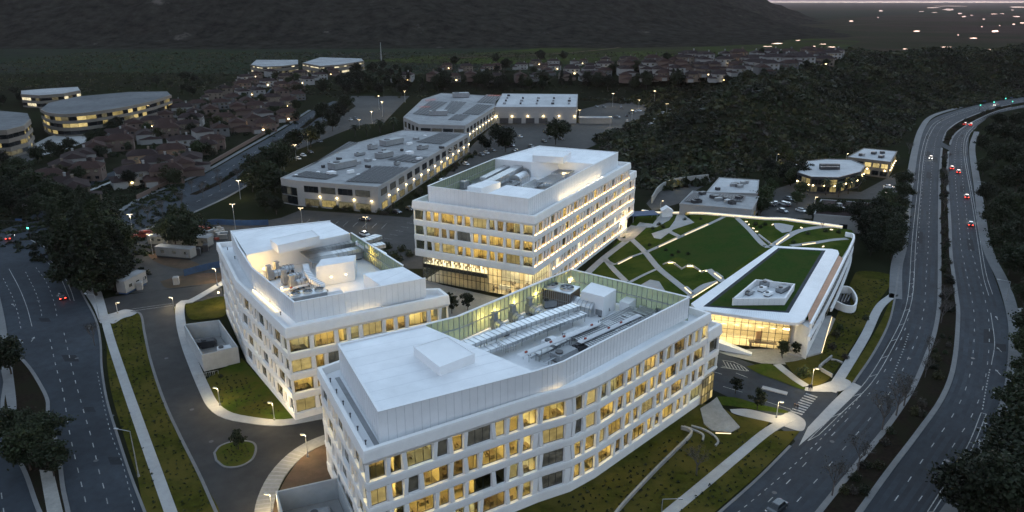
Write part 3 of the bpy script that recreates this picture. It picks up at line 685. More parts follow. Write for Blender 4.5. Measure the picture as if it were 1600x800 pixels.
# wheel tracks, repair patches and covers on the roads
def wear(parent, L_, R_, lanes, z):
    g = MB(); n = len(L_)
    for t0, t1 in lanes:
        c = (t0 + t1) / 2
        for e in (-.28, .28):
            strip(g, [tuple(p) for p in lane(L_, R_, c + e * (t1 - t0))], .75, z)
    g.build('wheel_track', 'asphalt_worn', parent)['kind'] = 'stuff'
wear(rr, A1, A2, ((.15, .38), (.38, .68), (.68, .98)), ZR + .003); wear(r2, B1, B2, ((.04, .33), (.33, .62), (.62, .86)), ZR + .003)
wr_ = random.Random(8)
for par, L_, R_ in ((rr, A1, A2), (r2, B1, B2)):
    for k in range(9):
        i = wr_.randrange(5, 110); t0 = wr_.uniform(.05, .75); ln = wr_.choice((1, 2, 2, 3)); g = MB(); sheet(g, [tuple(lane(L_, R_, t0)[i]), tuple(lane(L_, R_, t0 + .2)[i]), tuple(lane(L_, R_, t0 + .2)[i + ln]), tuple(lane(L_, R_, t0)[i + ln])], ZR + .0045); g.build('asphalt_patch', 'asphalt_patch', par)
for px in ((120, 560), (60, 470), (150, 720), (175, 650), (1300, 690), (1420, 560), (1450, 350), (1520, 560), (1480, 720), (1210, 770), (260, 560), (330, 690), (300, 640)):
    p = G(*px); g = MB(); sheet(g, ngon(p.x, p.y, .45, 12), .041); struct(g.build('manhole_cover', 'metal_dark'))
for px, w, h in (((110, 560), 14, 5), ((70, 500), 10, 3), ((180, 720), 12, 6), ((140, 640), 10, 4), ((95, 440), 9, 3)):
    g = MB(); sheet(g, GP([(px[0] - w, px[1] - h), (px[0] + w * .6, px[1] - h), (px[0] + w, px[1] + h), (px[0] - w * .6, px[1] + h)]), ZR + .003); g.build('asphalt_patch', 'asphalt_patch', rl)
# ---------------------------------------------------------------- building kit
WIN = {}
def window_mesh(w, h, n):
    k = (round(w, 2), round(h, 2), n)
    if k in WIN: return WIN[k]
    f = MB(); t = 0.07
    f.bx(0, w, -.06, .06, 0, t).bx(0, w, -.06, .06, h - t, h).bx(0, t, -.055, .055, t, h - t).bx(w - t, w, -.055, .055, t, h - t)
    for i in range(1, n): f.bx(w * i / n - .035, w * i / n + .035, -.05, .05, t, h - t)
    p = MB(); p.bx(t, w - t, -.012, .012, t, h - t)
    WIN[k] = (f.mesh('window', 'mullion'), {})
    WIN[k][1]['mb'] = p
    return WIN[k]
def add_window(parent, loc, rz, w, h, n, pm):
    fm, d = window_mesh(w, h, n)
    if pm not in d: d[pm] = d['mb'].mesh('pane', pm)
    o = link('window', fm, parent, Vector(loc) - parent_loc(parent), rz)
    link('pane', d[pm], o)
    return o
PIER = {}
def add_pier(parent, loc, rz, w, h, depth, flip, m='white_concrete'):
    k = (round(w, 2), round(h, 2), depth, flip, m)
    if k not in PIER:
        b = MB(); a = min(.30, w * .30); e = 0.03
        if flip: lo, hi = (e, w - a), (a, w - e)
        else: lo, hi = (a, w - e), (e, w - a)
        b.hexa([(lo[0], 0, 0), (lo[1], 0, 0), (w, depth, 0), (0, depth, 0)], [(hi[0], 0, h), (hi[1], 0, h), (w, depth, h), (0, depth, h)])
        PIER[k] = b.mesh('pier', m)
    return link('pier', PIER[k], parent, Vector(loc) - parent_loc(parent), rz)
def pick(rnd, tbl):
    x = rnd.random(); s = 0
    for k, p in tbl:
        s += p
        if x < s: return k
    return tbl[-1][0]
def facade(parent, P, Q, rows, pat, tbl, depth=0.5, rnd=None, start=0.35, end=0.35, pier_w=0.95, seq=((4.0, 3), (1.6, 1), (1.6, 1)), shift=2.55, strips=None, skip=None, corner=None, rooms=0.0):
    """windows and folded piers of one facade; P to Q runs left to right seen from outside; rows are (sill, head)"""
    P = Vector(P[:2]); Q = Vector(Q[:2]); d = Q - P; Lh = d.length; u = d / Lh; inn = Vector((-u.y, u.x)); rz = math.atan2(u.y, u.x)
    rnd = rnd or random.Random(1)
    for ri, (z0, z1) in enumerate(rows):
        if rooms: add_rooms(parent, P, u, inn, rz, Lh, z0 - .75, z1 + .12, rnd, rooms)
        s = start; items = []
        if corner and corner[0]:
            items.append((s, corner[0], 2)); s += corner[0] + pier_w
        sh = (pat + ri) % 2
        seqs = list(seq); k = 0 if sh == 0 else 2
        first = True
        lim = Lh - end - (corner[1] + pier_w if corner and corner[1] else 0)
        if not (corner and corner[0]): s += pier_w * .6
        while True:
            w, n = seqs[k % len(seqs)]
            if s + w > lim:
                w2 = lim - s
                if w2 > 1.0: items.append((s, min(w2, w), 1 if w2 < 2.4 else 2)); s += min(w2, w) + pier_w
                break
            items.append((s, w, n)); s += w + pier_w; k += 1
        if corner and corner[1]: items.append((Lh - end - corner[1], corner[1], 2))
        prev = 0.0
        for i, (a, w, n) in enumerate(items):
            if a - prev > 0.05:
                q = P + u * prev
                add_pier(parent, (q.x, q.y, z0), rz, a - prev, z1 - z0, depth, (i + ri + pat) % 2)
            q = P + u * a + inn * (depth - .02)
            add_window(parent, (q.x, q.y, z0), rz, w, z1 - z0, n, pick(rnd, tbl))
            prev = a + w
        if Lh - prev > 0.05:
            q = P + u * prev; add_pier(parent, (q.x, q.y, z0), rz, Lh - prev, z1 - z0, depth, ri % 2)
        if strips is not None:
            for i, (a, w, n) in enumerate(items):
                q = P + u * (a + .05) + inn * .12
                strips.append((q, rz, w - .1, z0))
LTM = {}
def add_rooms(parent, P, u, inn, rz, Lh, zf, zc, rnd, lit, dp=4.6, d0=.64):
    """a row of rooms behind the glass: floor, ceiling, back wall, partitions, ceiling lights, desks"""
    k = max(1, round(Lh / 6.0)); w = Lh / k; o = parent_loc(parent)
    def q(a, d, z): p = P + u * a + inn * d; return (p.x, p.y, z)
    tr_ = dp * .35
    g = MB(); g.add([q(.1, d0, zf), q(Lh - .1, d0, zf), q(Lh - tr_, dp, zf), q(tr_, dp, zf)], [(0, 1, 2, 3)]); g.build('room_floor', 'carpet', parent)
    g = MB(); g.add([q(.1, d0, zc), q(Lh - .1, d0, zc), q(Lh - tr_, dp, zc), q(tr_, dp, zc)], [(3, 2, 1, 0)]); g.build('room_ceiling', 'interior', parent)
    g = MB(); g.add([q(tr_, dp, zf), q(Lh - tr_, dp, zf), q(Lh - tr_, dp, zc), q(tr_, dp, zc)], [(0, 1, 2, 3)]); g.build('room_wall', 'interior', parent)
    for i in range(1, k):
        g = MB(); a = q(w * i, d0 + .1, 0); b = q(w * i, dp, 0); strip(g, [a[:2], b[:2]], .12, zc, th=zc - zf); g.build('partition', 'interior', parent)
    for i in range(k):
        r = rnd.random(); m = ('room_light' if rnd.random() < .8 else 'room_light_cool') if r < lit else 'room_light_dim' if r < lit + (1 - lit) * .75 else None
        if m:
            for e in (.3, .7):
                if m not in LTM: b = MB(); b.bx(-.35, .35, -1.2, 1.2, -.03, .03); LTM[m] = b.mesh('ceiling_light', m)
                link('ceiling_light', LTM[m], parent, Vector(q(w * (i + e), (d0 + dp) / 2 - .3, zc - .12)) - o, rz)
        for e in (.28, .72):
            if rnd.random() < .75:
                if 'desk' not in LTM: b = MB(); b.bx(-.8, .8, -.4, .4, .68, .75).bx(-.75, -.7, -.35, .35, 0, .68).bx(.7, .75, -.35, .35, 0, .68).bx(-.25, .25, .5, .95, .4, .5).bx(-.25, .25, .9, .97, .5, 1.0); LTM['desk'] = b.mesh('desk', 'furniture')
                link('desk', LTM['desk'], parent, Vector(q(w * (i + e) + rnd.uniform(-.4, .4), d0 + rnd.uniform(.8, 2.4), zf)) - o, rz + rnd.choice((0, math.pi / 2)))
def seams(parent, poly, z, step, ang, name='roof_seam', w=.07):
    """welded seams of a roof membrane, clipped to the roof outline"""
    c = Vector((sum(p[0] for p in poly) / len(poly), sum(p[1] for p in poly) / len(poly))); u = Vector((math.cos(ang), math.sin(ang))); n = Vector((-u.y, u.x)); g = MB()
    for k in range(-40, 41):
        hits = []
        for i in range(len(poly)):
            a, b = Vector(poly[i]), Vector(poly[(i + 1) % len(poly)]); da, db = (a - c).dot(n) - k * step, (b - c).dot(n) - k * step
            if da * db < 0: hits.append(a.lerp(b, da / (da - db)))
        hits.sort(key=lambda p: p.dot(u))
        for i in range(0, len(hits) - 1, 2): strip(g, [tuple(hits[i] + u * .3), tuple(hits[i + 1] - u * .3)], w, z)
    if g.v: g.build(name, 'joint', parent)
def spandrels(parent, path, levels, depth=0.5, closed=False, m='white_concrete', lip=0.10):
    """white folded bands; levels are (bottom z, top z)"""
    for a, b in levels:
        g = MB(); band(g, path, [(depth + .1, a), (.10, a - .0), (-lip * .4, a + .25), (-lip, b - .45), (-lip * .5, b - .12), (depth + .1, b)], closed, 0)
        g.build('spandrel', m, parent)
def parapet(parent, path, z0, z1, closed=False, m='white_concrete', lip=0.3, roof_z=None):
    g = MB(); band(g, path, [(.5, z0), (.1, z0), (-lip, z0 + .7), (-lip * .6, z1 - .35), (-.1, z1), (.55, z1), (.55, roof_z if roof_z else z1 - .8)], closed); g.build('parapet', m, parent)
def core(parent, poly, z0, z1, m, inset=0.6):
    if area(poly) < 0: poly = list(poly)[::-1]
    g = MB(); g.prism(offs(poly, inset, True), z0, z1); g.build('wall', m, parent)
def roof_deck(parent, poly, z, m='roof_membrane', inset=0.5, th=.3, name='roof'):
    if area(poly) < 0: poly = list(poly)[::-1]
    g = MB(); g.prism(offs(poly, inset, True) if inset else poly, z - th, z); return g.build(name, m, parent)
def screen_wall(parent, path, z0, z1, th=.25, m='white_panel', rib=1.25, closed=False, name='screen_wall', cap=True):
    """metal panel screen with standing joints"""
    g = MB(); band(g, path, [(0, z0), (0, z1), (th, z1), (th, z0)], closed)
    o = g.build(name, m, parent)
    r = MB(); n = len(path)
    for i in range(n if closed else n - 1):
        a = Vector(path[i][:2]); b = Vector(path[(i + 1) % n][:2]); L = (b - a).length; u = (b - a) / L; inn = Vector((-u.y, u.x)); rz = math.atan2(u.y, u.x)
        k = int(L / rib)
        for j in range(1, k):
            q = a + u * (L * j / k) - inn * .012; r.box((q.x, q.y, (z0 + z1) / 2), (.05, .03, z1 - z0 - .05), rz)
    jo = r.build('panel_joint', 'joint', o); jo['kind'] = 'stuff'
    if cap:
        c = MB(); band(c, path, [(-.06, z1), (-.06, z1 + .1), (th + .06, z1 + .1), (th + .06, z1)], closed); c.build('coping', m, o)
    return o
def glass_screen(parent, path, z0, z1, step=1.15, m='glass_green'):
    """glazed plant screen: every pane its own piece between dark posts"""
    posts = MB(); o = None
    for i in range(len(path) - 1):
        a = Vector(path[i][:2]); b = Vector(path[i + 1][:2]); L = (b - a).length; u = (b - a) / L; inn = Vector((-u.y, u.x)); rz = math.atan2(u.y, u.x)
        k = max(1, round(L / step)); zm = (z0 + z1) / 2
        fr = MB()
        for j in range(k + 1):
            q = a + u * (L * j / k) + inn * .08; fr.box((q.x, q.y, zm), (.07, .16, z1 - z0), rz)
        for z, hgt in ((z0 + .05, .1), (zm, .22)):
            q = (a + b) / 2 + inn * .1; fr.box((q.x, q.y, z), (L - .07, .11, hgt), rz)
        fo = fr.build('screen_frame', 'metal_grey', parent)
        w = L / k - .09
        pm = MB(); pm.bx(-w / 2, w / 2, -.015, .015, 0, (z1 - z0) / 2 - .16); me = pm.mesh('screen_pane', m)
        for j in range(k):
            q = a + u * (L * (j + .5) / k)
            for zz in (z0 + .1, zm + .11):
                link('screen_pane', me, fo, Vector((q.x, q.y, zz)) - parent_loc(parent), rz)
    c = MB(); band(c, path, [(-.1, z1), (-.1, z1 + .16), (.25, z1 + .16), (.25, z1)]); c.build('coping', 'white_panel', parent)
def obj_box(name, label, cat, quad, z0, z1, m='white_panel', group=None, parent=None, joints=True, rim=True):
    """a panelled rooftop box on a four-sided plan, with coping"""
    t = thing(name, label, cat, (*Vector(quad[0][:2]), z0), 0, group) if parent is None else None
    p = t if t is not None else parent
    if area(quad) < 0: quad = quad[::-1]
    g = MB(); g.prism(quad, z0, z1); b = g.build('casing', m, p)
    if rim:
        c = MB(); band(c, quad, [(-.07, z1 - .02), (-.07, z1 + .1), (.18, z1 + .1), (.18, z1 - .02)], True); c.build('coping', m, b if t is None else t)
    return p
def rect(c, w, d, rz):
    ca, sa = math.cos(rz), math.sin(rz)
    return [(c[0] + x * ca - y * sa, c[1] + x * sa + y * ca) for x, y in ((-w / 2, -d / 2), (w / 2, -d / 2), (w / 2, d / 2), (-w / 2, d / 2))]
# ---- rooftop plant prototypes (origin at base centre)
def duct_run(name, label, pts, w, h, group=None, m='metal_duct', seam=1.1):
    """rectangular duct along points (x,y,z = underside) with flange seams and legs"""
    t = thing(name, label, 'duct', pts[0], 0, group)
    P = [Vector(p) for p in pts]; l = offs([p[:2] for p in pts], w / 2); r = offs([p[:2] for p in pts], -w / 2)
    g = MB(); vs = []
    for i, p in enumerate(P): vs += [(*l[i], p.z), (*r[i], p.z), (*r[i], p.z + h), (*l[i], p.z + h)]
    fs = [(3, 2, 1, 0), tuple((len(P) - 1) * 4 + j for j in range(4))]
    for i in range(len(P) - 1):
        for j in range(4): fs.append((i * 4 + j, i * 4 + (j + 1) % 4, i * 4 + 4 + (j + 1) % 4, i * 4 + 4 + j))
    g.add(vs, fs); g.build('duct_body', m, t)
    s = MB(); lg = MB()
    for i in range(len(P) - 1):
        d = P[i + 1] - P[i]; L = d.length; rz = math.atan2(d.y, d.x); k = max(1, int(L / seam))
        for j in range(k):
            q = P[i] + d * ((j + .5) / k); s.box((q.x, q.y, q.z + h / 2), (.07, w + .1, h + .1), rz)
            if j % 3 == 1:
                n = Vector((-d.y, d.x, 0)).normalized()
                for e in (-1, 1):
                    q2 = q + n * (w / 2 - .1) * e; lg.box((q2.x, q2.y, q2.z - .5 + .0), (.08, .08, 1.0), rz)
    s.build('flange', 'metal_grey', t)
    if lg.v: lg.build('support_leg', 'metal_grey', t)['kind'] = 'stuff'
    return t
def fan_unit(label, loc, rz, s=1.0, group=None):
    t = thing('exhaust_fan', label, 'fan', loc, rz, group)
    g = MB(); n = 16
    for x0, x1, r in ((-.2, 1.7, .85), (1.9, 3.0, .62)): g.tube((x0 * s, 0, 1.25 * s), (x1 * s, 0, 1.25 * s), r * s, n, mi=0)
    g.tube((1.7 * s, 0, 1.25 * s), (1.9 * s, 0, 1.25 * s), .85 * s, n, .62 * s); t2 = g.build('drum', 'metal_duct', t, off=(0, 0, 0), smooth=False)
    r = MB()
    for x in (-.1, .75, 1.6, 2.4): r.tube((x * s - .06, 0, 1.25 * s), (x * s + .06, 0, 1.25 * s), (.92 if x < 1.7 else .7) * s, n)
    r.build('band', 'metal_grey', t, off=(0, 0, 0))
    k = MB(); k.bx(-1.5 * s, -.2 * s, -.7 * s, .7 * s, .35 * s, 2.1 * s); k.hexa([(-1.4 * s, -.5 * s, 2.1 * s), (-.5 * s, -.5 * s, 2.1 * s), (-.5 * s, .5 * s, 2.1 * s), (-1.4 * s, .5 * s, 2.1 * s)], [(-1.3 * s, -.35 * s, 3.2 * s), (-.6 * s, -.35 * s, 3.2 * s), (-.6 * s, .35 * s, 3.2 * s), (-1.3 * s, .35 * s, 3.2 * s)])
    k.bx(-1.45 * s, -.45 * s, -.5 * s, .5 * s, 3.2 * s, 3.45 * s); k.build('stack', 'metal_grey', t, off=(0, 0, 0))
    b = MB()
    for x in (-1.2, 0.2, 1.4, 2.7): b.bx((x - .08) * s, (x + .08) * s, -.6 * s, .6 * s, 0, .6 * s)
    b.build('base', 'metal_dark', t, off=(0, 0, 0)); return t
def chiller(label, loc, rz, L=6.0, Wd=2.6, Hh=2.4, fans=2, group=None, m='grille_brown'):
    t = thing('cooling_tower', label, 'cooling tower', loc, rz, group)
    g = MB(); g.bx(-L / 2, L / 2, -Wd / 2, Wd / 2, .4, Hh - .25); g.build('coil_body', m, t, off=(0, 0, 0))
    f = MB(); n = int(L / .5)
    for i in range(n + 1):
        x = -L / 2 + L * i / n
        for y in (-1, 1): f.bx(x - .05, x + .05, y * Wd / 2 - .06, y * Wd / 2 + .06, .2, Hh - .2)
    for z in (.4, 1.1, 1.8): f.bx(-L / 2 - .04, L / 2 + .04, -Wd / 2 - .09, Wd / 2 + .09, z, z + .06)
    f.build('frame', 'metal_grey', t, off=(0, 0, 0))
    d = MB(); d.bx(-L / 2 - .1, L / 2 + .1, -Wd / 2 - .1, Wd / 2 + .1, Hh - .2, Hh); d.build('deck', 'metal_duct', t, off=(0, 0, 0))
    for i in range(fans):
        x = -L / 2 + L * (i + .5) / fans; fr = MB(); r = min(Wd, L / fans) * .42
        fr.tube((x, 0, Hh), (x, 0, Hh + .35), r, 18, r * .95, cap=False); fr.tube((x, 0, Hh + .02), (x, 0, Hh + .05), r * .93, 18, mi=1)
        fo = fr.build('fan_shroud', ['metal_duct', 'metal_dark'], t, off=(0, 0, 0))
        bl = MB()
        for a in range(5):
            an = a * 2 * math.pi / 5; bl.box((x + .45 * r * math.cos(an), .45 * r * math.sin(an), Hh + .2), (.8 * r, .28 * r, .04), an)
        bl.tube((x, 0, Hh + .1), (x, 0, Hh + .3), .15, 8); bl.build('fan_blade', 'metal_grey', fo, off=(0, 0, 0))
    return t
def package_unit(label, loc, rz, L=4, Wd=2.2, Hh=2.0, group=None, m='metal_grey'):
    t = thing('rooftop_unit', label, 'air unit', loc, rz, group)
    g = MB(); g.bx(-L / 2, L / 2, -Wd / 2, Wd / 2, .3, Hh); g.build('casing', m, t, off=(0, 0, 0))
    h = MB(); h.hexa([(L / 2, -Wd / 2, Hh * .35), (L / 2 + .7, -Wd / 2, Hh * .4), (L / 2 + .7, Wd / 2, Hh * .4), (L / 2, Wd / 2, Hh * .35)], [(L / 2, -Wd / 2, Hh * .95), (L / 2 + .3, -Wd / 2, Hh * .9), (L / 2 + .3, Wd / 2, Hh * .9), (L / 2, Wd / 2, Hh * .95)]); h.build('intake_hood', m, t, off=(0, 0, 0))
    b = MB(); b.bx(-L / 2 + .1, L / 2 - .1, -Wd / 2 + .1, Wd / 2 - .1, 0, .3); b.build('curb', 'metal_dark', t, off=(0, 0, 0))
    f = MB(); f.tube((-L / 4, 0, Hh), (-L / 4, 0, Hh + .25), Wd * .3, 14); f.build('fan_shroud', 'metal_dark', t, off=(0, 0, 0))
    return t
def grating(label, quad, z, group=None, legs=1.4):
    """raised steel service platform of bars"""
    t = thing('service_platform', label, 'platform', (*quad[0], z), 0, group)
    q = [Vector(p) for p in quad]; g = MB()
    n = 16
    for i in range(n + 1):
        a = q[0].lerp(q[1], i / n); b = q[3].lerp(q[2], i / n); strip(g, [tuple(a), tuple(b)], .12, z, th=.12)
    g.build('deck_bar', 'metal_duct', t)
    h = MB()
    for i in range(7):
        a = q[0].lerp(q[3], i / 6); b = q[1].lerp(q[2], i / 6); strip(h, [tuple(a), tuple(b)], .16, z - .13, th=.2)
    for p in q: h.box((p.x, p.y, z - legs / 2 - .15), (.15, .15, legs))
    h.build('frame', 'metal_grey', t)
    pl = MB(); sheet(pl, [tuple(q[0].lerp(q[2], .02)), tuple(q[1].lerp(q[3], .02)), tuple(q[2].lerp(q[0], .02)), tuple(q[3].lerp(q[1], .02))], z - .2); pl.build('deck_plate', 'metal_grey', t)
    return t
def pipe_rack(label, pts, n=4, gap=.3, r=.11, group=None, m='white_panel', bracket=True):
    t = thing('pipe_rack', label, 'pipes', pts[0], 0, group)
    for k in range(n):
        o = (k - (n - 1) / 2) * gap; l = offs([p[:2] for p in pts], o); g = MB()
        for i in range(len(pts) - 1): g.tube((*l[i], pts[i][2]), (*l[i + 1], pts[i + 1][2]), r, 6)
        g.build('pipe', m if k else 'metal_duct', t)
    s = MB(); vv = MB()
    for i in range(len(pts) - 1):
        a = Vector(pts[i]); b = Vector(pts[i + 1]); d = b - a; k = max(1, int(d.length / 3)); rz = math.atan2(d.y, d.x)
        for j in range(k):
            q = a + d * ((j + .5) / k); s.box((q.x, q.y, q.z - .2), (.1, n * gap + .3, .12), rz)
            for e in (-1, 1):
                nn = Vector((-d.y, d.x, 0)).normalized() * (n * gap / 2) * e; s.box((q.x + nn.x, q.y + nn.y, q.z - .85), (.08, .08, 1.3), rz)
            if j % 2 == 0: vv.box((q.x, q.y, q.z + .25), (.5, .25, .3), rz)
    s.build('support', 'metal_grey', t)['kind'] = 'stuff'
    if vv.v and bracket: vv.build('valve', 'pipe_red', t)
    return t
# ---------------------------------------------------------------- front office building
ROOF = 19.2; ZA = 20.6; ORD = ('first', 'second', 'third', 'fourth', 'fifth', 'sixth')
tblA = [('glass_office', .80), ('pane_olive', .12), ('pane_faint', .08)]; tblD = [('glass_office', .7), ('pane_faint', .3)]
Apar = GP([(497, 575), (569, 705), (843, 617), (896, 603), (937, 585), (1110, 489)], ZA)
uR = (Vector(Apar[5]) - Vector(Apar[4])).normalized(); nR = Vector((-uR.y, uR.x))
A6 = Vector(Apar[5]) + nR * 30; A7 = Vector((8, 156)); A8 = Vector((-18, 127))
Apoly = Apar + [tuple(A6), tuple(A7), tuple(A8)]
A = thing('office_building', 'white four-storey office with a bent front facade and a big flat white penthouse roof', 'building', (*Apar[1], 0))
core(A, Apoly, 0, ROOF - .31, 'white_concrete', 4.7)
roof_deck(A, Apoly, ROOF, inset=.5)
parapet(A, Apoly, 18.1, ZA, True, roof_z=ROOF)
front = Apar
levels = [(-.2, 2.1), (4.85, 6.5), (9.25, 10.9), (13.65, 15.35)]
spandrels(A, front, levels)
rowsA = [(2.1, 4.85), (6.5, 9.25), (10.9, 13.65), (15.35, 18.1)][::-1]
rn = random.Random(5)
facade(A, Apar[1], Apar[2], rowsA, 0, tblA, rnd=rn, corner=(2.6, 0), seq=((1.6, 1), (4.0, 3), (1.6, 1)), start=.35, rooms=.82)
facade(A, Apar[2], Apar[3], rowsA, 1, tblA, rnd=rn, seq=((4.0, 3), (1.6, 1)), rooms=.78)
facade(A, Apar[3], Apar[4], rowsA, 0, tblA, rnd=rn, seq=((1.6, 1), (3.4, 3)), rooms=.78)
facade(A, Apar[4], Apar[5], rowsA, 1, tblA, rnd=rn, rooms=.72)
facade(A, Apar[0], Apar[1], rowsA, 0, tblD, rnd=rn, corner=(0, 2.4), rooms=.12)
# right end: projecting lower floors, terrace and glazed stair
e0 = Vector(Apar[5]); ext = [tuple(e0 - uR * .3), tuple(e0 + uR * 5.0), tuple(e0 + uR * 5.0 + nR * 26), tuple(e0 - uR * .3 + nR * 26)]
g = MB(); g.prism(offs(ext, .6, True), 6.6, 15.4); g.build('wall', 'white_concrete', A)
roof_deck(A, ext, 15.6, inset=.55); 
pe = [ext[0], ext[1], ext[2]]
parapet(A, pe, 13.65, 16.6, False, roof_z=15.6)
spandrels(A, pe, [(6.0, 6.9), (9.25, 10.9)])
for P, Q, pt in ((pe[0], pe[1], 0), (pe[1], pe[2], 1)):
    facade(A, P, Q, [(10.9, 13.65), (6.9, 9.25)], pt, [('pane_dim', .5), ('pane_faint', .5)], rnd=rn, corner=(0, 3.4) if pt == 0 else (3.0, 0))
facade(A, e0, e0 + nR * 26, [(15.6, 18.1)], 0, [('pane_dim', .5), ('pane_olive', .5)], rnd=rn)
F0, F1 = e0 - uR * 1.2 - nR * .45, e0 + uR * 3.6 - nR * .3; q = [F0, F1, F1 + nR * 9, F0 + nR * 9]; SH = 5.95
for i in (0, 1):
    a = q[i]; b = q[i + 1]; L = (b - a).length; k = max(2, int(L / 1.1)); rz = math.atan2((b - a).y, (b - a).x); w = L / k
    for j in range(k):
        p = a.lerp(b, j / k)
        for z0_, z1_ in ((.15, 2.1), (2.1, 4.05), (4.05, SH)): add_window(A, (p.x, p.y, z0_), rz, w, z1_ - z0_, 1, pick(rn, [('pane_dim', .3), ('pane_olive', .5), ('pane_bright', .2)]))
g = MB(); g.prism([tuple(p) for p in offs(q, .25, True)], 0, SH - .05); g.build('stair_core', 'interior', A)
# penthouse
Apen = GP([(528, 538), (591, 644), (839, 580), (880, 566), (1078, 465), (892, 421), (717, 494), (665, 507)], 24.5)
PZ = 24.5
solidA = [Apen[0], Apen[1], Apen[2], Apen[7]]
g = MB(); g.prism(offs(solidA, .26, True), ROOF, PZ - .35); g.build('penthouse', 'white_panel', A)
roof_deck(A, solidA, PZ - .2, inset=.1, th=.14)
screen_wall(A, [Apen[7], Apen[0], Apen[1], Apen[2]], ROOF, PZ, closed=False)
screen_wall(A, [Apen[2], Apen[3], Apen[4]], ROOF + .9, PZ, name='louvre_screen', rib=.9)
glass_screen(A, [Apen[4], Apen[5], Apen[6], Apen[7]], ROOF + .3, PZ)
g = MB(); band(g, [Apen[2], Apen[3], Apen[4]], [(.05, PZ - 3.4), (.05, PZ - 3.2), (-.03, PZ - 3.3)]); g.build('trim', 'white_panel', A)
seams(A, solidA, PZ - .19, 3.0, math.atan2((Vector(Apen[2]) - Vector(Apen[1])).y, (Vector(Apen[2]) - Vector(Apen[1])).x))
obj_box('roof_hatch', 'low white box on the flat roof of the bent front office', 'roof box', GP([(646, 541), (687, 573), (742, 552), (699, 525)], 26.0), PZ - .2, 25.9)
# lights under the louvre screen and at the parapet
def light_strip(parent, a, b, z, w=.12, m='strip_warm', h=.1, name='light_strip'):
    g = MB(); strip(g, [a, b], w, z, th=h); return g.build(name, m, parent)
for a, b in ((.0, .45), (.55, .95)):
    P = Vector(Apen[2]).lerp(Vector(Apen[3]), a) - Vector((0, 0)); Q = Vector(Apen[2]).lerp(Vector(Apen[3]), b)
    nn = Vector((uR.y, -uR.x)) * .35
    light_strip(A, tuple(P + nn), tuple(Q + nn), ROOF + .35)
# roof rail posts
for k in range(9):
    p = Vector(Apar[4]).lerp(Vector(Apar[5]), .3 + .065 * k) + nR * 1.0
    g = MB(); g.box((p.x, p.y, ROOF + .3), (.12, .12, .6)); g.box((p.x, p.y, ROOF + .66), (.25, .25, .14), .4); g.build('roof_anchor', 'metal_dark', A)
ul = (Vector(Apar[1]) - Vector(Apar[0])).normalized(); nl = Vector((-ul.y, ul.x))
for k in range(6):
    p = Vector(Apar[0]).lerp(Vector(Apar[1]), .12 + .15 * k) + nl * 1.2
    g = MB(); g.box((p.x, p.y, ROOF + .3), (.14, .14, .6)); g.box((p.x, p.y, ROOF + .66), (.28, .28, .14), .4); g.build('roof_anchor', 'metal_dark', A)
g = MB(); strip(g, [tuple(Vector(Apar[0]).lerp(Vector(Apar[1]), t) + nl * 2.6) for t in (.08, .45, .93)], .8, ROOF + .03); g.build('walkway_mat', 'metal_grey', A)
# plant in the open roof well
def Z(px, py, z): p = G(px, py, z); return (p.x, p.y, z)
WZ = ROOF + .05
duct_run('roof_duct', 'long segmented silver duct running across the front office plant well', [Z(652, 561, 21.6), Z(690, 553, 21.6), Z(733, 541, 21.6), Z(790, 519, 21.6), Z(850, 498, 21.6), Z(900, 481, 21.6)], 2.2, .8)
duct_run('roof_duct', 'flat silver duct alongside the long segmented one in the front office well', [Z(748, 553, 20.9), Z(800, 535, 20.9), Z(860, 511, 20.9), Z(912, 492, 20.9)], 2.0, .6)
fa, fb_ = G(766, 490, WZ), G(806, 512, WZ); frz = math.atan2((fb_ - fa).y, (fb_ - fa).x)
for k, (p, lb) in enumerate((((778, 517), 'silver drum fan with stack closest to the curved duct end on the front office'), ((806, 505), 'middle silver drum fan of the three beside the glowing glass screen'), ((832, 493), 'silver drum fan with stack next to the brown cooling tower'))):
    fan_unit(lb, Z(*p, WZ), frz, 1.05)
for k, px in enumerate(((843, 545), (868, 531), (893, 516))):
    grating('%s dark steel frame bay beside the long duct, counted from the flat roof' % ORD[k], GP([(px[0] - 14, px[1] + 3), (px[0] + 6, px[1] - 6), (px[0] + 22, px[1] - 1), (px[0] + 2, px[1] + 9)], 20.6), 20.6, 'frame bays beside the long duct', .9)
chiller('brown-grilled cooling tower with two round fans on the front office roof', Z(873, 474, WZ), math.atan2(nR.y, nR.x) * 0 + math.atan2(uR.y, uR.x) - 1.35, 7.5, 4.6, 3.8, 2)
obj_box('plant_cabin', 'tall white plant box behind the elbow duct on the front office roof', 'plant box', GP([(908, 455), (944, 464), (963, 452), (924, 441)], 23.8), WZ, 23.8, rim=False)
obj_box('plant_cabin', 'small white cube beside the green glass screen on the front office roof', 'plant box', GP([(968, 470), (983, 475), (994, 467), (979, 463)], 21.6), WZ, 21.6, rim=False)
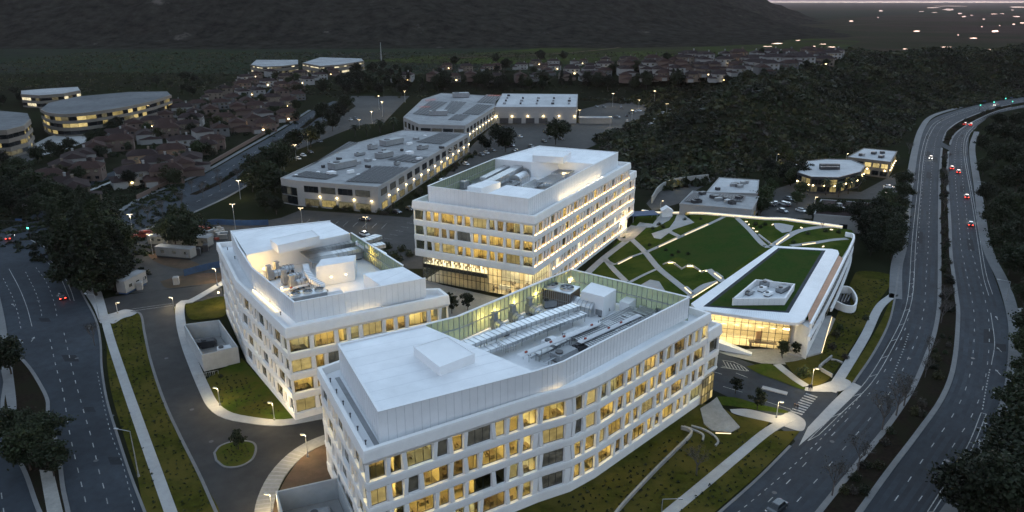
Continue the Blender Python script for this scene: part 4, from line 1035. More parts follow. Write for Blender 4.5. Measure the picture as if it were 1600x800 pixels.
# elbow duct
t = thing('elbow_duct', 'ribbed silver elbow duct in front of the tall white plant box', 'duct', Z(908, 484, WZ))
a = Vector(Z(892, 480, WZ)); b = Vector(Z(930, 492, WZ)); dd = (b - a); rz = math.atan2(dd.y, dd.x); L = dd.length
prof = [(math.cos(x) * 1.6, math.sin(x) * 1.6 + 1.2) for x in np.linspace(0, math.pi, 11)]; prof = [(1.6, 0)] + prof + [(-1.6, 0)]
g = MB(); cx, sx = math.cos(rz), math.sin(rz); vs = []
for e in (0, L):
    for x, z in prof: vs.append((a.x + e * cx, a.y + e * sx, 0)) if False else vs.append((a.x + (e if True else 0) * cx - x * sx * 1.0, a.y + e * sx + x * cx * 1.0, WZ + z))
n = len(prof); g.add(vs, [(i, i + 1, n + i + 1, n + i) for i in range(n - 1)] + [tuple(range(n - 1, -1, -1)), tuple(range(n, 2 * n))]); g.build('duct_body', 'metal_duct', t)
g = MB()
for j in range(6):
    f0 = (j + .5) / 6 * L; vs = []
    for e in (f0 - .05, f0 + .05):
        for x, z in prof: vs.append((a.x + e * cx - x * 1.04 * sx, a.y + e * sx + x * 1.04 * cx, WZ + z * 1.03))
    g.add(vs, [(i, i + 1, n + i + 1, n + i) for i in range(n - 1)])
g.build('flange', 'metal_grey', t)
for k, (nm, qd) in enumerate((('wide steel service platform nearest the louvre screen of the front office', [(893, 525), (948, 500), (985, 512), (925, 543)]), ('steel service platform over pipes in the middle of the front office well', [(935, 500), (985, 478), (1020, 490), (965, 516)]), ('narrow steel service platform near the small white cube', [(968, 494), (1005, 478), (1025, 485), (990, 503)]))):
    grating(nm, GP(qd, 21.3), 21.3)
pipe_rack('rack of white pipes with red valves crossing the front office well', [Z(812, 556, 21.6), Z(870, 532, 21.6), Z(935, 505, 21.6)], 5, .3)
pipe_rack('second rack of pipes between the platforms of the front office', [Z(905, 535, 21.5), Z(960, 510, 21.5), Z(1000, 492, 21.5)], 4, .3)
g = thing('guard_rail', 'small steel guard rail at the well edge of the front office roof', 'railing', (*G2(790, 562, PZ), PZ))
r_ = MB(); pts = [Z(778, 545, PZ - .2), Z(790, 552, PZ - .2), Z(806, 547, PZ - .2)]
for i in range(2):
    for z in (.5, 1.1): r_.tube((pts[i][0], pts[i][1], PZ + z), (pts[i + 1][0], pts[i + 1][1], PZ + z), .05)
for i in range(2):
    for s_ in np.linspace(0, 1, 5):
        p = Vector(pts[i]).lerp(Vector(pts[i + 1]), s_); r_.tube((p.x, p.y, PZ - .2), (p.x, p.y, PZ + 1.1), .04)
r_.build('rail', 'metal_grey', g)
for lab, p, rz_, dims, m_ in (('grey air unit below the pipe rack of the front office', (880, 560, WZ), .8, (4.5, 2.4, 1.6), 'metal_grey'), ('pale air unit at the corner of the front office well', (860, 540, WZ), .8, (3, 2, 1.3), 'white_panel'), ('grey air unit between the drum fans and the cooling tower', (858, 480, WZ), .3, (2.5, 1.6, 1.6), 'metal_grey'), ('low grey unit beside the long duct of the front office', (740, 508, WZ), .7, (2.0, 1.4, 1.1), 'metal_grey'), ('pale low unit near the glass screen end of the front office', (1010, 482, WZ), .8, (3.0, 1.5, 1.0), 'white_panel')):
    package_unit(lab, Z(*p), rz_, *dims, m=m_)
# well lights on the inner glass screen
for k, (p) in enumerate(((745, 497), (770, 489), (800, 476), (835, 462), (870, 448), (890, 440))):
    q = Vector(Z(p[0], p[1], ROOF + 2.6))
    t = thing('wall_light', '%s warm floodlight along the glass screen from the flat roof of the front office' % ORD[k], 'light', tuple(q), 0, 'floodlights in the front office plant well')
    g = MB(); g.box(q, (.35, .35, .3)); g.build('lamp_head', 'lamp_warm', t); g = MB(); g.tube((q.x, q.y, WZ), (q.x, q.y, q.z - .15), .05); g.build('post', 'metal_grey', t)
    point_light('lamp_glow', q + Vector((.0, 0, .5)), 470, (1, .70, .22), .3, t)
# ---------------------------------------------------------------- left office building
ZB = 20.4
Bpar = GP([(339, 379), (355, 410), (369, 438), (446, 513), (700, 461)], ZB)
ub = (Vector(Bpar[4]) - Vector(Bpar[3])).normalized(); nb = Vector((-ub.y, ub.x))
Bpen = GP([(360, 361), (372, 386), (393, 419), (459, 473), (665, 435), (516, 345)], 24.3); PB = 24.3
br_ = (Vector(Bpen[5]) - Vector(Bpen[4])).normalized(); bo = Vector((br_.y, -br_.x))
Bpoly = Bpar + [tuple(Vector(Bpar[4]) + nb * 4.5), tuple(Vector(Bpen[4]) + bo * 1.0 + br_ * 4), tuple(Vector(Bpen[5]) + bo * 1.0 + br_ * 1.2)]
Bd = thing('office_building', 'white four-storey office beside the campus drive with an open lit plant well', 'building', (*Bpar[3], 0))
core(Bd, Bpoly, 0, ROOF - .31, 'white_concrete', 4.7); roof_deck(Bd, Bpoly, ROOF, inset=.5)
parapet(Bd, Bpoly, 17.7, ZB, True, roof_z=ROOF)
frontB = Bpar
spandrels(Bd, frontB, [(-.2, 1.6), (4.4, 6.1), (8.8, 10.5), (13.2, 14.95)])
rowsB = [(1.6, 4.4), (6.1, 8.8), (10.5, 13.2), (14.95, 17.7)][::-1]
facade(Bd, Bpar[3], Bpar[4], rowsB, 0, tblA, rnd=rn, corner=(4.0, 0), rooms=.82)
dk = [('pane_faint', .4), ('pane_dark', .35), ('pane_dim', .25)]
facade(Bd, Bpar[2], Bpar[3], rowsB, 1, tblD, rnd=rn, corner=(0, 2.6), rooms=.1)
facade(Bd, Bpar[1], Bpar[2], rowsB, 0, tblD, rnd=rn, rooms=.08); facade(Bd, Bpar[0], Bpar[1], rowsB, 1, tblD, rnd=rn, rooms=.08)
screen_wall(Bd, [Bpen[5], Bpen[0], Bpen[1]], ROOF, PB); screen_wall(Bd, [Bpen[1], Bpen[2]], ROOF + .0, PB); screen_wall(Bd, [Bpen[2], Bpen[3], Bpen[4]], ROOF + .8, PB)
rear = GP([(549, 364), (630, 415)], PB)
glass_screen(Bd, [rear[1], rear[0]], ROOF + .3, PB)
backroof = [Bpen[0], Bpen[5], rear[0], G2(384, 399, PB)]
g = MB(); g.prism(offs(backroof if area(backroof) > 0 else backroof[::-1], .27, True), ROOF, PB - .3); g.build('penthouse', 'white_panel', Bd); roof_deck(Bd, backroof, PB - .1, inset=.28, th=.19)
frontroof = [Bpen[4], rear[1], G2(565, 427, PB), G2(594, 446.5, PB)]
g = MB(); g.prism(offs(frontroof if area(frontroof) > 0 else frontroof[::-1], .27, True), ROOF, PB - .3); g.build('penthouse', 'white_panel', Bd); roof_deck(Bd, frontroof, PB - .1, inset=.28, th=.19)
seams(Bd, backroof, PB - .09, 3.0, 1.0); seams(Bd, frontroof, PB - .09, 3.0, 1.0)
obj_box('roof_hatch', 'low white box on the rear roof of the office beside the campus drive', 'roof box', GP([(422, 374), (434, 384), (499, 369), (488, 360)], 26.2), PB - .1, 26.2)
obj_box('plant_cabin', 'bright floodlit white plant block inside the open well', 'plant box', GP([(493, 417), (553, 408), (556, 398), (502, 405)], 24.0), WZ, 24.0, rim=False)
for px, py in ((518, 432), (541, 428)):
    q = Vector(Z(px, py, 22.0)) - Vector((0, .35, 0)); t = thing('wall_light', 'bright wall light on the white plant block in the open well', 'light', tuple(q), 0, 'wall lights on the plant block')
    g = MB(); g.box(q, (.4, .2, .25)); g.build('lamp_head', 'lamp_warm', t); point_light('lamp_glow', q - Vector((0, 1.2, .2)), 170, (1, .62, .16), .25, t)
for px, py, lbl in ((412, 420, 'beside the drum fans under the bent screen'), (540, 372, 'below the rear roof edge'), (505, 380, 'behind the steel platform'), (590, 398, 'under the rear glass screen'), (440, 450, 'beside the front pipe rack'), (575, 445, 'between the plant block and the front roof')):
    q = Vector(Z(px, py, ROOF + 2.4)); t = thing('wall_light', 'warm floodlight in the open lit plant well ' + lbl, 'light', tuple(q), 0, 'floodlights in the open plant well')
    g = MB(); g.box(q, (.35, .35, .3)); g.build('lamp_head', 'lamp_warm', t); g = MB(); g.tube((q.x, q.y, WZ), (q.x, q.y, q.z - .15), .05); g.build('post', 'metal_grey', t)
    point_light('lamp_glow', q + Vector((0, 0, .5)), 850, (1, .60, .14), .3, t)
fb = math.atan2(ub.y, ub.x)
for k, p in enumerate(((428, 436), (440, 430), (452, 443), (464, 452))):
    fan_unit('%s silver drum fan from the rear penthouse wall in the open lit plant well' % ORD[k], Z(*p, WZ), fb + .25, 1.05, 'drum fans in the open plant well')
duct_run('roof_duct', 'wide flat duct across the rear of the open lit plant well', [Z(478, 396, 21.4), Z(520, 388, 21.4), Z(575, 378, 21.4), Z(592, 372, 21.4)], 2.6, .9)
duct_run('roof_duct', 'second flat duct leading to the glass screen of the open lit well', [Z(485, 406, 21.4), Z(530, 398, 21.4), Z(600, 385, 21.4)], 2.4, .9)
duct_run('roof_duct', 'curved white duct beside the floodlit plant block', [Z(478, 418, 22.2), Z(480, 428, 22.0), Z(488, 440, 21.4), Z(505, 450, 20.8)], 1.3, .9, m='white_panel', seam=.7)
grating('steel platform behind the floodlit plant block', GP([(468, 392), (505, 384), (528, 402), (488, 410)], 22.4), 22.4)
for k, (p) in enumerate(((575, 395), (590, 400), (604, 406))):
    duct_run('roof_duct', 'sloping silver duct by the rear glass screen of the lit well', [Z(p[0] - 18, p[1] - 14, 23.2), Z(p[0], p[1] - 4, 21.6)], 1.5, .8, 'sloping ducts by the rear screen')
chiller('low grey chiller with dark fans at the front corner of the lit well', Z(482, 470, WZ), fb, 7.5, 3.0, 2.0, 3, m='metal_grey')
package_unit('pale cabinet beside the low grey chiller', Z(517, 464, WZ), fb, 4.0, 1.8, 1.5, m='white_panel')
package_unit('grey air unit behind the drum fans of the lit well', Z(455, 408, WZ), fb, 4.5, 2.4, 2.2)
package_unit('small grey air unit under the rear glass screen', Z(555, 405, WZ), fb, 3.0, 2.0, 1.8)
pipe_rack('pipe rack along the front edge of the open lit well', [Z(440, 455, 20.6), Z(470, 447, 20.6), Z(500, 440, 20.6)], 4, .28)
for a, b in (((378, 395), (398, 432)),):
    pass
l0 = Vector(Bpen[1]); l1 = Vector(Bpen[2]); l2 = Vector(Bpen[3]); outw = Vector(((l2 - l1).y, -(l2 - l1).x)).normalized()
light_strip(Bd, tuple(l1.lerp(l2, .02) + outw * .4), tuple(l1.lerp(l2, .62) + outw * .4), ROOF + .3)
light_strip(Bd, tuple(l2.lerp(Vector(Bpen[4]), .38) - nb * .4), tuple(l2.lerp(Vector(Bpen[4]), .62) - nb * .4), ROOF + .3)
ul = (l2 - l1).normalized()
for k in range(7):
    p = Vector(Bpar[0]).lerp(Vector(Bpar[3]), .06 + .13 * k) + Vector((1.6, .6)); g = MB(); g.box((p.x, p.y, ROOF + .3), (.14, .14, .6)); g.box((p.x, p.y, ROOF + .66), (.28, .28, .14), .4); g.build('roof_anchor', 'metal_dark', Bd)
# ---------------------------------------------------------------- rear office building
ZC = 25.3; RC = 24.0
Cpar = [Vector(p) for p in GP([(645, 313), (835, 338), (985, 254)], ZC)]
uc = (Cpar[2] - Cpar[1]).normalized(); nc = Vector((-uc.y, uc.x)); C3 = Cpar[2] + nc * 38; C4 = Cpar[0] + (Cpar[2] - Cpar[1]) * .62
Cpoly = [tuple(p) for p in (Cpar[0], Cpar[1], Cpar[2], C3, C4)]
Cb = thing('office_building', 'white five-storey office with warm lights along its facade and a glazed lobby', 'building', (*Cpar[1], 0))
core(Cb, Cpoly, 8.6, RC - .31, 'white_concrete', 4.7); roof_deck(Cb, Cpoly, RC, inset=.5); parapet(Cb, Cpoly, 22.5, ZC, True, roof_z=RC)
ext2 = [tuple(Cpar[2] - uc * .3), tuple(Cpar[2] + uc * 7), tuple(Cpar[2] + uc * 7 + nc * 34), tuple(Cpar[2] - uc * .3 + nc * 34)]
g = MB(); g.prism(offs(ext2, .6, True), 5.0, 19.5); g.build('wall', 'white_concrete', Cb); roof_deck(Cb, ext2, 20.0, inset=.55); parapet(Cb, ext2[:3], 18.0, 21.0, False, roof_z=20.0)
cf = [tuple(Cpar[0]), tuple(Cpar[1]), tuple(Cpar[2])]
spandrels(Cb, cf, [(8.4, 10.65), (13.35, 15.15), (17.85, 19.7)])
rowsC = [(10.65, 13.35), (15.15, 17.85), (19.7, 22.5)][::-1]
cstr = []
tC = [('pane_olive', .34), ('pane_bright', .22), ('pane_dim', .26), ('pane_white', .08), ('pane_faint', .10)]
facade(Cb, Cpar[0], Cpar[1], rowsC, 0, tblA, rnd=rn, corner=(2.8, 3.0), seq=((1.6, 1), (1.7, 1), (4.2, 3)), rooms=.78)
facade(Cb, Cpar[1], Cpar[2], rowsC, 0, [('glass_office', .6), ('pane_dim', .2), ('pane_faint', .2)], rnd=rn, corner=(1.6, 0), seq=((2.8, 1), (1.2, 1), (1.2, 1)), strips=cstr, pier_w=1.0, rooms=.4)
facade(Cb, Cpar[1] + uc * 12, Cpar[2], [(1.4, 3.9), (6.0, 8.4)][::-1], 1, [('pane_dim', .35), ('pane_white', .35), ('pane_olive', .3)], rnd=rn, seq=((2.8, 1), (1.2, 1), (1.2, 1)), strips=cstr, pier_w=1.0)
spandrels(Cb, [tuple(Cpar[1] + uc * 12), tuple(Cpar[2])], [(-.2, 1.4), (3.9, 6.0)])
spandrels(Cb, ext2[:3], [(4.4, 5.9), (8.4, 10.4), (13.1, 14.9)])
for P, Q in ((ext2[0], ext2[1]), (ext2[1], ext2[2])): facade(Cb, P, Q, [(14.9, 18.0), (10.4, 13.1), (5.9, 8.4)], 0, [('pane_dim', .6), ('pane_faint', .4)], rnd=rn, strips=cstr if P == ext2[0] else None, seq=((2.8, 1), (1.2, 1)))
facade(Cb, Cpar[2], Cpar[2] + nc * 30, [(20.2, 22.5)], 0, [('pane_dim', 1)], rnd=rn)
core2 = [tuple(Cpar[1] + uc * 12 + nc * .7), tuple(Cpar[2] + nc * .7 - uc * .7), tuple(Cpar[2] + nc * 30), tuple(Cpar[1] + uc * 12 + nc * 30)]
g = MB(); g.prism(core2, 0, 8.6); g.build('wall', 'white_concrete', Cb)
SM = {}
for q, rz, w, z in cstr:
    k = round(w, 1)
    if k not in SM:
        g = MB(); g.bx(0, w, -.05, .05, .0, .07); SM[k] = g.mesh('sill_light', 'strip_facade')
    link('sill_light', SM[k], Cb, Vector((q.x, q.y, z + .03)) - parent_loc(Cb), rz)
# lobby: glazed two-storey base with a lit room behind
ua = (Cpar[1] - Cpar[0]).normalized(); na = Vector((-ua.y, ua.x))
LA = Cpar[0] + ua * 1.5 + na * 1.6; LB = Cpar[1] - ua * 1.0 + na * 1.6; LC = Cpar[1] + uc * 11.5 + nc * .9
def curtain(parent, a, b, z0, z1, nx, nz, frame='mullion', pm='glass_clear', skip=None):
    a = Vector(a); b = Vector(b); L = (b - a).length; rz = math.atan2((b - a).y, (b - a).x); w = L / nx; h = (z1 - z0) / nz
    f = MB(); u = (b - a) / L; c = (a + b) / 2
    for i in range(nx + 1): q = a.lerp(b, i / nx); f.box((q.x, q.y, (z0 + z1) / 2), (.10, .16, z1 - z0), rz)
    for j in range(nz + 1): f.box((c.x, c.y, z0 + h * j + (.04 if j == 0 else -.04 if j == nz else 0)), (L - .1, .13, .08), rz)
    fo = f.build('curtain_frame', frame, parent); me = {}
    for j in range(nz):
        for i in range(nx):
            pmn = pm(i, j) if callable(pm) else pm
            if pmn not in me: g = MB(); g.bx(.06, w - .06, -.015, .015, .05, h - .05); me[pmn] = g.mesh('glass_pane', pmn)
            q = a.lerp(b, i / nx); link('glass_pane', me[pmn], fo, Vector((q.x, q.y, z0 + h * j)) - parent_loc(parent), rz)
    return fo
curtain(Cb, LA, LB, .2, 8.3, 26, 3, pm=lambda i, j: 'glass_clear' if (j == 2 or i > 14) else 'glass_clear')
curtain(Cb, LB, LC, .2, 8.3, 9, 3)
fl = MB(); room = [tuple(LA + na * .3), tuple(LB + na * .3 - ua * .3), tuple(LC + nc * .3), tuple(LC + nc * 9), tuple(LA + na * 10)]
sheet(fl, room, .15); fl.build('lobby_floor', 'interior_floor', Cb)
g = MB(); a, b = LA + na * 9.5, LC + nc * 9.2; strip(g, [tuple(a), tuple(LB + na * 9.5 + uc * 4), tuple(b)], .3, 8.4, th=8.3); g.build('lobby_wall', 'interior', Cb)
g = MB(); mid = [tuple(LA + na * .5), tuple(LA.lerp(LB, .60) + na * .5), tuple(LA.lerp(LB, .60) + na * 9), tuple(LA + na * 9)]; g.prism(mid, 5.0, 5.5); g.build('floor_slab', 'white_concrete', Cb)
g = MB(); strip(g, [tuple(LA + na * .32), tuple(LA.lerp(LB, .60) + na * .32)], .1, 5.6, th=1.3); g.build('spandrel_glass', 'mullion', Cb)
g = MB(); strip(g, [tuple(LA.lerp(LB, .60) + na * .5), tuple(LA.lerp(LB, .60) + na * 9)], .2, 8.3, th=8.2); g.build('lobby_wall', 'interior', Cb)
def ceil_lights(parent, a, b, z, n, off, nn=(0, 0), m='light_ceiling', w=.5, L=1.6):
    for i in range(n):
        q = Vector(a).lerp(Vector(b), (i + .5) / n) + off; g = MB(); g.box((q.x, q.y, z), (L, w, .06), math.atan2((Vector(b) - Vector(a)).y, (Vector(b) - Vector(a)).x)); g.build('ceiling_light', m, parent)
for o_ in (2, 5.5): ceil_lights(Cb, LA, LA.lerp(LB, .6), 8.2, 7, na * o_)
for o_ in (2, 5, 8): ceil_lights(Cb, LA.lerp(LB, .62), LB, 8.2, 4, na * o_)
for o_ in (2, 5): ceil_lights(Cb, LB, LC, 8.2, 3, nc * o_)
ceil_lights(Cb, LA, LA.lerp(LB, .6), 4.9, 4, na * 5, L=.6)
rn2 = random.Random(3)
def desk(parent, p, z, rz):
    g = MB(); 
    for dx, dy, dz, c in ((1.6, .8, .05, .75),): g.box((p.x, p.y, z + c), (dx, dy, dz), rz)
    for ex in (-.7, .7): g.box((p.x + ex * math.cos(rz), p.y + ex * math.sin(rz), z + .37), (.06, .7, .7), rz)
    g.build('desk', 'furniture', parent)
    q = p + Vector((-math.sin(rz), math.cos(rz))) * .8; g = MB(); g.box((q.x, q.y, z + .45), (.5, .5, .1), rz); g.box((q.x, q.y, z + .22), (.08, .08, .4), rz); g.box((q.x, q.y + .22, z + .8), (.5, .08, .6), rz); g.build('chair', 'furniture', parent)
for i in range(12):
    q = LA.lerp(LB, .04 + .045 * i) + na * (1.8 + 1.6 * (i % 2)); desk(Cb, q, 5.5, math.atan2(ua.y, ua.x))
for i in range(8):
    q = LA.lerp(LB, .64 + .042 * i) + na * (2.5 + 3 * (i % 3)); desk(Cb, q, .15, rn2.random() * 3)
g = MB(); q = LA.lerp(LB, .70) + na * 4; g.box((q.x, q.y, .7), (3.2, 1.0, 1.1), math.atan2(ua.y, ua.x)); g.build('reception_desk', 'white_panel', Cb)
# penthouse of the rear office
Cpen = GP([(668, 291), (826, 311), (966, 238), (843, 228), (773, 248)], 29.3); PC = 29.3
screen_wall(Cb, [Cpen[0], Cpen[1], Cpen[2], Cpen[3], Cpen[4]], RC, PC); glass_screen(Cb, [Cpen[4], Cpen[0]], RC + .3, PC)
fr = GP([(826, 311), (854, 296), (791, 288), (759, 302)], PC); g = MB(); g.prism(offs(fr if area(fr) > 0 else fr[::-1], .27, True), RC, PC - .3); g.build('penthouse', 'white_panel', Cb); roof_deck(Cb, fr, PC - .1, inset=.28, th=.19)
br = GP([(773, 248), (843, 228), (966, 238), (928, 256), (872, 252), (830, 253)], PC); g = MB(); g.prism(offs(br if area(br) > 0 else br[::-1], .27, True), RC, PC - .3); g.build('penthouse', 'white_panel', Cb); roof_deck(Cb, br, PC - .1, inset=.28, th=.19)
seams(Cb, br, PC - .09, 3.5, 1.1); seams(Cb, fr, PC - .09, 3.5, 1.1)
obj_box('roof_hatch', 'white stepped box on the far penthouse roof of the lit facade office', 'roof box', GP([(832, 243), (880, 246), (893, 237), (836, 234)], 31.3), PC - .1, 31.3)
obj_box('plant_cabin', 'white plant box near the glass screen of the lit facade office', 'plant box', GP([(730, 291), (752, 294), (782, 284), (760, 281)], 28.6), RC + .05, 28.6, rim=False)
ac = math.atan2(uc.y, uc.x)
for k, p in enumerate(((812, 284), (827, 273), (840, 264), (850, 256))):
    t = thing('vaulted_duct', '%s arched white duct hood from the white plant box on the lit facade office' % ORD[k], 'duct', Z(*p, RC + .05), ac + math.pi / 2, 'arched duct hoods'); g = MB(); pr = [(math.cos(x) * 2.0, math.sin(x) * 1.7 + 1.2) for x in np.linspace(0, math.pi, 9)]; pr = [(2.0, 0)] + pr + [(-2.0, 0)]
    vs = [(x, y, z) for y in (-3.5, 3.5) for x, z in pr]; n = len(pr); g.add(vs, [(i, i + 1, n + i + 1, n + i) for i in range(n - 1)] + [tuple(range(n - 1, -1, -1)), tuple(range(n, 2 * n))]); g.build('duct_body', 'metal_duct', t, off=(0, 0, 0))
    g = MB()
    for y in (-3.2, -1.6, 0, 1.6, 3.2):
        vs = [(x * 1.03, yy, z * 1.02) for yy in (y - .06, y + .06) for x, z in pr]; g.add(vs, [(i, i + 1, n + i + 1, n + i) for i in range(n - 1)])
    g.build('flange', 'metal_grey', t, off=(0, 0, 0))
duct_run('roof_duct', 'long pale duct along the plant well of the lit facade office', [Z(765, 288, 26.5), Z(800, 270, 26.5), Z(835, 250, 26.5)], 3.0, 1.2)
duct_run('roof_duct', 'second long duct parallel to the pale one on the lit facade office', [Z(755, 282, 26.3), Z(792, 263, 26.3), Z(815, 252, 26.3)], 2.2, 1.0)
for k, p in enumerate(((748, 276), (758, 272), (770, 267), (778, 262))):
    fan_unit('%s silver drum fan from the white plant box on the lit facade office roof' % ORD[k], Z(*p, RC + .05), ac, 1.0, 'drum fans on the lit facade office')
chiller('low silver chiller at the corner of the glass screen on the lit facade office', Z(710, 293, RC + .05), math.atan2(ua.y, ua.x), 9, 3.2, 2.6, 3, m='metal_grey')
for k, qd in enumerate(([(838, 283), (860, 272), (885, 275), (862, 287)], [(862, 269), (885, 258), (905, 262), (884, 273)])): grating(('near' if k == 0 else 'far') + ' steel platform in the plant well of the lit facade office', GP(qd, 26.6), 26.6)
for px, py, lbl in ((905, 262, 'beside the far steel platform'), (880, 272, 'between the two steel platforms'), (918, 256, 'at the far penthouse wall'), (800, 296, 'beside the front roof')):
    q = Vector(Z(px, py, RC + 2.2)); t = thing('wall_light', 'warm floodlight in the plant well of the lit facade office ' + lbl, 'light', tuple(q), 0, 'floodlights of the lit facade office well')
    g = MB(); g.box(q, (.4, .4, .3)); g.build('lamp_head', 'lamp_warm', t); g = MB(); g.tube((q.x, q.y, RC), (q.x, q.y, q.z - .15), .05); g.build('post', 'metal_grey', t); point_light('lamp_glow', q + Vector((0, 0, .5)), 420, (1, .74, .32), .3, t)
pz1 = Vector(Cpen[1]); pz2 = Vector(Cpen[2]); on = Vector((uc.y, -uc.x))
for k in range(9):
    p = pz1.lerp(pz2, .30 + .055 * k) + on * 1.2; g = MB(); g.box((p.x, p.y, RC + .25), (.9, .3, .3), ac); g.build('uplight', 'lamp_warm', Cb); point_light('lamp_glow', (p.x + on.x * .5, p.y + on.y * .5, RC + .9), 20, (1, .72, .32), .3, Cb)
for k in range(14):
    p = Cpar[0].lerp(Cpar[1], .2 + .03 * k) + na * 1.4; g = MB(); g.box((p.x, p.y, RC + .3), (.14, .14, .6)); g.box((p.x, p.y, RC + .66), (.28, .28, .14), .4); g.build('roof_anchor', 'metal_dark', Cb)
for k, (lb, qd) in enumerate((('grey steel platform between the ducts and the white plant box of the lit facade office', [(772, 292), (800, 279), (815, 283), (788, 296)]), ('grey steel platform beside the drum fans of the lit facade office', [(735, 283), (765, 267), (775, 270), (746, 286)]), ('grey steel platform under the arched hoods of the lit facade office', [(815, 290), (835, 280), (850, 284), (830, 295)]))): grating(lb, GP(qd, 25.6), 25.6)
for lb, p, d in (('low grey unit beside the far platform on the lit facade office', (892, 268), (4, 2, 1.6)), ('grey unit at the near end of the well on the lit facade office', (800, 291), (3.5, 2, 1.6)), ('pale unit beside the arched hoods on the lit facade office', (862, 262), (3, 2, 1.5))): package_unit(lb, Z(*p, RC + .05), ac, *d, m='white_panel' if 'pale' in lb else 'metal_grey')
for lb, p, d in (('grey unit under the louvre screen of the front office', (930, 540), (3, 1.8, 1.6)), ('dark unit between two platforms of the front office', (950, 518), (2.6, 1.8, 1.5)), ('grey unit beside the elbow duct of the front office', (940, 492), (2.4, 1.6, 1.5)), ('grey unit by the far louvre corner of the front office', (1035, 488), (3, 1.6, 1.2)), ('dark unit below the second pipe rack of the front office', (905, 548), (2.4, 1.6, 1.3)), ('grey unit beside the small white cube of the front office', (1000, 475), (2.2, 1.4, 1.1))): package_unit(lb, Z(*p, WZ), .8, *d, m='metal_dark' if 'dark' in lb else 'metal_grey')
for k, (a_p, b_p) in enumerate((((830, 560), (905, 520)), ((850, 566), (940, 520)), ((700, 556), (770, 530)))): pipe_rack(('thin grey pipe run along the louvre side of the front office well', 'second thin grey pipe run near the louvre screen', 'thin grey pipe run beside the curved end of the long duct')[k], [Z(*a_p, 20.4), Z(*b_p, 20.4)], 3, .25, .07, m='metal_grey', bracket=False)
# courtyard paving
patch('courtyard', [(620, 420), (690, 445), (790, 468), (850, 480), (900, 470), (900, 520), (640, 520), (600, 470)], 'pavers', 0.04, False)
# ---------------------------------------------------------------- roof park and pavilion
KZ = 0.165; PMAX = 8.3
cb0 = Vector(Cpar[1]) + Vector((uc.y, -uc.x)) * 2.0; cn = Vector((uc.y, -uc.x))
def park_z(x, y):
    d = (Vector((x, y)) - cb0).dot(cn); return max(0.05, min(PMAX, KZ * d + .05))
def GK(px, py, dz=0.0):
    p = G(px, py, PMAX + dz)
    if (Vector((p.x, p.y)) - cb0).dot(cn) * KZ + .05 >= PMAX: return p
    lo, hi = 0.0, PMAX
    for _ in range(40):
        m = (lo + hi) / 2; p = G(px, py, m + dz)
        if park_z(p.x, p.y) > m: lo = m
        else: hi = m
    return G(px, py, lo + dz)
def GKP(pts): return [(p.x, p.y) for p in (GK(*q) for q in pts)]
def zoff(o): return lambda x, y: park_z(x, y) + o
def ksheet(name, px, m, o, smooth=False):
    """a sheet draped on the park: fine grid triangles so that it follows the fold"""
    pts = GKP(px)
    if smooth: pts = smooth_line(list(pts) + [pts[0]], 5)[:-1]
    bm = bmesh.new(); vs = [bm.verts.new((p[0], p[1], 0)) for p in pts]; bm.faces.new(vs)
    fold = (PMAX - .05) / KZ
    for c in (0.0, fold):
        gm = bm.verts[:] + bm.edges[:] + bm.faces[:]
        bmesh.ops.bisect_plane(bm, geom=gm, plane_co=(cb0.x + cn.x * c, cb0.y + cn.y * c, 0), plane_no=(cn.x, cn.y, 0))
    bmesh.ops.triangulate(bm, faces=bm.faces[:])
    for v in bm.verts: v.co.z = park_z(v.co.x, v.co.y) + o
    bmesh.ops.recalc_face_normals(bm, faces=bm.faces[:])
    for f in bm.faces:
        if f.normal.z < 0: f.normal_flip()
    me = bpy.data.meshes.new(name); bm.to_mesh(me); bm.free(); me.materials.append(M[m])
    return struct(link(name, me))
edge = [(918, 428), (960, 382), (985, 352), (1000, 331), (1100, 334), (1200, 343), (1315, 357), (1330, 359), (1336, 366), (1322, 392), (1312, 408), (1262, 500), (1080, 482), (1030, 470), (960, 455)]
ksheet('park_lawn', edge, 'park_grass', 0.0)
ksheet('great_lawn', [(1131, 341), (1153, 342.5), (1195, 385), (1128, 437), (1112, 424), (1060, 401), (1032, 408), (1016, 395), (1068, 372)], 'lawn_roof', 0.03)
def kpath(px, w, m='path_concrete', o=0.06, sm=True):
    pts = GKP(px); pts = smooth_line(pts, 5) if sm else pts
    pts = [tuple(p) for p in resample(pts, 1.5)]
    g = MB(); strip(g, pts, w * .78, zoff(o), th=.12); return struct(g.build('path', m))
for px, w in (([(912, 432), (945, 402), (978, 377), (990, 366)], 3.4), ([(986, 373), (1007, 393), (1028, 418), (1052, 438), (1080, 460)], 2.4), ([(1005, 395), (985, 402), (962, 413), (948, 408)], 1.8), ([(945, 404), (958, 420), (978, 440)], 2.2), ([(1027, 420), (1005, 430), (984, 441)], 1.6), ([(1010, 394), (1056, 373), (1106, 351), (1131, 339)], 2.2), ([(1042, 360), (1064, 371)], 2.2), ([(1152, 341), (1170, 358), (1190, 380), (1200, 387)], 2.2), ([(1206, 385), (1225, 373), (1248, 361), (1280, 355), (1300, 354)], 3.0), ([(1236, 384), (1270, 380), (1300, 375), (1324, 373)], 2.4), ([(1074, 467), (1100, 447), (1120, 441)], 3.0), ([(1130, 440), (1115, 428), (1107, 421)], 2.4)):
    kpath(px, w)
ksheet('plaza', [(1058, 335), (1068, 335), (1085, 348), (1052, 359), (1040, 368), (1032, 374), (1022, 372), (1018, 365), (1046, 356), (1054, 345)], 'path_concrete', 0.08)
ksheet('plaza', [(1000, 347), (1020, 350), (1030, 337), (1052, 336), (1046, 344), (1026, 355), (1004, 356), (990, 358)], 'path_concrete', 0.05)
ksheet('plaza', [(962, 372), (986, 352), (1012, 354), (990, 374), (976, 379)], 'pavers', 0.09)
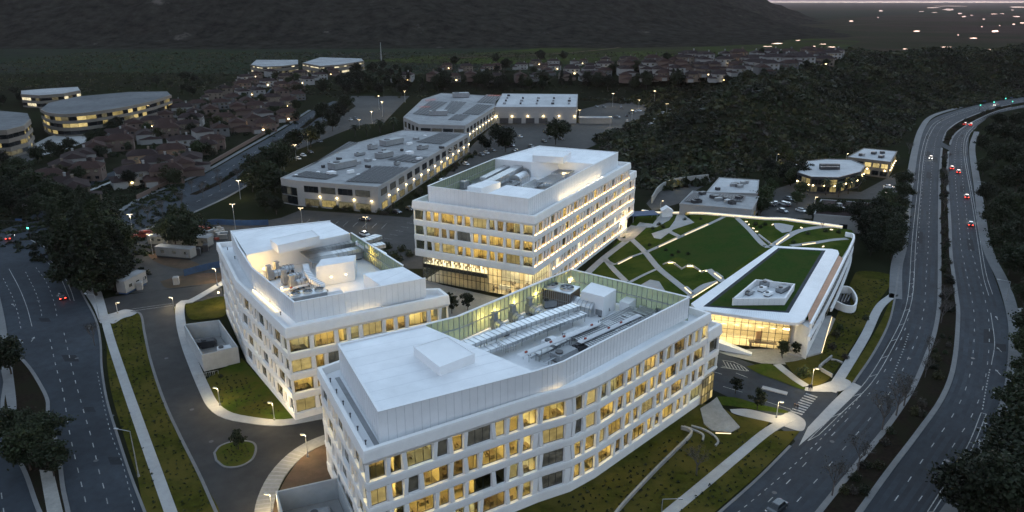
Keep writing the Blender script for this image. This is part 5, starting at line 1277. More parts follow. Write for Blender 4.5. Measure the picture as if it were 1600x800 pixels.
ksheet('plaza', [(1208, 349), (1225, 350), (1240, 353), (1236, 362), (1222, 364), (1212, 357)], 'path_concrete', 0.07)
ksheet('plaza', [(1000, 446), (1016, 437), (1030, 440), (1044, 462), (1010, 455)], 'path_concrete', 0.07)
def glow_bench(px, label, w=.55, h=.45, grp=None):
    a, b = [Vector((*p, park_z(*p))) for p in GKP(px)]
    t = thing('light_bench', label, 'bench', tuple(a), 0, grp)
    g = MB(); strip(g, [tuple(a[:2]), tuple(b[:2])], w, zoff(h), th=h); g.build('seat', 'path_concrete', t)
    g = MB(); d = (b - a).normalized(); n = Vector((d.y, -d.x)); n = n if n.y < 0 else -n
    strip(g, [tuple(Vector(a[:2]) + n * (w / 2 + .12)), tuple(Vector(b[:2]) + n * (w / 2 + .12))], .22, zoff(.16), th=.1); g.build('light_strip', 'strip_park', t)
for px, lb in (([(1068.5, 367.5), (1105, 351)], 'long glowing bench beside the great lawn near the dart-shaped plaza'), ([(1028, 386), (1056, 373)], 'glowing bench between the dart-shaped plaza and the path junction'), ([(1185, 367.5), (1203, 381.5)], 'glowing bench at the lawn corner behind the pavilion, left arm of the V'), ([(1211, 382), (1231, 367)], 'glowing bench at the pavilion back, right arm of the V'), ([(1080, 465), (1119, 441)], 'long glowing bench along the pavilion roof edge'), ([(1072, 449.5), (1082, 458.5)], 'short glowing bench at the end of the diagonal path'), ([(1118, 427), (1129, 435)], 'short glowing bench at the great lawn corner by the pavilion'), ([(1252, 382.5), (1273, 379.5)], 'glowing bench behind the pavilion roof'), ([(964, 413), (986, 402)], 'glowing bench on the path between two lawns near the lit facade office')):
    glow_bench(px, lb)
for k, px in enumerate(((1166, 347.5), (1170, 352), (1177, 358), (1182, 363), (1207, 352), (1252, 357), (1299, 360), (1286, 386.5))):
    p = GK(*px); t = thing('path_light', 'small glowing path light beside the park paths', 'light', tuple(p), 0, 'small path lights of the park'); g = MB(); g.box((p.x, p.y, p.z + .3), (.9, .3, .2), k); g.build('lamp_head', 'strip_park', t); g = MB(); g.box((p.x, p.y, p.z + .1), (.7, .2, .2), k); g.build('base', 'path_concrete', t)
zz = [(1036, 414), (1047, 409.5), (1052, 411.5), (1065, 421), (1076, 415), (1083, 417), (1097, 426), (1104, 423)]
t = thing('zigzag_wall', 'low zigzag garden wall with small warm lights in the grass', 'wall', tuple(GK(*zz[0]))); g = MB(); strip(g, GKP(zz), .35, zoff(.45), th=.6); g.build('wall_body', 'stone_wall', t)
for px in ((1049, 411), (1079, 416.5), (1098, 424)): p = GK(*px); g = MB(); g.box((p.x, p.y - .4, p.z + .25), (2.2, .12, .1)); g.build('wall_light', 'lamp_warm', t); point_light('lamp_glow', (p.x, p.y - .8, p.z + .6), 60, (1, .8, .4), .2, t)
# lit far edge of the park
t = thing('park_parapet', 'long low parapet with a continuous light line on the far edge of the park', 'wall', tuple(GK(1003, 331)))
pe_ = [tuple(p) for p in resample(GKP([(1003, 331), (1100, 335), (1200, 344), (1316, 357)]), 3)]
g = MB(); strip(g, pe_, .5, zoff(1.0), th=2.2); g.build('wall_body', 'white_concrete', t); g = MB(); strip(g, offs(pe_, -.42), .16, zoff(.75), th=.12); lo_ = g.build('light_strip', 'strip_park', t)
# small white hut and canopy
p = GK(1041, 338); t = thing('garden_hut', 'small white gabled hut on the lit edge of the park', 'hut', tuple(p)); g = MB(); g.box((p.x, p.y, p.z + 1.3), (4, 3, 2.6)); g.build('wall', 'white_panel', t); g = MB(); g.hexa([(p.x - 2.3, p.y - 1.8, p.z + 2.6), (p.x + 2.3, p.y - 1.8, p.z + 2.6), (p.x + 2.3, p.y + 1.8, p.z + 2.6), (p.x - 2.3, p.y + 1.8, p.z + 2.6)], [(p.x - .1, p.y - 1.8, p.z + 4), (p.x + .1, p.y - 1.8, p.z + 4), (p.x + .1, p.y + 1.8, p.z + 4), (p.x - .1, p.y + 1.8, p.z + 4)]); g.build('roof', 'white_panel', t)
p = GK(1004, 344); t = thing('court_canopy', 'low dark blue canopy beside the end of the lit facade office', 'canopy', tuple(p)); g = MB(); g.box((p.x, p.y, p.z + 2.7), (11, 6, .25), .2); g.build('canopy_top', 'fence_blue', t)
for ex in (-4.8, 4.8):
    for ey in (-2.5, 2.5): g = MB(); g.box((p.x + ex * math.cos(.2) - ey * math.sin(.2), p.y + ex * math.sin(.2) + ey * math.cos(.2), p.z + 1.3), (.2, .2, 2.6)); g.build('post', 'metal_grey', t)
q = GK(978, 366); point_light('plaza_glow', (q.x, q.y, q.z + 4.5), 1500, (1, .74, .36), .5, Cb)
# pavilion
RZ = 9.2
prf = GP([(1080, 474), (1210, 384), (1300, 389), (1309, 391), (1311, 396), (1262, 490), (1257, 499), (1247, 504), (1236, 504), (1088, 483)], RZ)
Pv = thing('pavilion', 'white-rimmed pavilion with a planted green roof and glowing glass lobby', 'building', (*G2(1230, 545), 0))
prf = prf if area(prf) > 0 else prf[::-1]
grn = GP([(1099, 479), (1232.5, 489), (1290, 391.5), (1216, 387.5)], RZ); grn = grn if area(grn) > 0 else grn[::-1]
g = MB(); g.prism(prf, RZ - .75, RZ - .25); g.build('roof', 'white_panel', Pv)
cen = Vector((sum(p[0] for p in grn) / 4, sum(p[1] for p in grn) / 4))
# white rim as panels between the edge and the planted roof
bm = bmesh.new(); ov = [bm.verts.new((*p, RZ)) for p in prf]; iv = [bm.verts.new((*p, RZ + .02)) for p in grn]
oe = [bm.edges.new((ov[i], ov[(i + 1) % len(ov)])) for i in range(len(ov))]; ie = [bm.edges.new((iv[i], iv[(i + 1) % 4])) for i in range(4)]
bmesh.ops.triangle_fill(bm, use_beauty=True, edges=oe + ie, normal=(0, 0, 1))
for f in list(bm.faces):
    c = f.calc_center_median()
    if hill_d is None: pass
me = bpy.data.meshes.new('roof_rim'); bm.to_mesh(me); bm.free(); me.materials.append(M['white_panel']); link('roof_rim', me, Pv, -parent_loc(Pv))
g = MB(); band(g, prf, [(0, RZ - .75), (-.05, RZ - .1), (0, RZ + .01), (.2, RZ + .01), (.2, RZ - .75)], True); g.build('fascia', 'white_panel', Pv)
g = MB(); g.prism(offs(grn, .9, True), RZ - .3, RZ + .06); g.build('planted_roof', 'lawn_roof', Pv)
g = MB(); band(g, grn, [(0, RZ - .2), (0, RZ + .05), (.9, RZ + .05), (.9, RZ - .2)], True); g.build('gravel_margin', 'asphalt', Pv)
seam = MB()
fp0, fp1 = Vector(G2(1088, 483, RZ)), Vector(G2(1240, 504, RZ)); gi0, gi1 = Vector(grn[0]), None
f0 = Vector(G2(1099, 479, RZ)); f1 = Vector(G2(1232.5, 489, RZ))
for i in range(1, 40):
    a = fp0.lerp(fp1, i / 40); b = f0.lerp(f1, i / 40); strip(seam, [tuple(a), tuple(b)], .05, RZ + .03)
r0, r1 = Vector(G2(1260, 494, RZ)), Vector(G2(1309, 396, RZ)); s0, s1 = f1, Vector(G2(1290, 391.5, RZ))
for i in range(0, 46): strip(seam, [tuple(r0.lerp(r1, i / 46)), tuple(s0.lerp(s1, i / 46))], .05, RZ + .03)
seam.build('roof_seam', 'metal_duct', Pv)
# plant enclosure on the planted roof
bq = GP([(1145, 467), (1227, 466.5), (1242, 444), (1181, 437)], 11.0); bq = bq if area(bq) > 0 else bq[::-1]
t = thing('plant_enclosure', 'open-topped white plant enclosure standing on the green pavilion roof', 'enclosure', (*bq[0], RZ))
screen_wall(t, bq + [bq[0]], RZ + .07, 11.0, closed=False); g = MB(); sheet(g, offs(bq, .3, True), RZ + .3); g.build('floor', 'roof_membrane', t)
for lb, px, d in (('grey unit in the pavilion enclosure beside the far wall', (1196, 447), (3, 2, 1.4)), ('long grey unit in the pavilion enclosure', (1222, 455), (4, 1.8, 1.3)), ('small pale unit in the middle of the pavilion enclosure', (1190, 455), (2, 1.6, 1.2)), ('pale unit at the front of the pavilion enclosure', (1200, 462), (2.4, 1.4, 1.0)), ('grey unit by the left wall of the pavilion enclosure', (1170, 460), (2.2, 1.5, .9))):
    package_unit(lb, (*G2(*px, RZ + .3), RZ + .3), .75, *d, m='white_panel' if 'pale' in lb else 'metal_grey')
# body: glass lobby front, white side walls
gl = [Vector(p) for p in GP([(1100, 546), (1232, 553)], 0)]; 
ga = Vector(G2(1092, 534)); gb_ = Vector(G2(1230, 548))
dv = (r1 - r0).normalized()
lobby = curtain(Pv, ga, gb_, .15, RZ - .8, 13, 4)
back = [ga + dv * 7 , gb_ + dv * 7]
g = MB(); sheet(g, [tuple(ga + dv * .2), tuple(gb_ + dv * .2), tuple(back[1]), tuple(back[0])], .12); g.build('lobby_floor', 'interior_floor', Pv)
g = MB(); strip(g, [tuple(back[0]), tuple(back[1])], .3, RZ - .8, th=RZ - .9); g.build('lobby_wall', 'interior', Pv)
g = MB(); strip(g, [tuple(ga), tuple(back[0])], .3, RZ - .8, th=RZ - .9); strip(g, [tuple(gb_ + dv * .3), tuple(back[1])], .3, RZ - .8, th=RZ - .9); g.build('lobby_wall', 'interior', Pv)
for k in range(3): ceil_lights(Pv, ga, gb_, RZ - .85, 9, dv * (1.2 + 2.2 * k), w=.9, L=2.2)
ceil_lights(Pv, ga, gb_, 3.9, 7, dv * 4.2, w=.6, L=1.4)
g = MB(); q = ga.lerp(gb_, .72); g.box((q.x, q.y + .1, 1.6), (6.5, 1.6, .15), math.atan2((gb_ - ga).y, (gb_ - ga).x)); g.bx(q.x - 3, q.x - 2.8, q.y - .5, q.y + .6, .1, 1.5); g.build('entrance_canopy', 'furniture', Pv)
g = MB(); q = ga.lerp(gb_, .66) + dv * 1; g.box((q.x, q.y, 2.4), (1.6, .3, 3.2), .3); g.build('lobby_panel', 'wood_soffit', Pv)
g = MB(); q = ga.lerp(gb_, .42) + dv * 5.2; g.box((q.x, q.y, 4.2), (17, 3, .4), math.atan2((gb_ - ga).y, (gb_ - ga).x)); g.build('mezzanine', 'interior', Pv)
# side block along the road
sd = [Vector(p) for p in GP([(1240, 553), (1281, 552), (1290, 540)], 0)]
side0 = Vector(G2(1236, 551)); side1 = Vector(G2(1268, 552)) 
rp = GP([(1266, 505), (1337, 366)], RZ + .6)
g = MB(); s_a = gb_ + dv * 1.5 ; s_b = Vector(rp[0]) + dv * 1.0
body = [tuple(s_a), tuple(s_b), tuple(Vector(rp[1])), tuple(Vector(rp[1]) + Vector((-20, 6))), tuple(back[1])]
g.prism(body, 0, 8.0); g.build('wall', 'white_concrete', Pv)
ro = [Vector(rp[0]) , Vector(rp[1])]
outr = Vector((dv.y, -dv.x))
for z0_, z1_, o_ in ((RZ - .7, RZ + .7, .5), (5.4, 6.6, .9), (2.2, 3.4, 1.3)):
    g = MB(); path = smooth_line([tuple(ro[0] + outr * .4 - dv * .5), tuple(ro[0].lerp(ro[1], .25) + outr * o_), tuple(ro[0].lerp(ro[1], .6) + outr * o_), tuple(ro[1] + outr * .1 - dv * 3), tuple(ro[1] + Vector((-2.0, 2.2)))], 6)
    if z0_ < 5: path = path[8:]
    band(g, path, [(.5, z0_), (0, z0_ + .2), (-.15, (z0_ + z1_) / 2), (0, z1_), (.5, z1_)]); g.build('balcony_band', 'white_panel', Pv)
for k in range(26):
    p = ro[0].lerp(ro[1], .06 + .036 * k)
    for z0_, z1_ in ((.6, 2.2), (3.4, 5.4), (6.6, RZ - .9)):
        if k < 8 and z0_ < 3: continue
        q = p + outr * .08; add_window(Pv, (q.x, q.y, z0_), math.atan2(dv.y, dv.x), 2.4, z1_ - z0_, 1, 'pane_faint' if k % 3 else 'pane_dim')
g = MB(); a0, a1 = r0 + dv * 2, r1; b0, b1 = ro[0], ro[0].lerp(ro[1], .68)
sheet(g, [tuple(a0), tuple(b0 + outr * .1), tuple(b1 + outr * .3), tuple(a1)], RZ - .28); g.build('wood_terrace', 'wood_soffit', Pv)
g = MB(); tp = GP([(1230, 551), (1262, 556), (1283, 550), (1299, 493), (1285, 494), (1268, 540)], .55); g.prism(tp, 0, .55); g.build('terrace', 'path_concrete', Pv)
light_strip(Pv, G2(1284, 551, .3), G2(1300, 495, .3), .3, m='strip_park')
# ramp wall in front of the lobby
t = thing('ramp_wall', 'sloping white ramp wall with planted top in front of the glass lobby', 'wall', (*G2(1130, 548), 0)); a, b = Vector(G2(1100, 543)), Vector(G2(1174, 556)); d_ = (b - a).normalized(); n_ = Vector((-d_.y, d_.x)); g = MB()
g.hexa([(*(a), 0), (*(b), 0), (*(b + n_ * 1.2), 0), (*(a + n_ * 2.6), 0)], [(*(a), 2.6), (*(b), .4), (*(b + n_ * 1.2), .4), (*(a + n_ * 2.6), 2.6)]); g.build('wall_body', 'white_concrete', t)
# round service ramp beside the pavilion
t = thing('service_ramp', 'small white curved ramp enclosure in the grass beside the pavilion', 'enclosure', (*G2(1310, 480), 0)); pts = smooth_line(GP([(1301, 480), (1318, 488), (1334, 489), (1338, 476), (1328, 460), (1312, 457)]), 5); g = MB(); band(g, pts, [(0, 0), (0, 2.2), (.45, 2.2), (.45, 0)]); g.build('wall_body', 'white_concrete', t)
g = MB(); sheet(g, GP([(1304, 478), (1322, 484), (1331, 482), (1326, 466), (1312, 462)]), .15); g.build('floor', 'asphalt', t)
for k in range(4): a = G(1308 + 5 * k, 480 - 1 * k); b = G(1314 + 5 * k, 464); g = MB(); strip(g, [(a.x, a.y), (b.x, b.y)], .3, 1.2, th=1.1); g.build('fin', 'metal_dark', t)
# retaining walls in the slope before the front office
for lb, px, h in (('long stone retaining wall running down the grass slope', [(1064, 671), (1078, 676), (1078, 684), (1050, 712), (1020, 742), (975, 790), (955, 815)], .8), ('short curved stone wall beside the glazed stair', [(1068, 668), (1085, 674), (1098, 681), (1098, 690)], .35), ('second short curved stone wall on the grass slope', [(1080, 667), (1100, 673), (1116, 683), (1122, 692), (1118, 698)], .35)):
    t = thing('retaining_wall', lb, 'wall', (*G2(*px[0]), 0)); g = MB(); strip(g, smooth_line(GP(px), 5), .32, h, th=h); g.build('wall_body', 'stone_wall', t); g = MB(); strip(g, smooth_line(GP(px), 5), .4, h + .06, th=.06); g.build('coping', 'stone_wall', t)
t = thing('planter_ramp', 'white wedge-shaped terrace with a light line below the glazed stair', 'terrace', (*G2(1130, 660), 0)); g = MB(); w_ = GP([(1094, 640), (1100, 664), (1112, 674), (1142, 677), (1156, 669), (1130, 640), (1120, 622), (1110, 630)]); g.prism(w_, 0, .3); g.build('slab', 'pavers', t); light_strip(t, G2(1118, 677.5), G2(1142, 678.5), .2, m='strip_park')
# garden enclosure by the footpath
t = thing('garden_wall', 'low U-shaped concrete wall in the grass by the footpath', 'wall', (*G2(1285, 580), 0)); g = MB(); strip(g, smooth_line(GP([(1300, 590), (1281, 579), (1282, 574), (1299, 560)]), 3), .3, .9, th=.9); strip(g, smooth_line(GP([(1298, 563), (1306, 564), (1316, 568)]), 3), .5, .4, th=.4); g.build('wall_body', 'concrete', t)
# service yards of the offices
def yard(label, px, h, unit=None):
    t = thing('service_yard', label, 'yard', (*G2(*px[0]), 0)); q = GP(px); q = q if area(q) > 0 else q[::-1]
    for i in range(len(q)):
        g = MB(); a, b = Vector(q[i]), Vector(q[(i + 1) % len(q)]); d_ = (b - a).normalized(); strip(g, [tuple(a + d_ * .16), tuple(b + d_ * .15)], .3, h, th=h); g.build('yard_wall', 'yard_wall', t)
    g = MB(); sheet(g, offs(q, .2, True), .06); g.build('floor', 'concrete', t); return t
YB = [(320, 580), (292, 531), (345, 524), (374, 567)]
yard('white walled service yard beside the office on the campus drive', YB, 4.2)
package_unit('pale generator cabinet inside the white walled yard', (*G2(353, 552), .1), .4, 3.6, 2, 1.6, m='white_panel')
package_unit('dark generator against the wall of the white walled yard', (*G2(325, 542), .1), .4, 3, 2, 1.8, m='metal_dark')
package_unit('small dark cabinet in the white walled yard', (*G2(308, 545), .1), .4, 1.6, 1.4, 1.8, m='metal_dark')
YA = [(446, 840), (436, 800), (530, 778), (556, 840)]
yard('grey walled service yard at the foot of the bent front office', YA, 4.0)
package_unit('grey cabinet inside the yard of the bent front office', (*G2(500, 815), .1), .3, 3, 2, 1.8)
t = thing('bike_rack', 'small steel railed pad beside the white walled yard', 'railing', (*G2(330, 590), 0)); g = MB()
for k in range(5): a = G(309 + 6 * k, 592 - 1.2 * k); g.tube((a.x, a.y, 0), (a.x, a.y, 1.0), .04); g.tube((a.x, a.y, 1.0), (a.x + .9, a.y + .8, 1.0), .04); g.tube((a.x + .9, a.y + .8, 0), (a.x + .9, a.y + .8, 1.0), .04)
g.build('rail', 'pole', t)
light_strip(Bd, G2(339, 470, 6), G2(342, 500, 1), 4.0) if False else None
p = G(352, 478); t = thing('wall_light', 'warm wall light at the rear corner of the office on the campus drive', 'light', (p.x - 1.4, p.y, 4)); g = MB(); g.box((p.x - 1.4, p.y, 4), (.3, .3, .4)); g.build('lamp_head', 'lamp_warm', t); point_light('lamp_glow', (p.x - 2.2, p.y - .5, 3.2), 500, (1, .75, .35), .3, t)
# ---------------------------------------------------------------- neighbouring buildings
def simple_windows(parent, P, Q, rows, n, w, h, tblw, inset=.02, margin=.06, parts=1):
    P = Vector(P[:2]); Q = Vector(Q[:2]); d = Q - P; L = d.length; u = d / L; inn = Vector((-u.y, u.x)); rz = math.atan2(u.y, u.x)
    for z in rows:
        for i in range(n):
            c = L * (margin + (1 - 2 * margin) * (i + .5) / n); q = P + u * (c - w / 2) - inn * inset
            tb = tblw(i, z) if callable(tblw) else pick(rn, tblw)
            add_window(parent, (q.x, q.y, z), rz, w, h, parts, tb)
def wall_pack(parent, P, Q, n, z, margin=.06, watts=60, start=0):
    """wall lamps between the windows"""
    P = Vector(P[:2]); Q = Vector(Q[:2]); d = Q - P; L = d.length; u = d / L; inn = Vector((-u.y, u.x)); rz = math.atan2(u.y, u.x)
    for i in range(start, n + 1):
        c = L * (margin + (1 - 2 * margin) * i / n); q = P + u * c - inn * .2
        g = MB(); g.box((q.x, q.y, z), (.5, .35, .4), rz); g.build('wall_lamp', 'lamp_warm', parent)
        point_light('lamp_glow', (q.x - inn.x * .5, q.y - inn.y * .5, z - .5), watts, (1, .76, .38), .2, parent)
def roof_patch(parent, px, z, n, axis=0, rails=True, name='solar_array'):
    """rows of dark solar panels on a roof; each row is one part"""
    q = [Vector(p) for p in GP(px, z)]
    for i in range(n):
        a0, a1 = (i + .08) / n, (i + .86) / n
        if axis == 0: c = [q[0].lerp(q[1], a0), q[0].lerp(q[1], a1), q[3].lerp(q[2], a1), q[3].lerp(q[2], a0)]
        else: c = [q[0].lerp(q[3], a0), q[1].lerp(q[2], a0), q[1].lerp(q[2], a1), q[0].lerp(q[3], a1)]
        if area(c) < 0: c = c[::-1]
        g = MB(); vs = [(*p, z + .25) for p in c] + [(*p, z + .33) for p in c]; g.hexa(vs[:4], vs[4:]); g.build(name, 'solar', parent)
def pxpoly(px, z): q = GP(px, z); return q if area(q) > 0 else q[::-1]
# grey two-storey office
ZE = 10.7
Eq = GP([(438, 278), (462, 282), (590, 292), (733, 208), (630, 203), (560, 222)], ZE)
Eb = thing('grey_office', 'grey two-storey office with solar roof and a row of wall lamps', 'building', (*Eq[2], 0))
EP = Eq if area(Eq) > 0 else Eq[::-1]
g = MB(); g.prism(offs(EP, .05, True), 0, ZE - .5); g.build('wall', 'grey_wall', Eb); roof_deck(Eb, EP, ZE - .35, 'roof_grey', inset=.3)
g = MB(); band(g, EP, [(0, ZE - .9), (0, ZE), (.35, ZE), (.35, ZE - .9)], True); g.build('parapet', 'grey_wall', Eb)
dkw = [('pane_dark', .75), ('pane_faint', .25)]
simple_windows(Eb, Eq[1], Eq[2], [6.2], 4, 6.5, 2.6, dkw, margin=.08, parts=3); simple_windows(Eb, Eq[1], Eq[2], [.6], 4, 6.5, 2.8, [('pane_dark', .5), ('pane_olive', .25), ('pane_dim', .25)], margin=.08, parts=3)
simple_windows(Eb, Eq[2], Eq[3], [6.2], 13, 6.0, 2.7, dkw, margin=.01, parts=2); simple_windows(Eb, Eq[2], Eq[3], [.6], 13, 5.6, 2.8, lambda i, z: ('pane_bright' if i in (7, 8, 9) else 'pane_olive' if i in (0, 1, 10) else 'pane_dim'), margin=.01, parts=2)
wall_pack(Eb, Eq[1], Eq[2], 4, 4.7, .08, 80, 1); wall_pack(Eb, Eq[2], Eq[3], 13, 4.7, .01, 80, 1)
simple_windows(Eb, Eq[0], Eq[1], [.5, 4.2], 3, 3.5, 3.4, dkw, margin=.02)
RE = ZE - .3
for px, n, ax in (([(470, 268), (500, 250), (560, 224), (545, 222)], 3, 0), ([(455, 276), (510, 281), (530, 274), (478, 268)], 9, 0), ([(540, 284), (598, 287), (640, 262), (585, 260)], 8, 0), ([(650, 222), (690, 226), (722, 210), (690, 207)], 7, 0), ([(605, 250), (650, 255), (670, 246), (630, 242)], 5, 0)): roof_patch(Eb, px, RE, n, ax)
def sky_dome(parent, px, py, z): p = G(px, py, z); g = MB(); g.tube((p.x, p.y, z), (p.x, p.y, z + .35), .9, 10, .8); g.build('skylight', 'lamp_white' if False else 'white_panel', parent)
for px, py in ((463, 274), (497, 269), (560, 273), (585, 250), (664, 212)): sky_dome(Eb, px, py, RE)
for lb, px, d in (('long grey twin air unit at the near end of the grey office roof', (535, 262), (12, 5, 3)), ('long grey twin air unit at the far end of the grey office roof', (612, 226), (12, 5, 3)), ('grey air unit in the middle of the grey office roof', (600, 246), (8, 4, 2.6)), ('dark air unit near the far edge of the grey office roof', (660, 233), (5, 3, 2)), ('small dark unit beside the rear edge of the grey office roof', (582, 233), (4, 3, 2.4)), ('small unit beside the solar rows of the grey office', (562, 243), (5, 2, 1.5)), ('small pale box on the grey office roof', (620, 258), (2, 2, 1.6))):
    package_unit(lb, (*G2(*px, RE), RE), .9, *d)
for k, px in enumerate(((505, 262), (520, 256), (548, 270), (575, 262), (600, 236), (640, 240), (628, 236), (575, 252), (655, 250), (690, 232), (560, 256), (518, 272), (590, 242), (650, 218), (640, 226), (530, 250))):
    p = G(*px, RE); g = MB(); g.box((p.x, p.y, RE + .6), (1.2 + (k % 3), 1.2 + (k % 2) * 1.5, 1.2), .9); g.build('roof_vent', ('metal_dark', 'metal_grey', 'white_panel')[k % 3], Eb)
# far office with box wing
ZF = 11.2
Fq = GP([(630, 183), (655, 194), (727, 196), (773, 167), (775, 150), (690, 145), (660, 155)], ZF)
Fb = thing('far_office', 'far low office with red-lit solar roof behind the grey office', 'building', (*Fq[2], 0)); FP = Fq if area(Fq) > 0 else Fq[::-1]
g = MB(); g.prism(offs(FP, .05, True), 0, ZF - .5); g.build('wall', 'grey_wall', Fb); roof_deck(Fb, FP, ZF - .35, 'roof_grey', inset=.3); g = MB(); band(g, FP, [(0, ZF - .9), (0, ZF), (.35, ZF), (.35, ZF - .9)], True); g.build('parapet', 'grey_wall', Fb)
simple_windows(Fb, Fq[2], Fq[3], [6.2], 9, 5, 2.6, dkw, margin=.02, parts=2); simple_windows(Fb, Fq[2], Fq[3], [.6], 9, 5, 2.8, [('pane_dim', 1)], margin=.02, parts=2); wall_pack(Fb, Fq[2], Fq[3], 9, 4.7, .02, 90)
simple_windows(Fb, Fq[1], Fq[2], [.5, 5.5], 4, 6, 3.5, dkw, margin=.02); simple_windows(Fb, Fq[0], Fq[1], [.5, 5.5], 4, 4, 3.5, dkw, margin=.02)
RF = ZF - .3
for px, n in (([(645, 178), (668, 181), (700, 160), (672, 158)], 5), ([(700, 187), (722, 189), (735, 180), (712, 179)], 4), ([(722, 178), (748, 180), (770, 165), (745, 163)], 6), ([(745, 160), (772, 162), (785, 150), (760, 148)], 6), ([(690, 176), (710, 178), (730, 160), (705, 158)], 4)): roof_patch(Fb, px, RF, n)
for px in (((655, 167), (672, 167)), ((665, 157), (680, 155)), ((762, 149), (782, 149))): g = MB(); a, b = G2(*px[0], RF + .6), G2(*px[1], RF + .6); strip(g, [a, b], 1.2, RF + .7, th=.1); g.build('red_marker_light', 'glow_red', Fb)
for lb, px, d in (('long grey air unit on the near part of the far office roof', (685, 180), (11, 5, 3)), ('long grey air unit on the far part of the far office roof', (720, 152), (12, 6, 3.5))): package_unit(lb, (*G2(*px, RF), RF), .2, *d)
Wq = GP([(773, 167), (901, 167), (903, 147), (785, 146)], ZF + .1)
Fw = thing('warehouse', 'pale box warehouse with dark loading doors beside the far office', 'building', (*Wq[0], 0)); WP = Wq if area(Wq) > 0 else Wq[::-1]
g = MB(); g.prism(WP, 0, ZF - .3); g.build('wall', 'grey_wall', Fw); roof_deck(Fw, WP, ZF - .1, 'roof_pale', inset=.3); g = MB(); band(g, WP, [(-.05, ZF - .9), (-.05, ZF + .1), (.3, ZF + .1), (.3, ZF - .9)], True); g.build('parapet', 'grey_wall', Fw)
a, b = Vector(Wq[0]), Vector(Wq[1])
for i in range(4):
    p = a.lerp(b, .06 + i * .16); g = MB(); g.box((p.x + 3, p.y - .05, 1.9), (6, .2, 3.6)); g.build('loading_door', 'metal_dark', Fw)
for i in range(1, 7): p = a.lerp(b, i / 7); g = MB(); g.box((p.x, p.y - .03, 5), (.15, .1, 9.5)); g.build('wall_joint', 'metal_grey', Fw)
wall_pack(Fw, Wq[0], Wq[1], 5, 5.2, .02, 160)
for k in range(16):
    p = Vector(Wq[0]).lerp(Vector(Wq[1]), .1 + .2 * (k % 5)).lerp(Vector(Wq[3]).lerp(Vector(Wq[2]), .1 + .2 * (k % 5)), .2 + .2 * (k // 5)); g = MB(); g.box((p.x, p.y, ZF + .6), (1.4 + .8 * (k % 3 == 0), 1.6, 1.2)); g.build('roof_vent', 'metal_dark' if k % 2 else 'metal_grey', Fw)
p = G(930, 192); t = thing('long_shed', 'long low grey shed in the lot beside the warehouse', 'shed', (p.x, p.y, 0)); g = MB(); g.box((p.x, p.y, 1.8), (22, 7, 3.6)); g.build('wall', 'trailer_grey', t); g = MB(); g.box((p.x, p.y, 3.8), (23, 8, .4)); g.build('roof', 'roof_grey', t)
# small offices by the hill
def small_office(name, label, px, z, wm, rm, rows, nwin, tb, ww=3, wh=1.8, units=6, lamps=0, seed=0):
    q = GP(px, z); t = thing(name, label, 'building', (*q[0], 0)); ccw = q if area(q) > 0 else q[::-1]
    g = MB(); g.prism(offs(ccw, .06, True), 0, z - .4); g.build('wall', wm, t); roof_deck(t, ccw, z - .25, rm, inset=.3); g = MB(); band(g, ccw, [(0, z - .9), (-.1, z), (.35, z), (.35, z - .9)], True); g.build('parapet', wm, t)
    n = len(ccw)
    for i in range(n):
        a, b = Vector(ccw[i]), Vector(ccw[(i + 1) % n]); mid = (a + b) / 2; nn = Vector(((b - a).y, -(b - a).x))
        if nn.dot(-mid) <= 0: continue
        k = max(1, round((b - a).length / nwin)); simple_windows(t, a, b, rows, k, ww, wh, tb, margin=.03, parts=2)
        if lamps: wall_pack(t, a, b, max(1, k // 2), rows[0] + wh + .5, .1, lamps)
    r = random.Random(seed); c = Vector((sum(p[0] for p in ccw) / n, sum(p[1] for p in ccw) / n))
    for i in range(units):
        p = Vector(ccw[i % n]).lerp(c, .35 + .6 * r.random()); g = MB(); sx, sy = 1.5 + r.random() * 1.5, 1.2 + r.random(); g.box((p.x, p.y, z + .35), (sx, sy, 1.2), r.random()); g.build('roof_unit', 'metal_dark' if r.random() < .6 else 'metal_grey', t)
    return t
wt = [('pane_dim', .4), ('pane_dark', .4), ('pane_olive', .2)]
small_office('low_office', 'low grey flat-roofed building with many dark roof panels behind the park', [(1062, 318), (1175, 327), (1186, 307), (1082, 298)], 6.5, 'grey_wall', 'roof_grey', [1.5], 6, wt, units=14, seed=1)
LO = bpy.context.scene.objects['low_office']
for px, n in (([(1068, 315), (1090, 317), (1094, 303), (1084, 301)], 6), ([(1115, 312), (1160, 316), (1166, 308), (1124, 304)], 9)): roof_patch(LO, px, 6.4, n)
small_office('low_office', 'low pale-roofed building with six dark roof vents behind the dark-panel roof', [(1104, 300), (1184, 302), (1186, 281), (1124, 277)], 6.0, 'grey_wall', 'roof_pale', [1.2], 6, wt, units=7, seed=2)
small_office('octagon_office', 'octagonal dark-glass office with a pale roof among trees', [(1246, 269), (1268, 276), (1310, 277), (1345, 268), (1352, 258), (1330, 249), (1290, 248), (1262, 251)], 7.5, 'metal_dark', 'roof_pale', [.8, 4.0], 3.2, [('pane_dark', .5), ('pane_dim', .3), ('pane_olive', .2)], 2.8, 2.4, units=0, lamps=60, seed=3)
OO = bpy.context.scene.objects['octagon_office']
for k in range(14): p = G(1284 + (k % 7) * 4, 260 + (k // 7) * 4, 7.5); g = MB(); g.box((p.x, p.y, 8.0), (1.6, 2.0, 1.3), .1); g.build('roof_unit', 'metal_dark', OO)
small_office('low_office', 'two-storey office with lit ground floor at the bend of the hill', [(1324, 245), (1392, 253), (1402, 236), (1350, 231)], 8.0, 'tan_wall', 'roof_pale', [.8, 4.4], 4, [('pane_bright', .4), ('pane_dark', .4), ('pane_olive', .2)], 3, 2.2, units=5, lamps=90, seed=4)
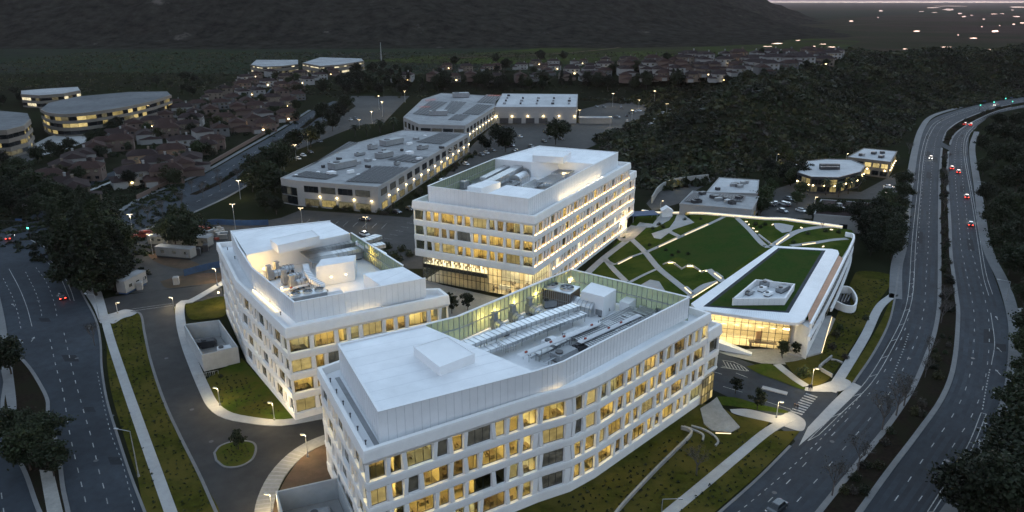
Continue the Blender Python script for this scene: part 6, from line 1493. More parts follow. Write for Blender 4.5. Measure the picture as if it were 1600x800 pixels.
small_office('low_office', 'low white-edged building with a brown roof in front of the dark trees', [(1272, 334), (1368, 342), (1376, 318), (1283, 311)], 6.0, 'stucco_white', 'roof_tile', [1.2], 6, wt, units=5, seed=5)
patch('car_park', [(1184, 339), (1190, 302), (1245, 285), (1300, 297), (1345, 300), (1398, 272), (1402, 300), (1372, 312), (1276, 309), (1268, 342)], 'asphalt_old', 0.02, False)
patch('car_park', [(1020, 330), (1060, 318), (1090, 296), (1120, 280), (1105, 278), (1060, 284), (1030, 296), (1010, 318)], 'asphalt_old', 0.022, False)
t = thing('hill_wall', 'curved pale retaining wall at the foot of the brush hill', 'wall', (*G2(1060, 285), 0)); g = MB(); strip(g, smooth_line(GP([(1018, 318), (1030, 300), (1050, 290), (1080, 285), (1106, 282)]), 5), .5, 3.0, th=3); g.build('wall_body', 'stone_wall', t)
# offices of the left background
def curved_office(label, px, z, rows, tb, nw, sm=1, wm='tan_wall', rm='roof_dark', name='curved_office', lamps=0):
    q = smooth_line(GP(px[0], z), sm); back = GP(px[1], z); poly = list(q) + list(back); t = thing(name, label, 'building', (*q[0], 0)); ccw = poly if area(poly) > 0 else poly[::-1]
    g = MB(); g.prism(offs(ccw, .8, True), 0, z - .6); g.build('wall', wm, t); roof_deck(t, ccw, z - .3, rm, inset=.4)
    zs = [(-.2, rows[0][0])] + [(rows[i][1], rows[i + 1][0]) for i in range(len(rows) - 1)] + [(rows[-1][1], z)]
    for a, b in zs: g = MB(); band(g, q, [(.9, a), (0, a), (0, b), (.9, b)]); g.build('spandrel', wm, t)
    for i in range(len(q) - 1):
        a, b = Vector(q[i]), Vector(q[i + 1]); L = (b - a).length; k = max(1, round(L / nw)); rz = math.atan2((b - a).y, (b - a).x); u = (b - a) / L; inn = Vector((-u.y, u.x))
        for z0_, z1_ in rows:
            for j in range(k): p = a.lerp(b, j / k) + inn * .6; add_window(t, (p.x, p.y, z0_), rz, L / k, z1_ - z0_, 1, pick(rn, tb))
    if lamps: wall_pack(t, q[0], q[-1], 4, 2.5, .1, lamps)
    return t
litw = [('pane_dark', .55), ('pane_bright', .22), ('pane_olive', .13), ('pane_dim', .10)]
curved_office('three-storey tan office with ribbon windows, half of them lit, beyond the estate', [[(62, 170), (75, 176), (105, 178), (150, 174), (200, 166), (240, 157), (268, 148)], [(262, 142), (200, 143), (120, 150), (75, 160)]], 14, [(1.0, 3.4), (5.4, 7.8), (9.6, 12.0)], litw, 4.5, sm=3, lamps=120)
curved_office('tan office block at the end of the plaza with few lit windows', [[(-30, 205), (10, 203), (38, 196), (48, 186)], [(44, 176), (0, 172), (-40, 180)]], 15, [(1.0, 3.4), (5.6, 8.0), (10.0, 12.4)], [('pane_dark', .75), ('pane_olive', .15), ('pane_dim', .1)], 4.5)
curved_office('long office with a bright white roof and warm lights at the foot of the plain', [[(32, 147), (60, 149), (100, 146), (126, 141)], [(122, 135), (70, 138), (32, 141)]], 10, [(1.0, 3.4), (5.4, 7.6)], [('pane_white', .15), ('pane_dim', .35), ('pane_dark', .5)], 5, rm='roof_grey', lamps=0)
curved_office('far pale-roofed office with a glowing band under its eaves', [[(391, 101), (410, 104), (440, 103), (466, 100)], [(466, 93), (400, 93)]], 9, [(1.0, 3.0), (6.4, 7.6)], [('pane_white', .3), ('pane_dim', .4), ('pane_dark', .3)], 6, rm='roof_grey', name='far_pavilion')
curved_office('far broad-roofed office with two glowing window bands', [[(472, 98), (500, 103), (530, 101), (569, 95)], [(565, 91), (500, 89)]], 11, [(1.5, 3.8), (7.6, 9.0)], [('pane_white', .35), ('pane_dim', .4), ('pane_dark', .25)], 6, rm='roof_grey', name='far_pavilion')
p = G(596, 97); t = thing('radio_mast', 'thin pale mast standing on the plain', 'mast', (p.x, p.y, 0)); g = MB(); g.tube((p.x, p.y, 0), (p.x, p.y, 26), .9, 8, .4); g.build('pole', 'stucco_white', t); g = MB(); g.box((p.x, p.y, .5), (5, 3, 1)); g.build('base', 'stucco_white', t)
# ---------------------------------------------------------------- houses
def make_house(v):
    t = thing('house', 'house', 'house', (0, 0, 0)); wm, rm, w, d, h = v
    def gable(g, x0, x1, y0, y1, z, rise, hip=2.0, ov=.5):
        x0 -= ov; x1 += ov; y0 -= ov; y1 += ov; ym = (y0 + y1) / 2
        g.add([(x0, y0, z), (x1, y0, z), (x1, y1, z), (x0, y1, z), (x0 + hip, ym, z + rise), (x1 - hip, ym, z + rise)], [(0, 1, 5, 4), (2, 3, 4, 5), (1, 2, 5), (3, 0, 4), (3, 2, 1, 0)])
    g = MB(); g.bx(-w / 2, w / 2, -d / 2, d / 2, 0, h); g.build('wall', wm, t)
    g = MB(); g.bx(-w / 2 - 2.5, -w / 2 + 3, -d / 2 - 3.5, d / 2 - 2, 0, 3.2); g.build('garage_wing', wm, t)
    g = MB(); gable(g, -w / 2, w / 2, -d / 2, d / 2, h, 2.4, 3.2); r = g.build('roof', rm, t)
    g = MB(); gable(g, -w / 2 - 2.5, -w / 2 + 3, -d / 2 - 3.5, d / 2 - 2, 3.2, 1.5, 2.2); g.build('roof', rm, t)
    g = MB(); g.bx(w * .2, w * .2 + .9, -.5, .5, h + 1, h + 3.4); g.bx(w * .2 - .1, w * .2 + 1.0, -.6, .6, h + 3.4, h + 3.6); g.build('chimney', wm, r)
    for x in (-w * .22, w * .08, w * .34):
        for z in (1.0, h - 2.2):
            if z < 2 and x < 0: continue
            add_window(t, (x - .8, -d / 2 - .03, z), 0, 1.6, 1.4, 2, 'pane_faint' if z > 2 else 'pane_dark')
    for y in (-d * .2, d * .2): add_window(t, (w / 2 + .03, y - .7, h - 2.2), math.pi / 2, 1.4, 1.3, 2, 'pane_dark')
    g = MB(); g.bx(-w / 2 - 2.0, -w / 2 + 2.5, -d / 2 - 3.56, -d / 2 - 3.48, .1, 2.5); g.build('garage_door', 'stucco_white', t)
    g = MB(); g.bx(w * .12, w * .12 + 1.0, -d / 2 - .08, -d / 2, .1, 2.2); g.build('door', 'furniture', t)
    return t
HV = [('stucco_cream', 'roof_tile', 14, 10, 6.0), ('stucco_pink', 'roof_tile_b', 13, 10, 6.2), ('stucco_white', 'roof_tile', 15, 11, 6.0), ('stucco_grey', 'roof_tile_b', 12, 9.5, 5.8)]
HN = ['cream', 'pinkish tan', 'white', 'grey']
protos = [make_house(v) for v in HV]; hr = random.Random(21)
LEFT = [(200, 218), (250, 268), (225, 258), (262, 285), (215, 286), (270, 250), (118, 262), (100, 275), (78, 290), (135, 255), (92, 308), (120, 312), (70, 318), (165, 236), (190, 234), (150, 245), (212, 205), (240, 200), (262, 214), (285, 232), (230, 222), (260, 190), (285, 180), (262, 205), (300, 196), (318, 218), (345, 212), (372, 204), (352, 196), (395, 196), (412, 188), (430, 178), (400, 176), (330, 182), (310, 172), (345, 170), (365, 162), (335, 155), (352, 148), (380, 152), (305, 186), (402, 150), (425, 162), (440, 152), (452, 168), (466, 156), (440, 140), (420, 135), (398, 134), (380, 140), (460, 140), (480, 132), (500, 124), (470, 122), (446, 126), (425, 120), (402, 122), (385, 128), (520, 118), (495, 112), (372, 178), (388, 168), (140, 280), (320, 240), (335, 232), (300, 262), (286, 272), (415, 205), (450, 188), (295, 206), (275, 170), (182, 222)]
RIGHT = [(x + 6 * ((i * 7) % 3 - 1), y) for y, x0, x1, s, in ((88, 1210, 1330, 24), (94, 1080, 1330, 25), (102, 840, 1300, 26), (110, 700, 1240, 28), (118, 860, 1180, 29), (127, 640, 1120, 34)) for i, x in enumerate(range(x0, x1, s))]
lampspots = []
def put_house(px, py, k, grp, hill, ang, sc):
    p = GH(px, py) if hill else G(px, py)
    side = 'on the plateau beyond the warehouse' if hill else 'in the estate beside the divided road'
    o = dup(protos[k], tuple(p), ang, sc, 'two-storey %s house with a dark tiled roof %s' % (HN[k], side), '%s houses %s' % (HN[k], side))
    if hr.random() < .6:
        q = p + Vector((hr.uniform(-4, 4), -7.5 * sc, 2.2)); lampspots.append((q, o))
    return o
for i, (x, y) in enumerate(LEFT): put_house(x, y, hr.choice((0, 1, 1, 2, 3)), '', False, hr.choice((0.5, 0.5 + math.pi / 2, .35, -1.0, 0.6)) + hr.uniform(-.12, .12), hr.uniform(.92, 1.08))
for i, (x, y) in enumerate(RIGHT): put_house(x + hr.uniform(-5, 5), y + hr.uniform(-2, 2), hr.choice((0, 2, 2, 1, 3)), '', True, hr.choice((0, 0, .3, 1.57)) + hr.uniform(-.15, .15), hr.uniform(.9, 1.1))
for p in protos: remove_tree(p)
pm = MB(); pm.box((0, 0, 0), (1.1, .4, .6)); lm = pm.mesh('porch_light', 'lamp_warm')
for q, o in lampspots:
    l = link('porch_light', lm, o); Mx = Matrix.Translation(o.location) @ Matrix.Rotation(o.rotation_euler.z, 4, 'Z') @ Matrix.Scale(o.scale[0], 4); l.location = Mx.inverted() @ Vector(q); 
# estate boundary wall
t = thing('estate_wall', 'long pale garden wall between the estate and the divided road', 'wall', (*G2(220, 308), 0)); g = MB(); strip(g, smooth_line(GP([(214, 312), (264, 288), (316, 265), (376, 231), (436, 197)]), 6), .4, 2.0, th=2); g.build('wall_body', 'stucco_pink', t)
# ---------------------------------------------------------------- vegetation
def leaf_quads(cent, size, rng, flat=0.5):
    """one small randomly turned quad per point"""
    n = len(cent); a = rng.normal(size=(n, 3)); a[:, 2] *= flat; a /= np.linalg.norm(a, axis=1)[:, None]
    b = rng.normal(size=(n, 3)); b -= (b * a).sum(1)[:, None] * a; b /= np.linalg.norm(b, axis=1)[:, None]
    s = (size * (0.6 + 0.8 * rng.random(n)))[:, None] * 0.5
    V = np.stack([cent - a * s * .4 - b * s, cent + a * s - b * s * .3, cent + a * s * .4 + b * s, cent - a * s + b * s * .3], 1)
    return V.reshape(-1, 3)
def quad_mesh(name, V, m):
    me = bpy.data.meshes.new(name); n = len(V) // 4
    me.vertices.add(len(V)); me.vertices.foreach_set('co', V.astype(np.float32).ravel())
    me.loops.add(n * 4); me.loops.foreach_set('vertex_index', np.arange(n * 4, dtype=np.int32))
    me.polygons.add(n); me.polygons.foreach_set('loop_start', np.arange(0, n * 4, 4, dtype=np.int32)); me.polygons.foreach_set('loop_total', np.full(n, 4, dtype=np.int32))
    me.update(); me.validate(); me.materials.append(M[m]); return me
def branch_tree(mb, rng, p, d, L, r, depth, tips, spread=.6):
    q = p + d * L; mb.tube(p, q, r, 6 if r > .08 else 4, r * .66, cap=False); 
    if depth == 0: tips.append(q); return
    for i in range(3 if depth > 1 else 2 + (rng.random() < .5)):
        e = Vector(rng.normal(size=3) * spread); e.z = abs(e.z) * .6 + .1
        branch_tree(mb, rng, q - d * L * .15 * i, (d * .8 + e).normalized(), L * (.62 + .2 * rng.random()), r * .62, depth - 1, tips, spread)
def make_tree(name, H, W, mleaf, seed, nclump=70, nleaf=46, leaf=.5, base=.25, shape='round', bark='bark'):
    rng = np.random.default_rng(seed); t = thing(name, 'tree', 'tree'); mb = MB(); tips = []
    mb.tube((0, 0, -.3), (0, 0, H * .3), H * .022, 8, H * .015, cap=False)
    for k in range(5):
        a = k * 1.257 + rng.random(); z = H * (.28 + .08 * k)
        branch_tree(mb, rng, Vector((0, 0, z * .8)), Vector((math.cos(a) * .7, math.sin(a) * .7, .7)).normalized(), W * .2, H * .010, 2, tips)
    mb.tube((0, 0, H * .3), (0, 0, H * .75), H * .015, 6, H * .005, cap=False)
    mb.build('trunk', bark, t, off=(0, 0, 0))
    C_ = []
    while len(C_) < nclump:
        u = rng.normal(size=3); u /= np.linalg.norm(u); rr = rng.random() ** .45
        if shape == 'cone':
            z = rng.random() ** 1.3; rad = (1 - z) * .5 * W * (.55 + .45 * rng.random()) + .15; a = rng.random() * 6.28
            C_.append((rad * math.cos(a), rad * math.sin(a), H * (base + (1 - base) * z)))
        else:
            lob = 1 + .35 * math.sin(3 * math.atan2(u[1], u[0]) + seed) * (1 - abs(u[2])) + .2 * math.sin(5 * u[2] + seed)
            C_.append((u[0] * rr * W / 2 * lob, u[1] * rr * W / 2 * lob, H * (base + (1 - base) / 2) + u[2] * rr * H * (1 - base) / 2))
    C_ = np.array(C_); P = np.repeat(C_, nleaf, 0) + rng.normal(size=(nclump * nleaf, 3)) * np.array((W * .075, W * .075, W * .05)) * (1.0 if shape != 'cone' else .8)
    o = link('crown', quad_mesh('crown', leaf_quads(P, np.full(len(P), leaf), rng), mleaf), t)
    return t
def make_bare(name, H, W, seed, leafy=0):
    rng = np.random.default_rng(seed); t = thing(name, 'tree', 'tree'); mb = MB(); tips = []
    mb.tube((0, 0, -.2), (0, 0, H * .3), H * .018, 6, H * .014, cap=False)
    for k in range(4):
        a = k * 1.57 + rng.random(); branch_tree(mb, rng, Vector((0, 0, H * (.26 + .02 * k))), Vector((math.cos(a) * .45, math.sin(a) * .45, .9)).normalized(), H * .22, H * .012, 3, tips, .55)
    mb.build('trunk', 'bark_pale', t, off=(0, 0, 0))
    tp = np.array([tuple(x) for x in tips]); P = np.repeat(tp, leafy or 5, 0) + rng.normal(size=(len(tp) * (leafy or 5), 3)) * H * .04
    link('crown', quad_mesh('crown', leaf_quads(P, np.full(len(P), .16), rng), 'leaf_grey'), t); return t
def make_palm(seed):
    rng = np.random.default_rng(seed); t = thing('palm', 'tree', 'palm'); mb = MB()
    for i in range(6): mb.tube((0, 0, i * 1.1), (0, 0, (i + 1) * 1.1), .3 - .02 * i, 7, .27 - .02 * i, cap=False)
    mb.build('trunk', 'bark', t, off=(0, 0, 0)); g = MB()
    for k in range(26):
        a = k * 2.4; e = .9 - 1.5 * (k / 26); L = 3.3; pts = []
        for s in np.linspace(0, 1, 6): pts.append(Vector((math.cos(a) * L * s * math.cos(e) , math.sin(a) * L * s * math.cos(e), 6.6 + L * s * math.sin(e) - 1.5 * s * s)))
        n = Vector((-math.sin(a), math.cos(a), 0))
        for i in range(5):
            w0, w1 = .55 * (1 - abs(i / 5 - .3)), .55 * (1 - abs((i + 1) / 5 - .3)) * (0.1 if i == 4 else 1); dz = Vector((0, 0, -.18))
            for sgn in (-1, 1): g.add([pts[i], pts[i] + n * w0 * sgn + dz, pts[i + 1] + n * w1 * sgn + dz, pts[i + 1]], [(0, 1, 2, 3)])
    g.build('crown', 'leaf_palm', t, off=(0, 0, 0)); return t
def make_shrub(seed, mleaf, H=1.6, W=2.2, n=420, leaf=.26):
    rng = np.random.default_rng(seed); t = thing('shrub', 'shrub', 'shrub'); u = rng.normal(size=(n, 3)); u /= np.linalg.norm(u, axis=1)[:, None]; u[:, 2] = np.abs(u[:, 2])
    lob = 1 + .3 * np.sin(4 * np.arctan2(u[:, 1], u[:, 0]) + seed); P = u * (rng.random(n) ** .35)[:, None] * np.array((W / 2, W / 2, H)) * lob[:, None]
    link('foliage', quad_mesh('foliage', leaf_quads(P, np.full(n, leaf), rng), mleaf), t); g = MB()
    for k in range(4): g.tube((0, 0, -.1), (.4 * math.cos(k * 1.6), .4 * math.sin(k * 1.6), H * .6), .04, 4)
    g.build('stem', 'bark', t, off=(0, 0, 0)); return t
T = {'dark': [make_tree('broad_tree', 12, 10, 'leaf_dark', s, 80, 56, .55) for s in (1, 2, 3)], 'pine': [make_tree('pine_tree', 18, 9, 'leaf_dark', s, 95, 56, .55, .15, 'cone') for s in (4, 5)],
     'green': [make_tree('leafy_tree', 9, 8, 'leaf_green', s, 60, 44, .5) for s in (6, 7)], 'olive': [make_tree('olive_tree', 8, 8, 'leaf_olive', s, 50, 40, .5, .2) for s in (8, 9)],
     'small': [make_tree('young_tree', 4.2, 2.8, 'leaf_dark', s, 40, 30, .3, .3) for s in (10, 11)], 'bare': [make_bare('bare_tree', 8, 7, s) for s in (12, 13, 14)], 'palm': [make_palm(15)],
     'shrub': [make_shrub(16, 'leaf_dark'), make_shrub(17, 'leaf_olive'), make_shrub(18, 'leaf_grey'), make_shrub(19, 'leaf_green')]}
tr = random.Random(5)
def plant(kind, p, h, label, group, which=None):
    src = T[kind][which if which is not None else tr.randrange(len(T[kind]))]; h0 = {'dark': 12, 'pine': 18, 'green': 9, 'olive': 8, 'small': 4.2, 'bare': 8, 'palm': 7.5, 'shrub': 1.6}[kind]
    s = h / h0; o = dup(src, (p[0], p[1], p[2] if len(p) > 2 else 0), tr.uniform(0, 6.28), (s * tr.uniform(.9, 1.12), s * tr.uniform(.9, 1.12), s), label, group); o['category'] = {'palm': 'palm', 'shrub': 'shrub'}.get(kind, 'tree'); return o
def plants(kind, lst, label, group, hill=False):
    for it in lst:
        p = GH(it[0], it[1]) if hill else G(it[0], it[1]); plant(kind, p, it[2] * tr.uniform(.92, 1.08), label, group)
# left foreground mass
plants('pine', [(112, 448, 21), (150, 462, 22), (172, 448, 20), (130, 440, 19), (188, 435, 17), (95, 395, 16), (160, 415, 20)], 'tall dark evergreen in the grove between the left road and the yard', 'grove by the left road')
plants('dark', [(140, 455, 14), (180, 455, 13), (120, 425, 13), (100, 405, 10), (165, 400, 15), (190, 405, 14), (135, 380, 13), (150, 350, 12), (120, 350, 12), (95, 355, 11), (175, 372, 12)], 'broad dark tree in the grove between the left road and the yard', 'grove by the left road')
plants('dark', [(55, 320, 14), (20, 335, 13), (35, 305, 13), (80, 330, 12), (10, 300, 14), (-10, 320, 15), (60, 345, 10), (5, 270, 12), (100, 325, 10), (130, 325, 9), (30, 285, 11)], 'broad dark tree beside the cross street with the signals', 'trees by the signal junction')
plants('dark', [(48, 735, 9), (70, 705, 8), (30, 700, 8), (85, 745, 7)], 'broad dark tree on the planted island of the left road', 'island trees of the left road')
plants('dark', [(18, 585, 9)], 'single spreading tree at the tip of the planted island', 'island tip tree')
plants('dark', [(1500, 815, 11), (1530, 790, 10), (1560, 760, 11), (1590, 800, 13), (1575, 720, 11), (1600, 690, 12), (1610, 740, 13), (1550, 820, 12), (1595, 650, 10), (1605, 610, 9)], 'broad dark tree on the bank beyond the right road', 'bank trees of the right road')
plants('dark', [(1560, 400, 10), (1575, 430, 11), (1590, 390, 12), (1600, 440, 13), (1550, 360, 10), (1570, 345, 12), (1595, 350, 13), (1540, 320, 9), (1560, 300, 11), (1585, 305, 13), (1535, 275, 9), (1552, 258, 11), (1578, 262, 13), (1600, 280, 13), (1532, 235, 9), (1550, 218, 10), (1570, 222, 12), (1595, 232, 13), (1560, 200, 9), (1585, 200, 11), (1600, 192, 9), (1600, 480, 8), (1610, 540, 10), (1600, 565, 8)], 'dense dark tree in the wood beyond the right road', 'wood beyond the right road')
plants('bare', [(1300, 775, 8), (1340, 735, 8), (1378, 672, 10), (1412, 635, 9), (1400, 650, 9), (1450, 560, 7), (1470, 505, 8), (1476, 480, 7), (1475, 330, 7), (1474, 300, 7), (1476, 280, 7), (1478, 255, 7), (1445, 590, 6)], 'leafless street tree on the planted median of the right road', 'bare median trees')
plants('bare', [(1088, 742, 7), (148, 540, 7), (1420, 240, 7), (1408, 215, 7), (1455, 170, 7)], 'leafless street tree beside a footpath', 'bare footpath trees')
plants('bare', [(232, 345, 8), (255, 338, 8), (285, 325, 8), (318, 310, 8), (345, 298, 8), (372, 285, 8), (402, 262, 8), (430, 238, 8), (300, 300, 7), (340, 282, 7), (385, 258, 7)], 'leafless street tree along the divided road by the estate', 'bare estate road trees')
for k in range(130):
    i = tr.randrange(2, 72); t_ = tr.uniform(.18, .82); p = A2[i] * (1 - t_) + B1[i] * t_; plant('shrub', (p[0], p[1], .1), tr.uniform(.8, 1.7), 'low dark shrub on the planted median of the right road', 'median shrubs of the right road', tr.choice((0, 0, 1, 2)))
for k in range(26):
    i = tr.randrange(82, 120); t_ = tr.uniform(.3, .7); p = A2[i] * (1 - t_) + B1[i] * t_; plant('shrub', (p[0], p[1], .1), tr.uniform(1.2, 2.4), 'low dark shrub on the far median of the right road', 'far median shrubs of the right road', tr.choice((0, 1, 2)))
for k in range(30):
    i = tr.choice(list(range(8, 17)) + list(range(19, 26)) + list(range(28, 34)) + list(range(37, 47))); p = lane(a_, b_2, .5)[i] + np.array((tr.uniform(-1, 1), tr.uniform(-2, 2))); plant('shrub', (p[0], p[1], .1), tr.uniform(1.2, 2.2), 'low dark shrub on the median of the estate road', 'median shrubs of the estate road')
plants('dark', [(288, 372, 13), (300, 395, 12), (275, 385, 11), (262, 380, 9)], 'large dark tree shading the site trailers', 'trees by the site trailers')
plants('dark', [(418, 310, 15), (405, 292, 14), (430, 300, 13), (438, 270, 14), (420, 275, 13), (395, 300, 10), (462, 238, 12), (448, 255, 12), (500, 218, 12), (486, 230, 12), (520, 205, 13), (505, 192, 13), (530, 188, 12), (415, 330, 8), (540, 175, 12), (432, 335, 7)], 'dark leafy tree between the estate road and the grey office', 'trees beside the grey office')
plants('dark', [(790, 238, 13), (778, 225, 11), (868, 226, 15), (760, 235, 7), (880, 215, 10), (752, 230, 8)], 'dark tree in the car park behind the lit facade office', 'car park trees')
plants('palm', [(555, 214, 8), (573, 213, 8), (594, 208, 9), (615, 206, 9), (665, 204, 10), (682, 205, 9), (692, 206, 9), (733, 212, 10), (645, 205, 8)], 'feathery palm in the row between the two grey offices', 'palms between the offices')
plants('palm', [(1290, 305, 7), (1310, 308, 7), (1325, 303, 7), (1340, 298, 7), (1300, 299, 6), (1395, 262, 7)], 'feathery palm beside the octagonal office', 'palms by the octagonal office')
plants('green', [(1195, 322, 8), (1188, 335, 7), (1250, 305, 6), (1245, 320, 6), (1205, 302, 7), (1330, 345, 6), (1390, 330, 7), (1382, 318, 6), (1200, 290, 8), (1235, 290, 8), (1398, 345, 7), (1225, 245, 8), (1235, 255, 7), (1192, 250, 7), (1318, 240, 6)], 'green leafy tree lit by the car park lamps near the octagonal office', 'lit trees by the octagonal office')
plants('dark', [(1225, 285, 10), (1250, 288, 10), (1200, 275, 9), (1262, 282, 8), (1280, 350, 9), (1300, 352, 8), (1340, 358, 10), (1325, 352, 8), (1352, 378, 11), (1365, 365, 10), (1375, 390, 10), (1385, 372, 10), (1392, 405, 9), (1372, 345, 9), (1395, 385, 9), (1400, 360, 9), (1360, 400, 8), (1405, 335, 8), (1408, 315, 8), (1412, 295, 8), (1310, 340, 7), (1270, 345, 7)], 'dark tree between the park wall and the right road', 'trees behind the park wall')
plants('small', [(1222, 560, 4.5), (1242, 556, 3.6), (1183, 640, 5), (1149, 615, 4), (706, 490, 5), (731, 485, 5), (702, 478, 4), (373, 703, 4.0)], 'small round young tree in the campus planting', 'young campus trees')
plants('shrub', [(1255, 588, 2.2), (1000, 385, 1.2), (1022, 428, 1.0), (1005, 395, 1.0), (1100, 425, 1.0), (1320, 560, 1.2), (1300, 545, 1.4), (1306, 525, 1.6), (1312, 515, 1.4), (345, 590, .8), (1352, 500, 1.2)], 'round garden shrub in the campus grass', 'campus garden shrubs')
for k in range(60):
    i = tr.randrange(60); e = tr.choice((0, 1)); P = Vector(Eq[2]).lerp(Vector(Eq[3]), tr.random()) if tr.random() < .7 else Vector(Eq[1]).lerp(Vector(Eq[2]), tr.random()); u_ = Vector((P.x, P.y)).normalized(); P = P + Vector((uc.y, -uc.x)) * tr.uniform(2.5, 6) if True else P
    plant('shrub', (P.x, P.y, 0), tr.uniform(1, 2), 'clipped shrub in the hedge along the grey office', 'hedge shrubs of the grey office')
for px in [(600, 398), (615, 402), (628, 392), (580, 392), (640, 400), (622, 408), (606, 388), (590, 400)]: plant('shrub', G(*px), 2.0, 'dark shrub on the bank between the car park and the drive', 'bank shrubs by the car park', 0)
for k, (x, y) in enumerate(((1030, 352), (1036, 356), (1020, 358), (1070, 344), (1076, 340), (1095, 343), (1015, 384), (1180, 352), (1188, 356), (1195, 352), (1290, 362), (1310, 364), (1262, 366), (1240, 380), (1060, 395), (1050, 400), (1075, 398), (1040, 392), (975, 372))): p = GK(x, y); plant('shrub', tuple(p), tr.uniform(.8, 1.3), 'low green shrub in the roof park planting', 'roof park shrubs', 3)
p = GK(1285, 358); plant('bare', tuple(p), 3.0, 'leafless little tree on the roof park', 'roof park tree')
# trees among the houses
for k in range(85):
    x, y = tr.choice(LEFT); x += tr.uniform(-16, 16); y += tr.uniform(-5, 9); 
    if y > 335: continue
    h = tr.uniform(4.5, 9); plant(tr.choice(('dark', 'dark', 'olive', 'green')), G(x, y), h, 'garden tree among the tiled houses of the estate', 'estate garden trees')
for k in range(60):
    x, y = tr.choice(RIGHT); x += tr.uniform(-16, 16); y += tr.uniform(0, 7); p = GH(x, y); plant(tr.choice(('dark', 'olive', 'dark')), p, tr.uniform(4, 8), 'garden tree among the houses on the plateau', 'plateau garden trees')
for k in range(48):
    x = tr.uniform(570, 1060); y = tr.uniform(131, 143) if x > 640 else tr.uniform(120, 150); plant(tr.choice(('dark', 'pine', 'dark')), GH(x, y), tr.uniform(9, 15), 'tall dark tree in the belt behind the warehouse', 'tree belt behind the warehouse')
for k in range(28): plant('dark', G(tr.uniform(500, 640), tr.uniform(108, 150)), tr.uniform(8, 14), 'dark tree in the grove beside the far street', 'grove by the far street')
plants('dark', [(775, 100, 14), (845, 97, 16), (880, 96, 15), (790, 112, 12), (710, 104, 12), (730, 108, 10), (1040, 100, 10), (560, 145, 12), (535, 140, 12), (550, 130, 12)], 'tall round tree standing above the plateau roofs', 'tall plateau trees', True)
for k in range(30):
    x = tr.uniform(0, 340); y = 150 + (x / 340) * -18 + tr.uniform(-10, 60 - x / 8)
    if 55 < x < 275 and 138 < y < 200: continue
    plant('dark', G(x, y), tr.uniform(5, 10), 'dark tree round the tan offices at the foot of the plain', 'trees round the tan offices')
for px in ((185, 205), (175, 210), (160, 225), (145, 228), (200, 196), (215, 190), (232, 186), (80, 245), (60, 255), (95, 250), (110, 240)): plant('dark', G(*px), 9, 'dark tree on the edge of the pale plaza', 'plaza edge trees')
# brush masses
def brush(name, label, P, size, m, seed, n=26, leaf=.55):
    rng = np.random.default_rng(seed); P = np.asarray(P, float); k = len(P); u = rng.normal(size=(k, n, 3)); u /= np.linalg.norm(u, axis=2)[:, :, None]; u[:, :, 2] = np.abs(u[:, :, 2])
    Q = P[:, None, :] + u * (rng.random((k, n)) ** .4)[:, :, None] * size[:, None, None] * np.array((1, 1, .75)); Q = Q.reshape(-1, 3)
    sz = np.repeat(size * leaf, n); return stuff(link(name, quad_mesh(name, leaf_quads(Q, sz, rng), m)), label, 'brush')
def scatter(n, box, test, seed):
    rng = np.random.default_rng(seed); P = np.stack([rng.uniform(box[0], box[1], n), rng.uniform(box[2], box[3], n)], 1); return P[test(P[:, 0], P[:, 1])]
def screen_ok(P, z, lo=-40): 
    d = P[:, 1] * CT + (CAM_H - z) * ST; x = P[:, 0] / d * FPX; return np.abs(x) < 900
P = scatter(52000, (50, 760, 320, 900), lambda x, y: (hill_d(x, y) > -14) & (x < np.interp(y, [300, 317, 443, 565, 650, 700], [165, 172, 236, 322, 438, 900])) & ((y < 640) | (x > 300)), 1); z = np.maximum(0, hill_h(P[:, 0], P[:, 1])); P = np.column_stack([P, z]); ok = screen_ok(P, z); P = P[ok]
rs = np.random.default_rng(9); sz = rs.uniform(1.0, 2.6, len(P)) * np.where(rs.random(len(P)) < .10, 1.9, 1); hv = rs.random(len(P))
P = scatter(52000, (50, 760, 320, 900), lambda x, y: (hill_d(x, y) > -14) & (x < np.interp(y, [300, 317, 443, 565, 650, 700], [165, 172, 236, 322, 438, 900])) & ((y < 640) | (x > 300)), 1); z = np.maximum(0, hill_h(P[:, 0], P[:, 1])); P = np.column_stack([P, z]); ok = screen_ok(P, z); P = P[ok]
rs = np.random.default_rng(9); sz = rs.uniform(1.0, 2.6, len(P)) * np.where(rs.random(len(P)) < .10, 1.9, 1); hv = rs.random(len(P))
brush('hillside_brush', 'dark chaparral covering the hill beside the right road', P[hv < .5], sz[hv < .5], 'leaf_dark', 2)
brush('hillside_brush', 'olive chaparral mixed over the hill beside the right road', P[(hv >= .5) & (hv < .85)], sz[(hv >= .5) & (hv < .85)], 'leaf_olive', 3)
brush('hillside_brush', 'dry grey brush scattered over the hill beside the right road', P[hv >= .85], sz[hv >= .85] * .8, 'leaf_grey', 4)
P = scatter(5200, (60, 620, 60, 640), lambda x, y: (x > np.interp(y, [60, 131, 157, 175, 207, 285, 403, 517, 600, 660], [75, 108, 128, 138, 156, 198, 263, 337, 423, 470])) & (x < np.interp(y, [60, 660], [220, 620])), 5); P = np.column_stack([P, np.zeros(len(P))]); sz = np.random.default_rng(6).uniform(.8, 2.4, len(P)); brush('roadside_brush', 'dark undergrowth on the bank beyond the right road', P, sz, 'leaf_dark', 7)
P = scatter(1800, (-220, -100, 200, 330), lambda x, y: (x < np.interp(y, [200, 330], [-108, -150])) & (x > np.interp(y, [200, 250, 330], [-118, -190, -240])), 8); P = np.column_stack([P, np.zeros(len(P))]); brush('roadside_brush', 'dark undergrowth in the grove by the left road', P, np.random.default_rng(6).uniform(.6, 1.6, len(P)), 'leaf_dark', 9)
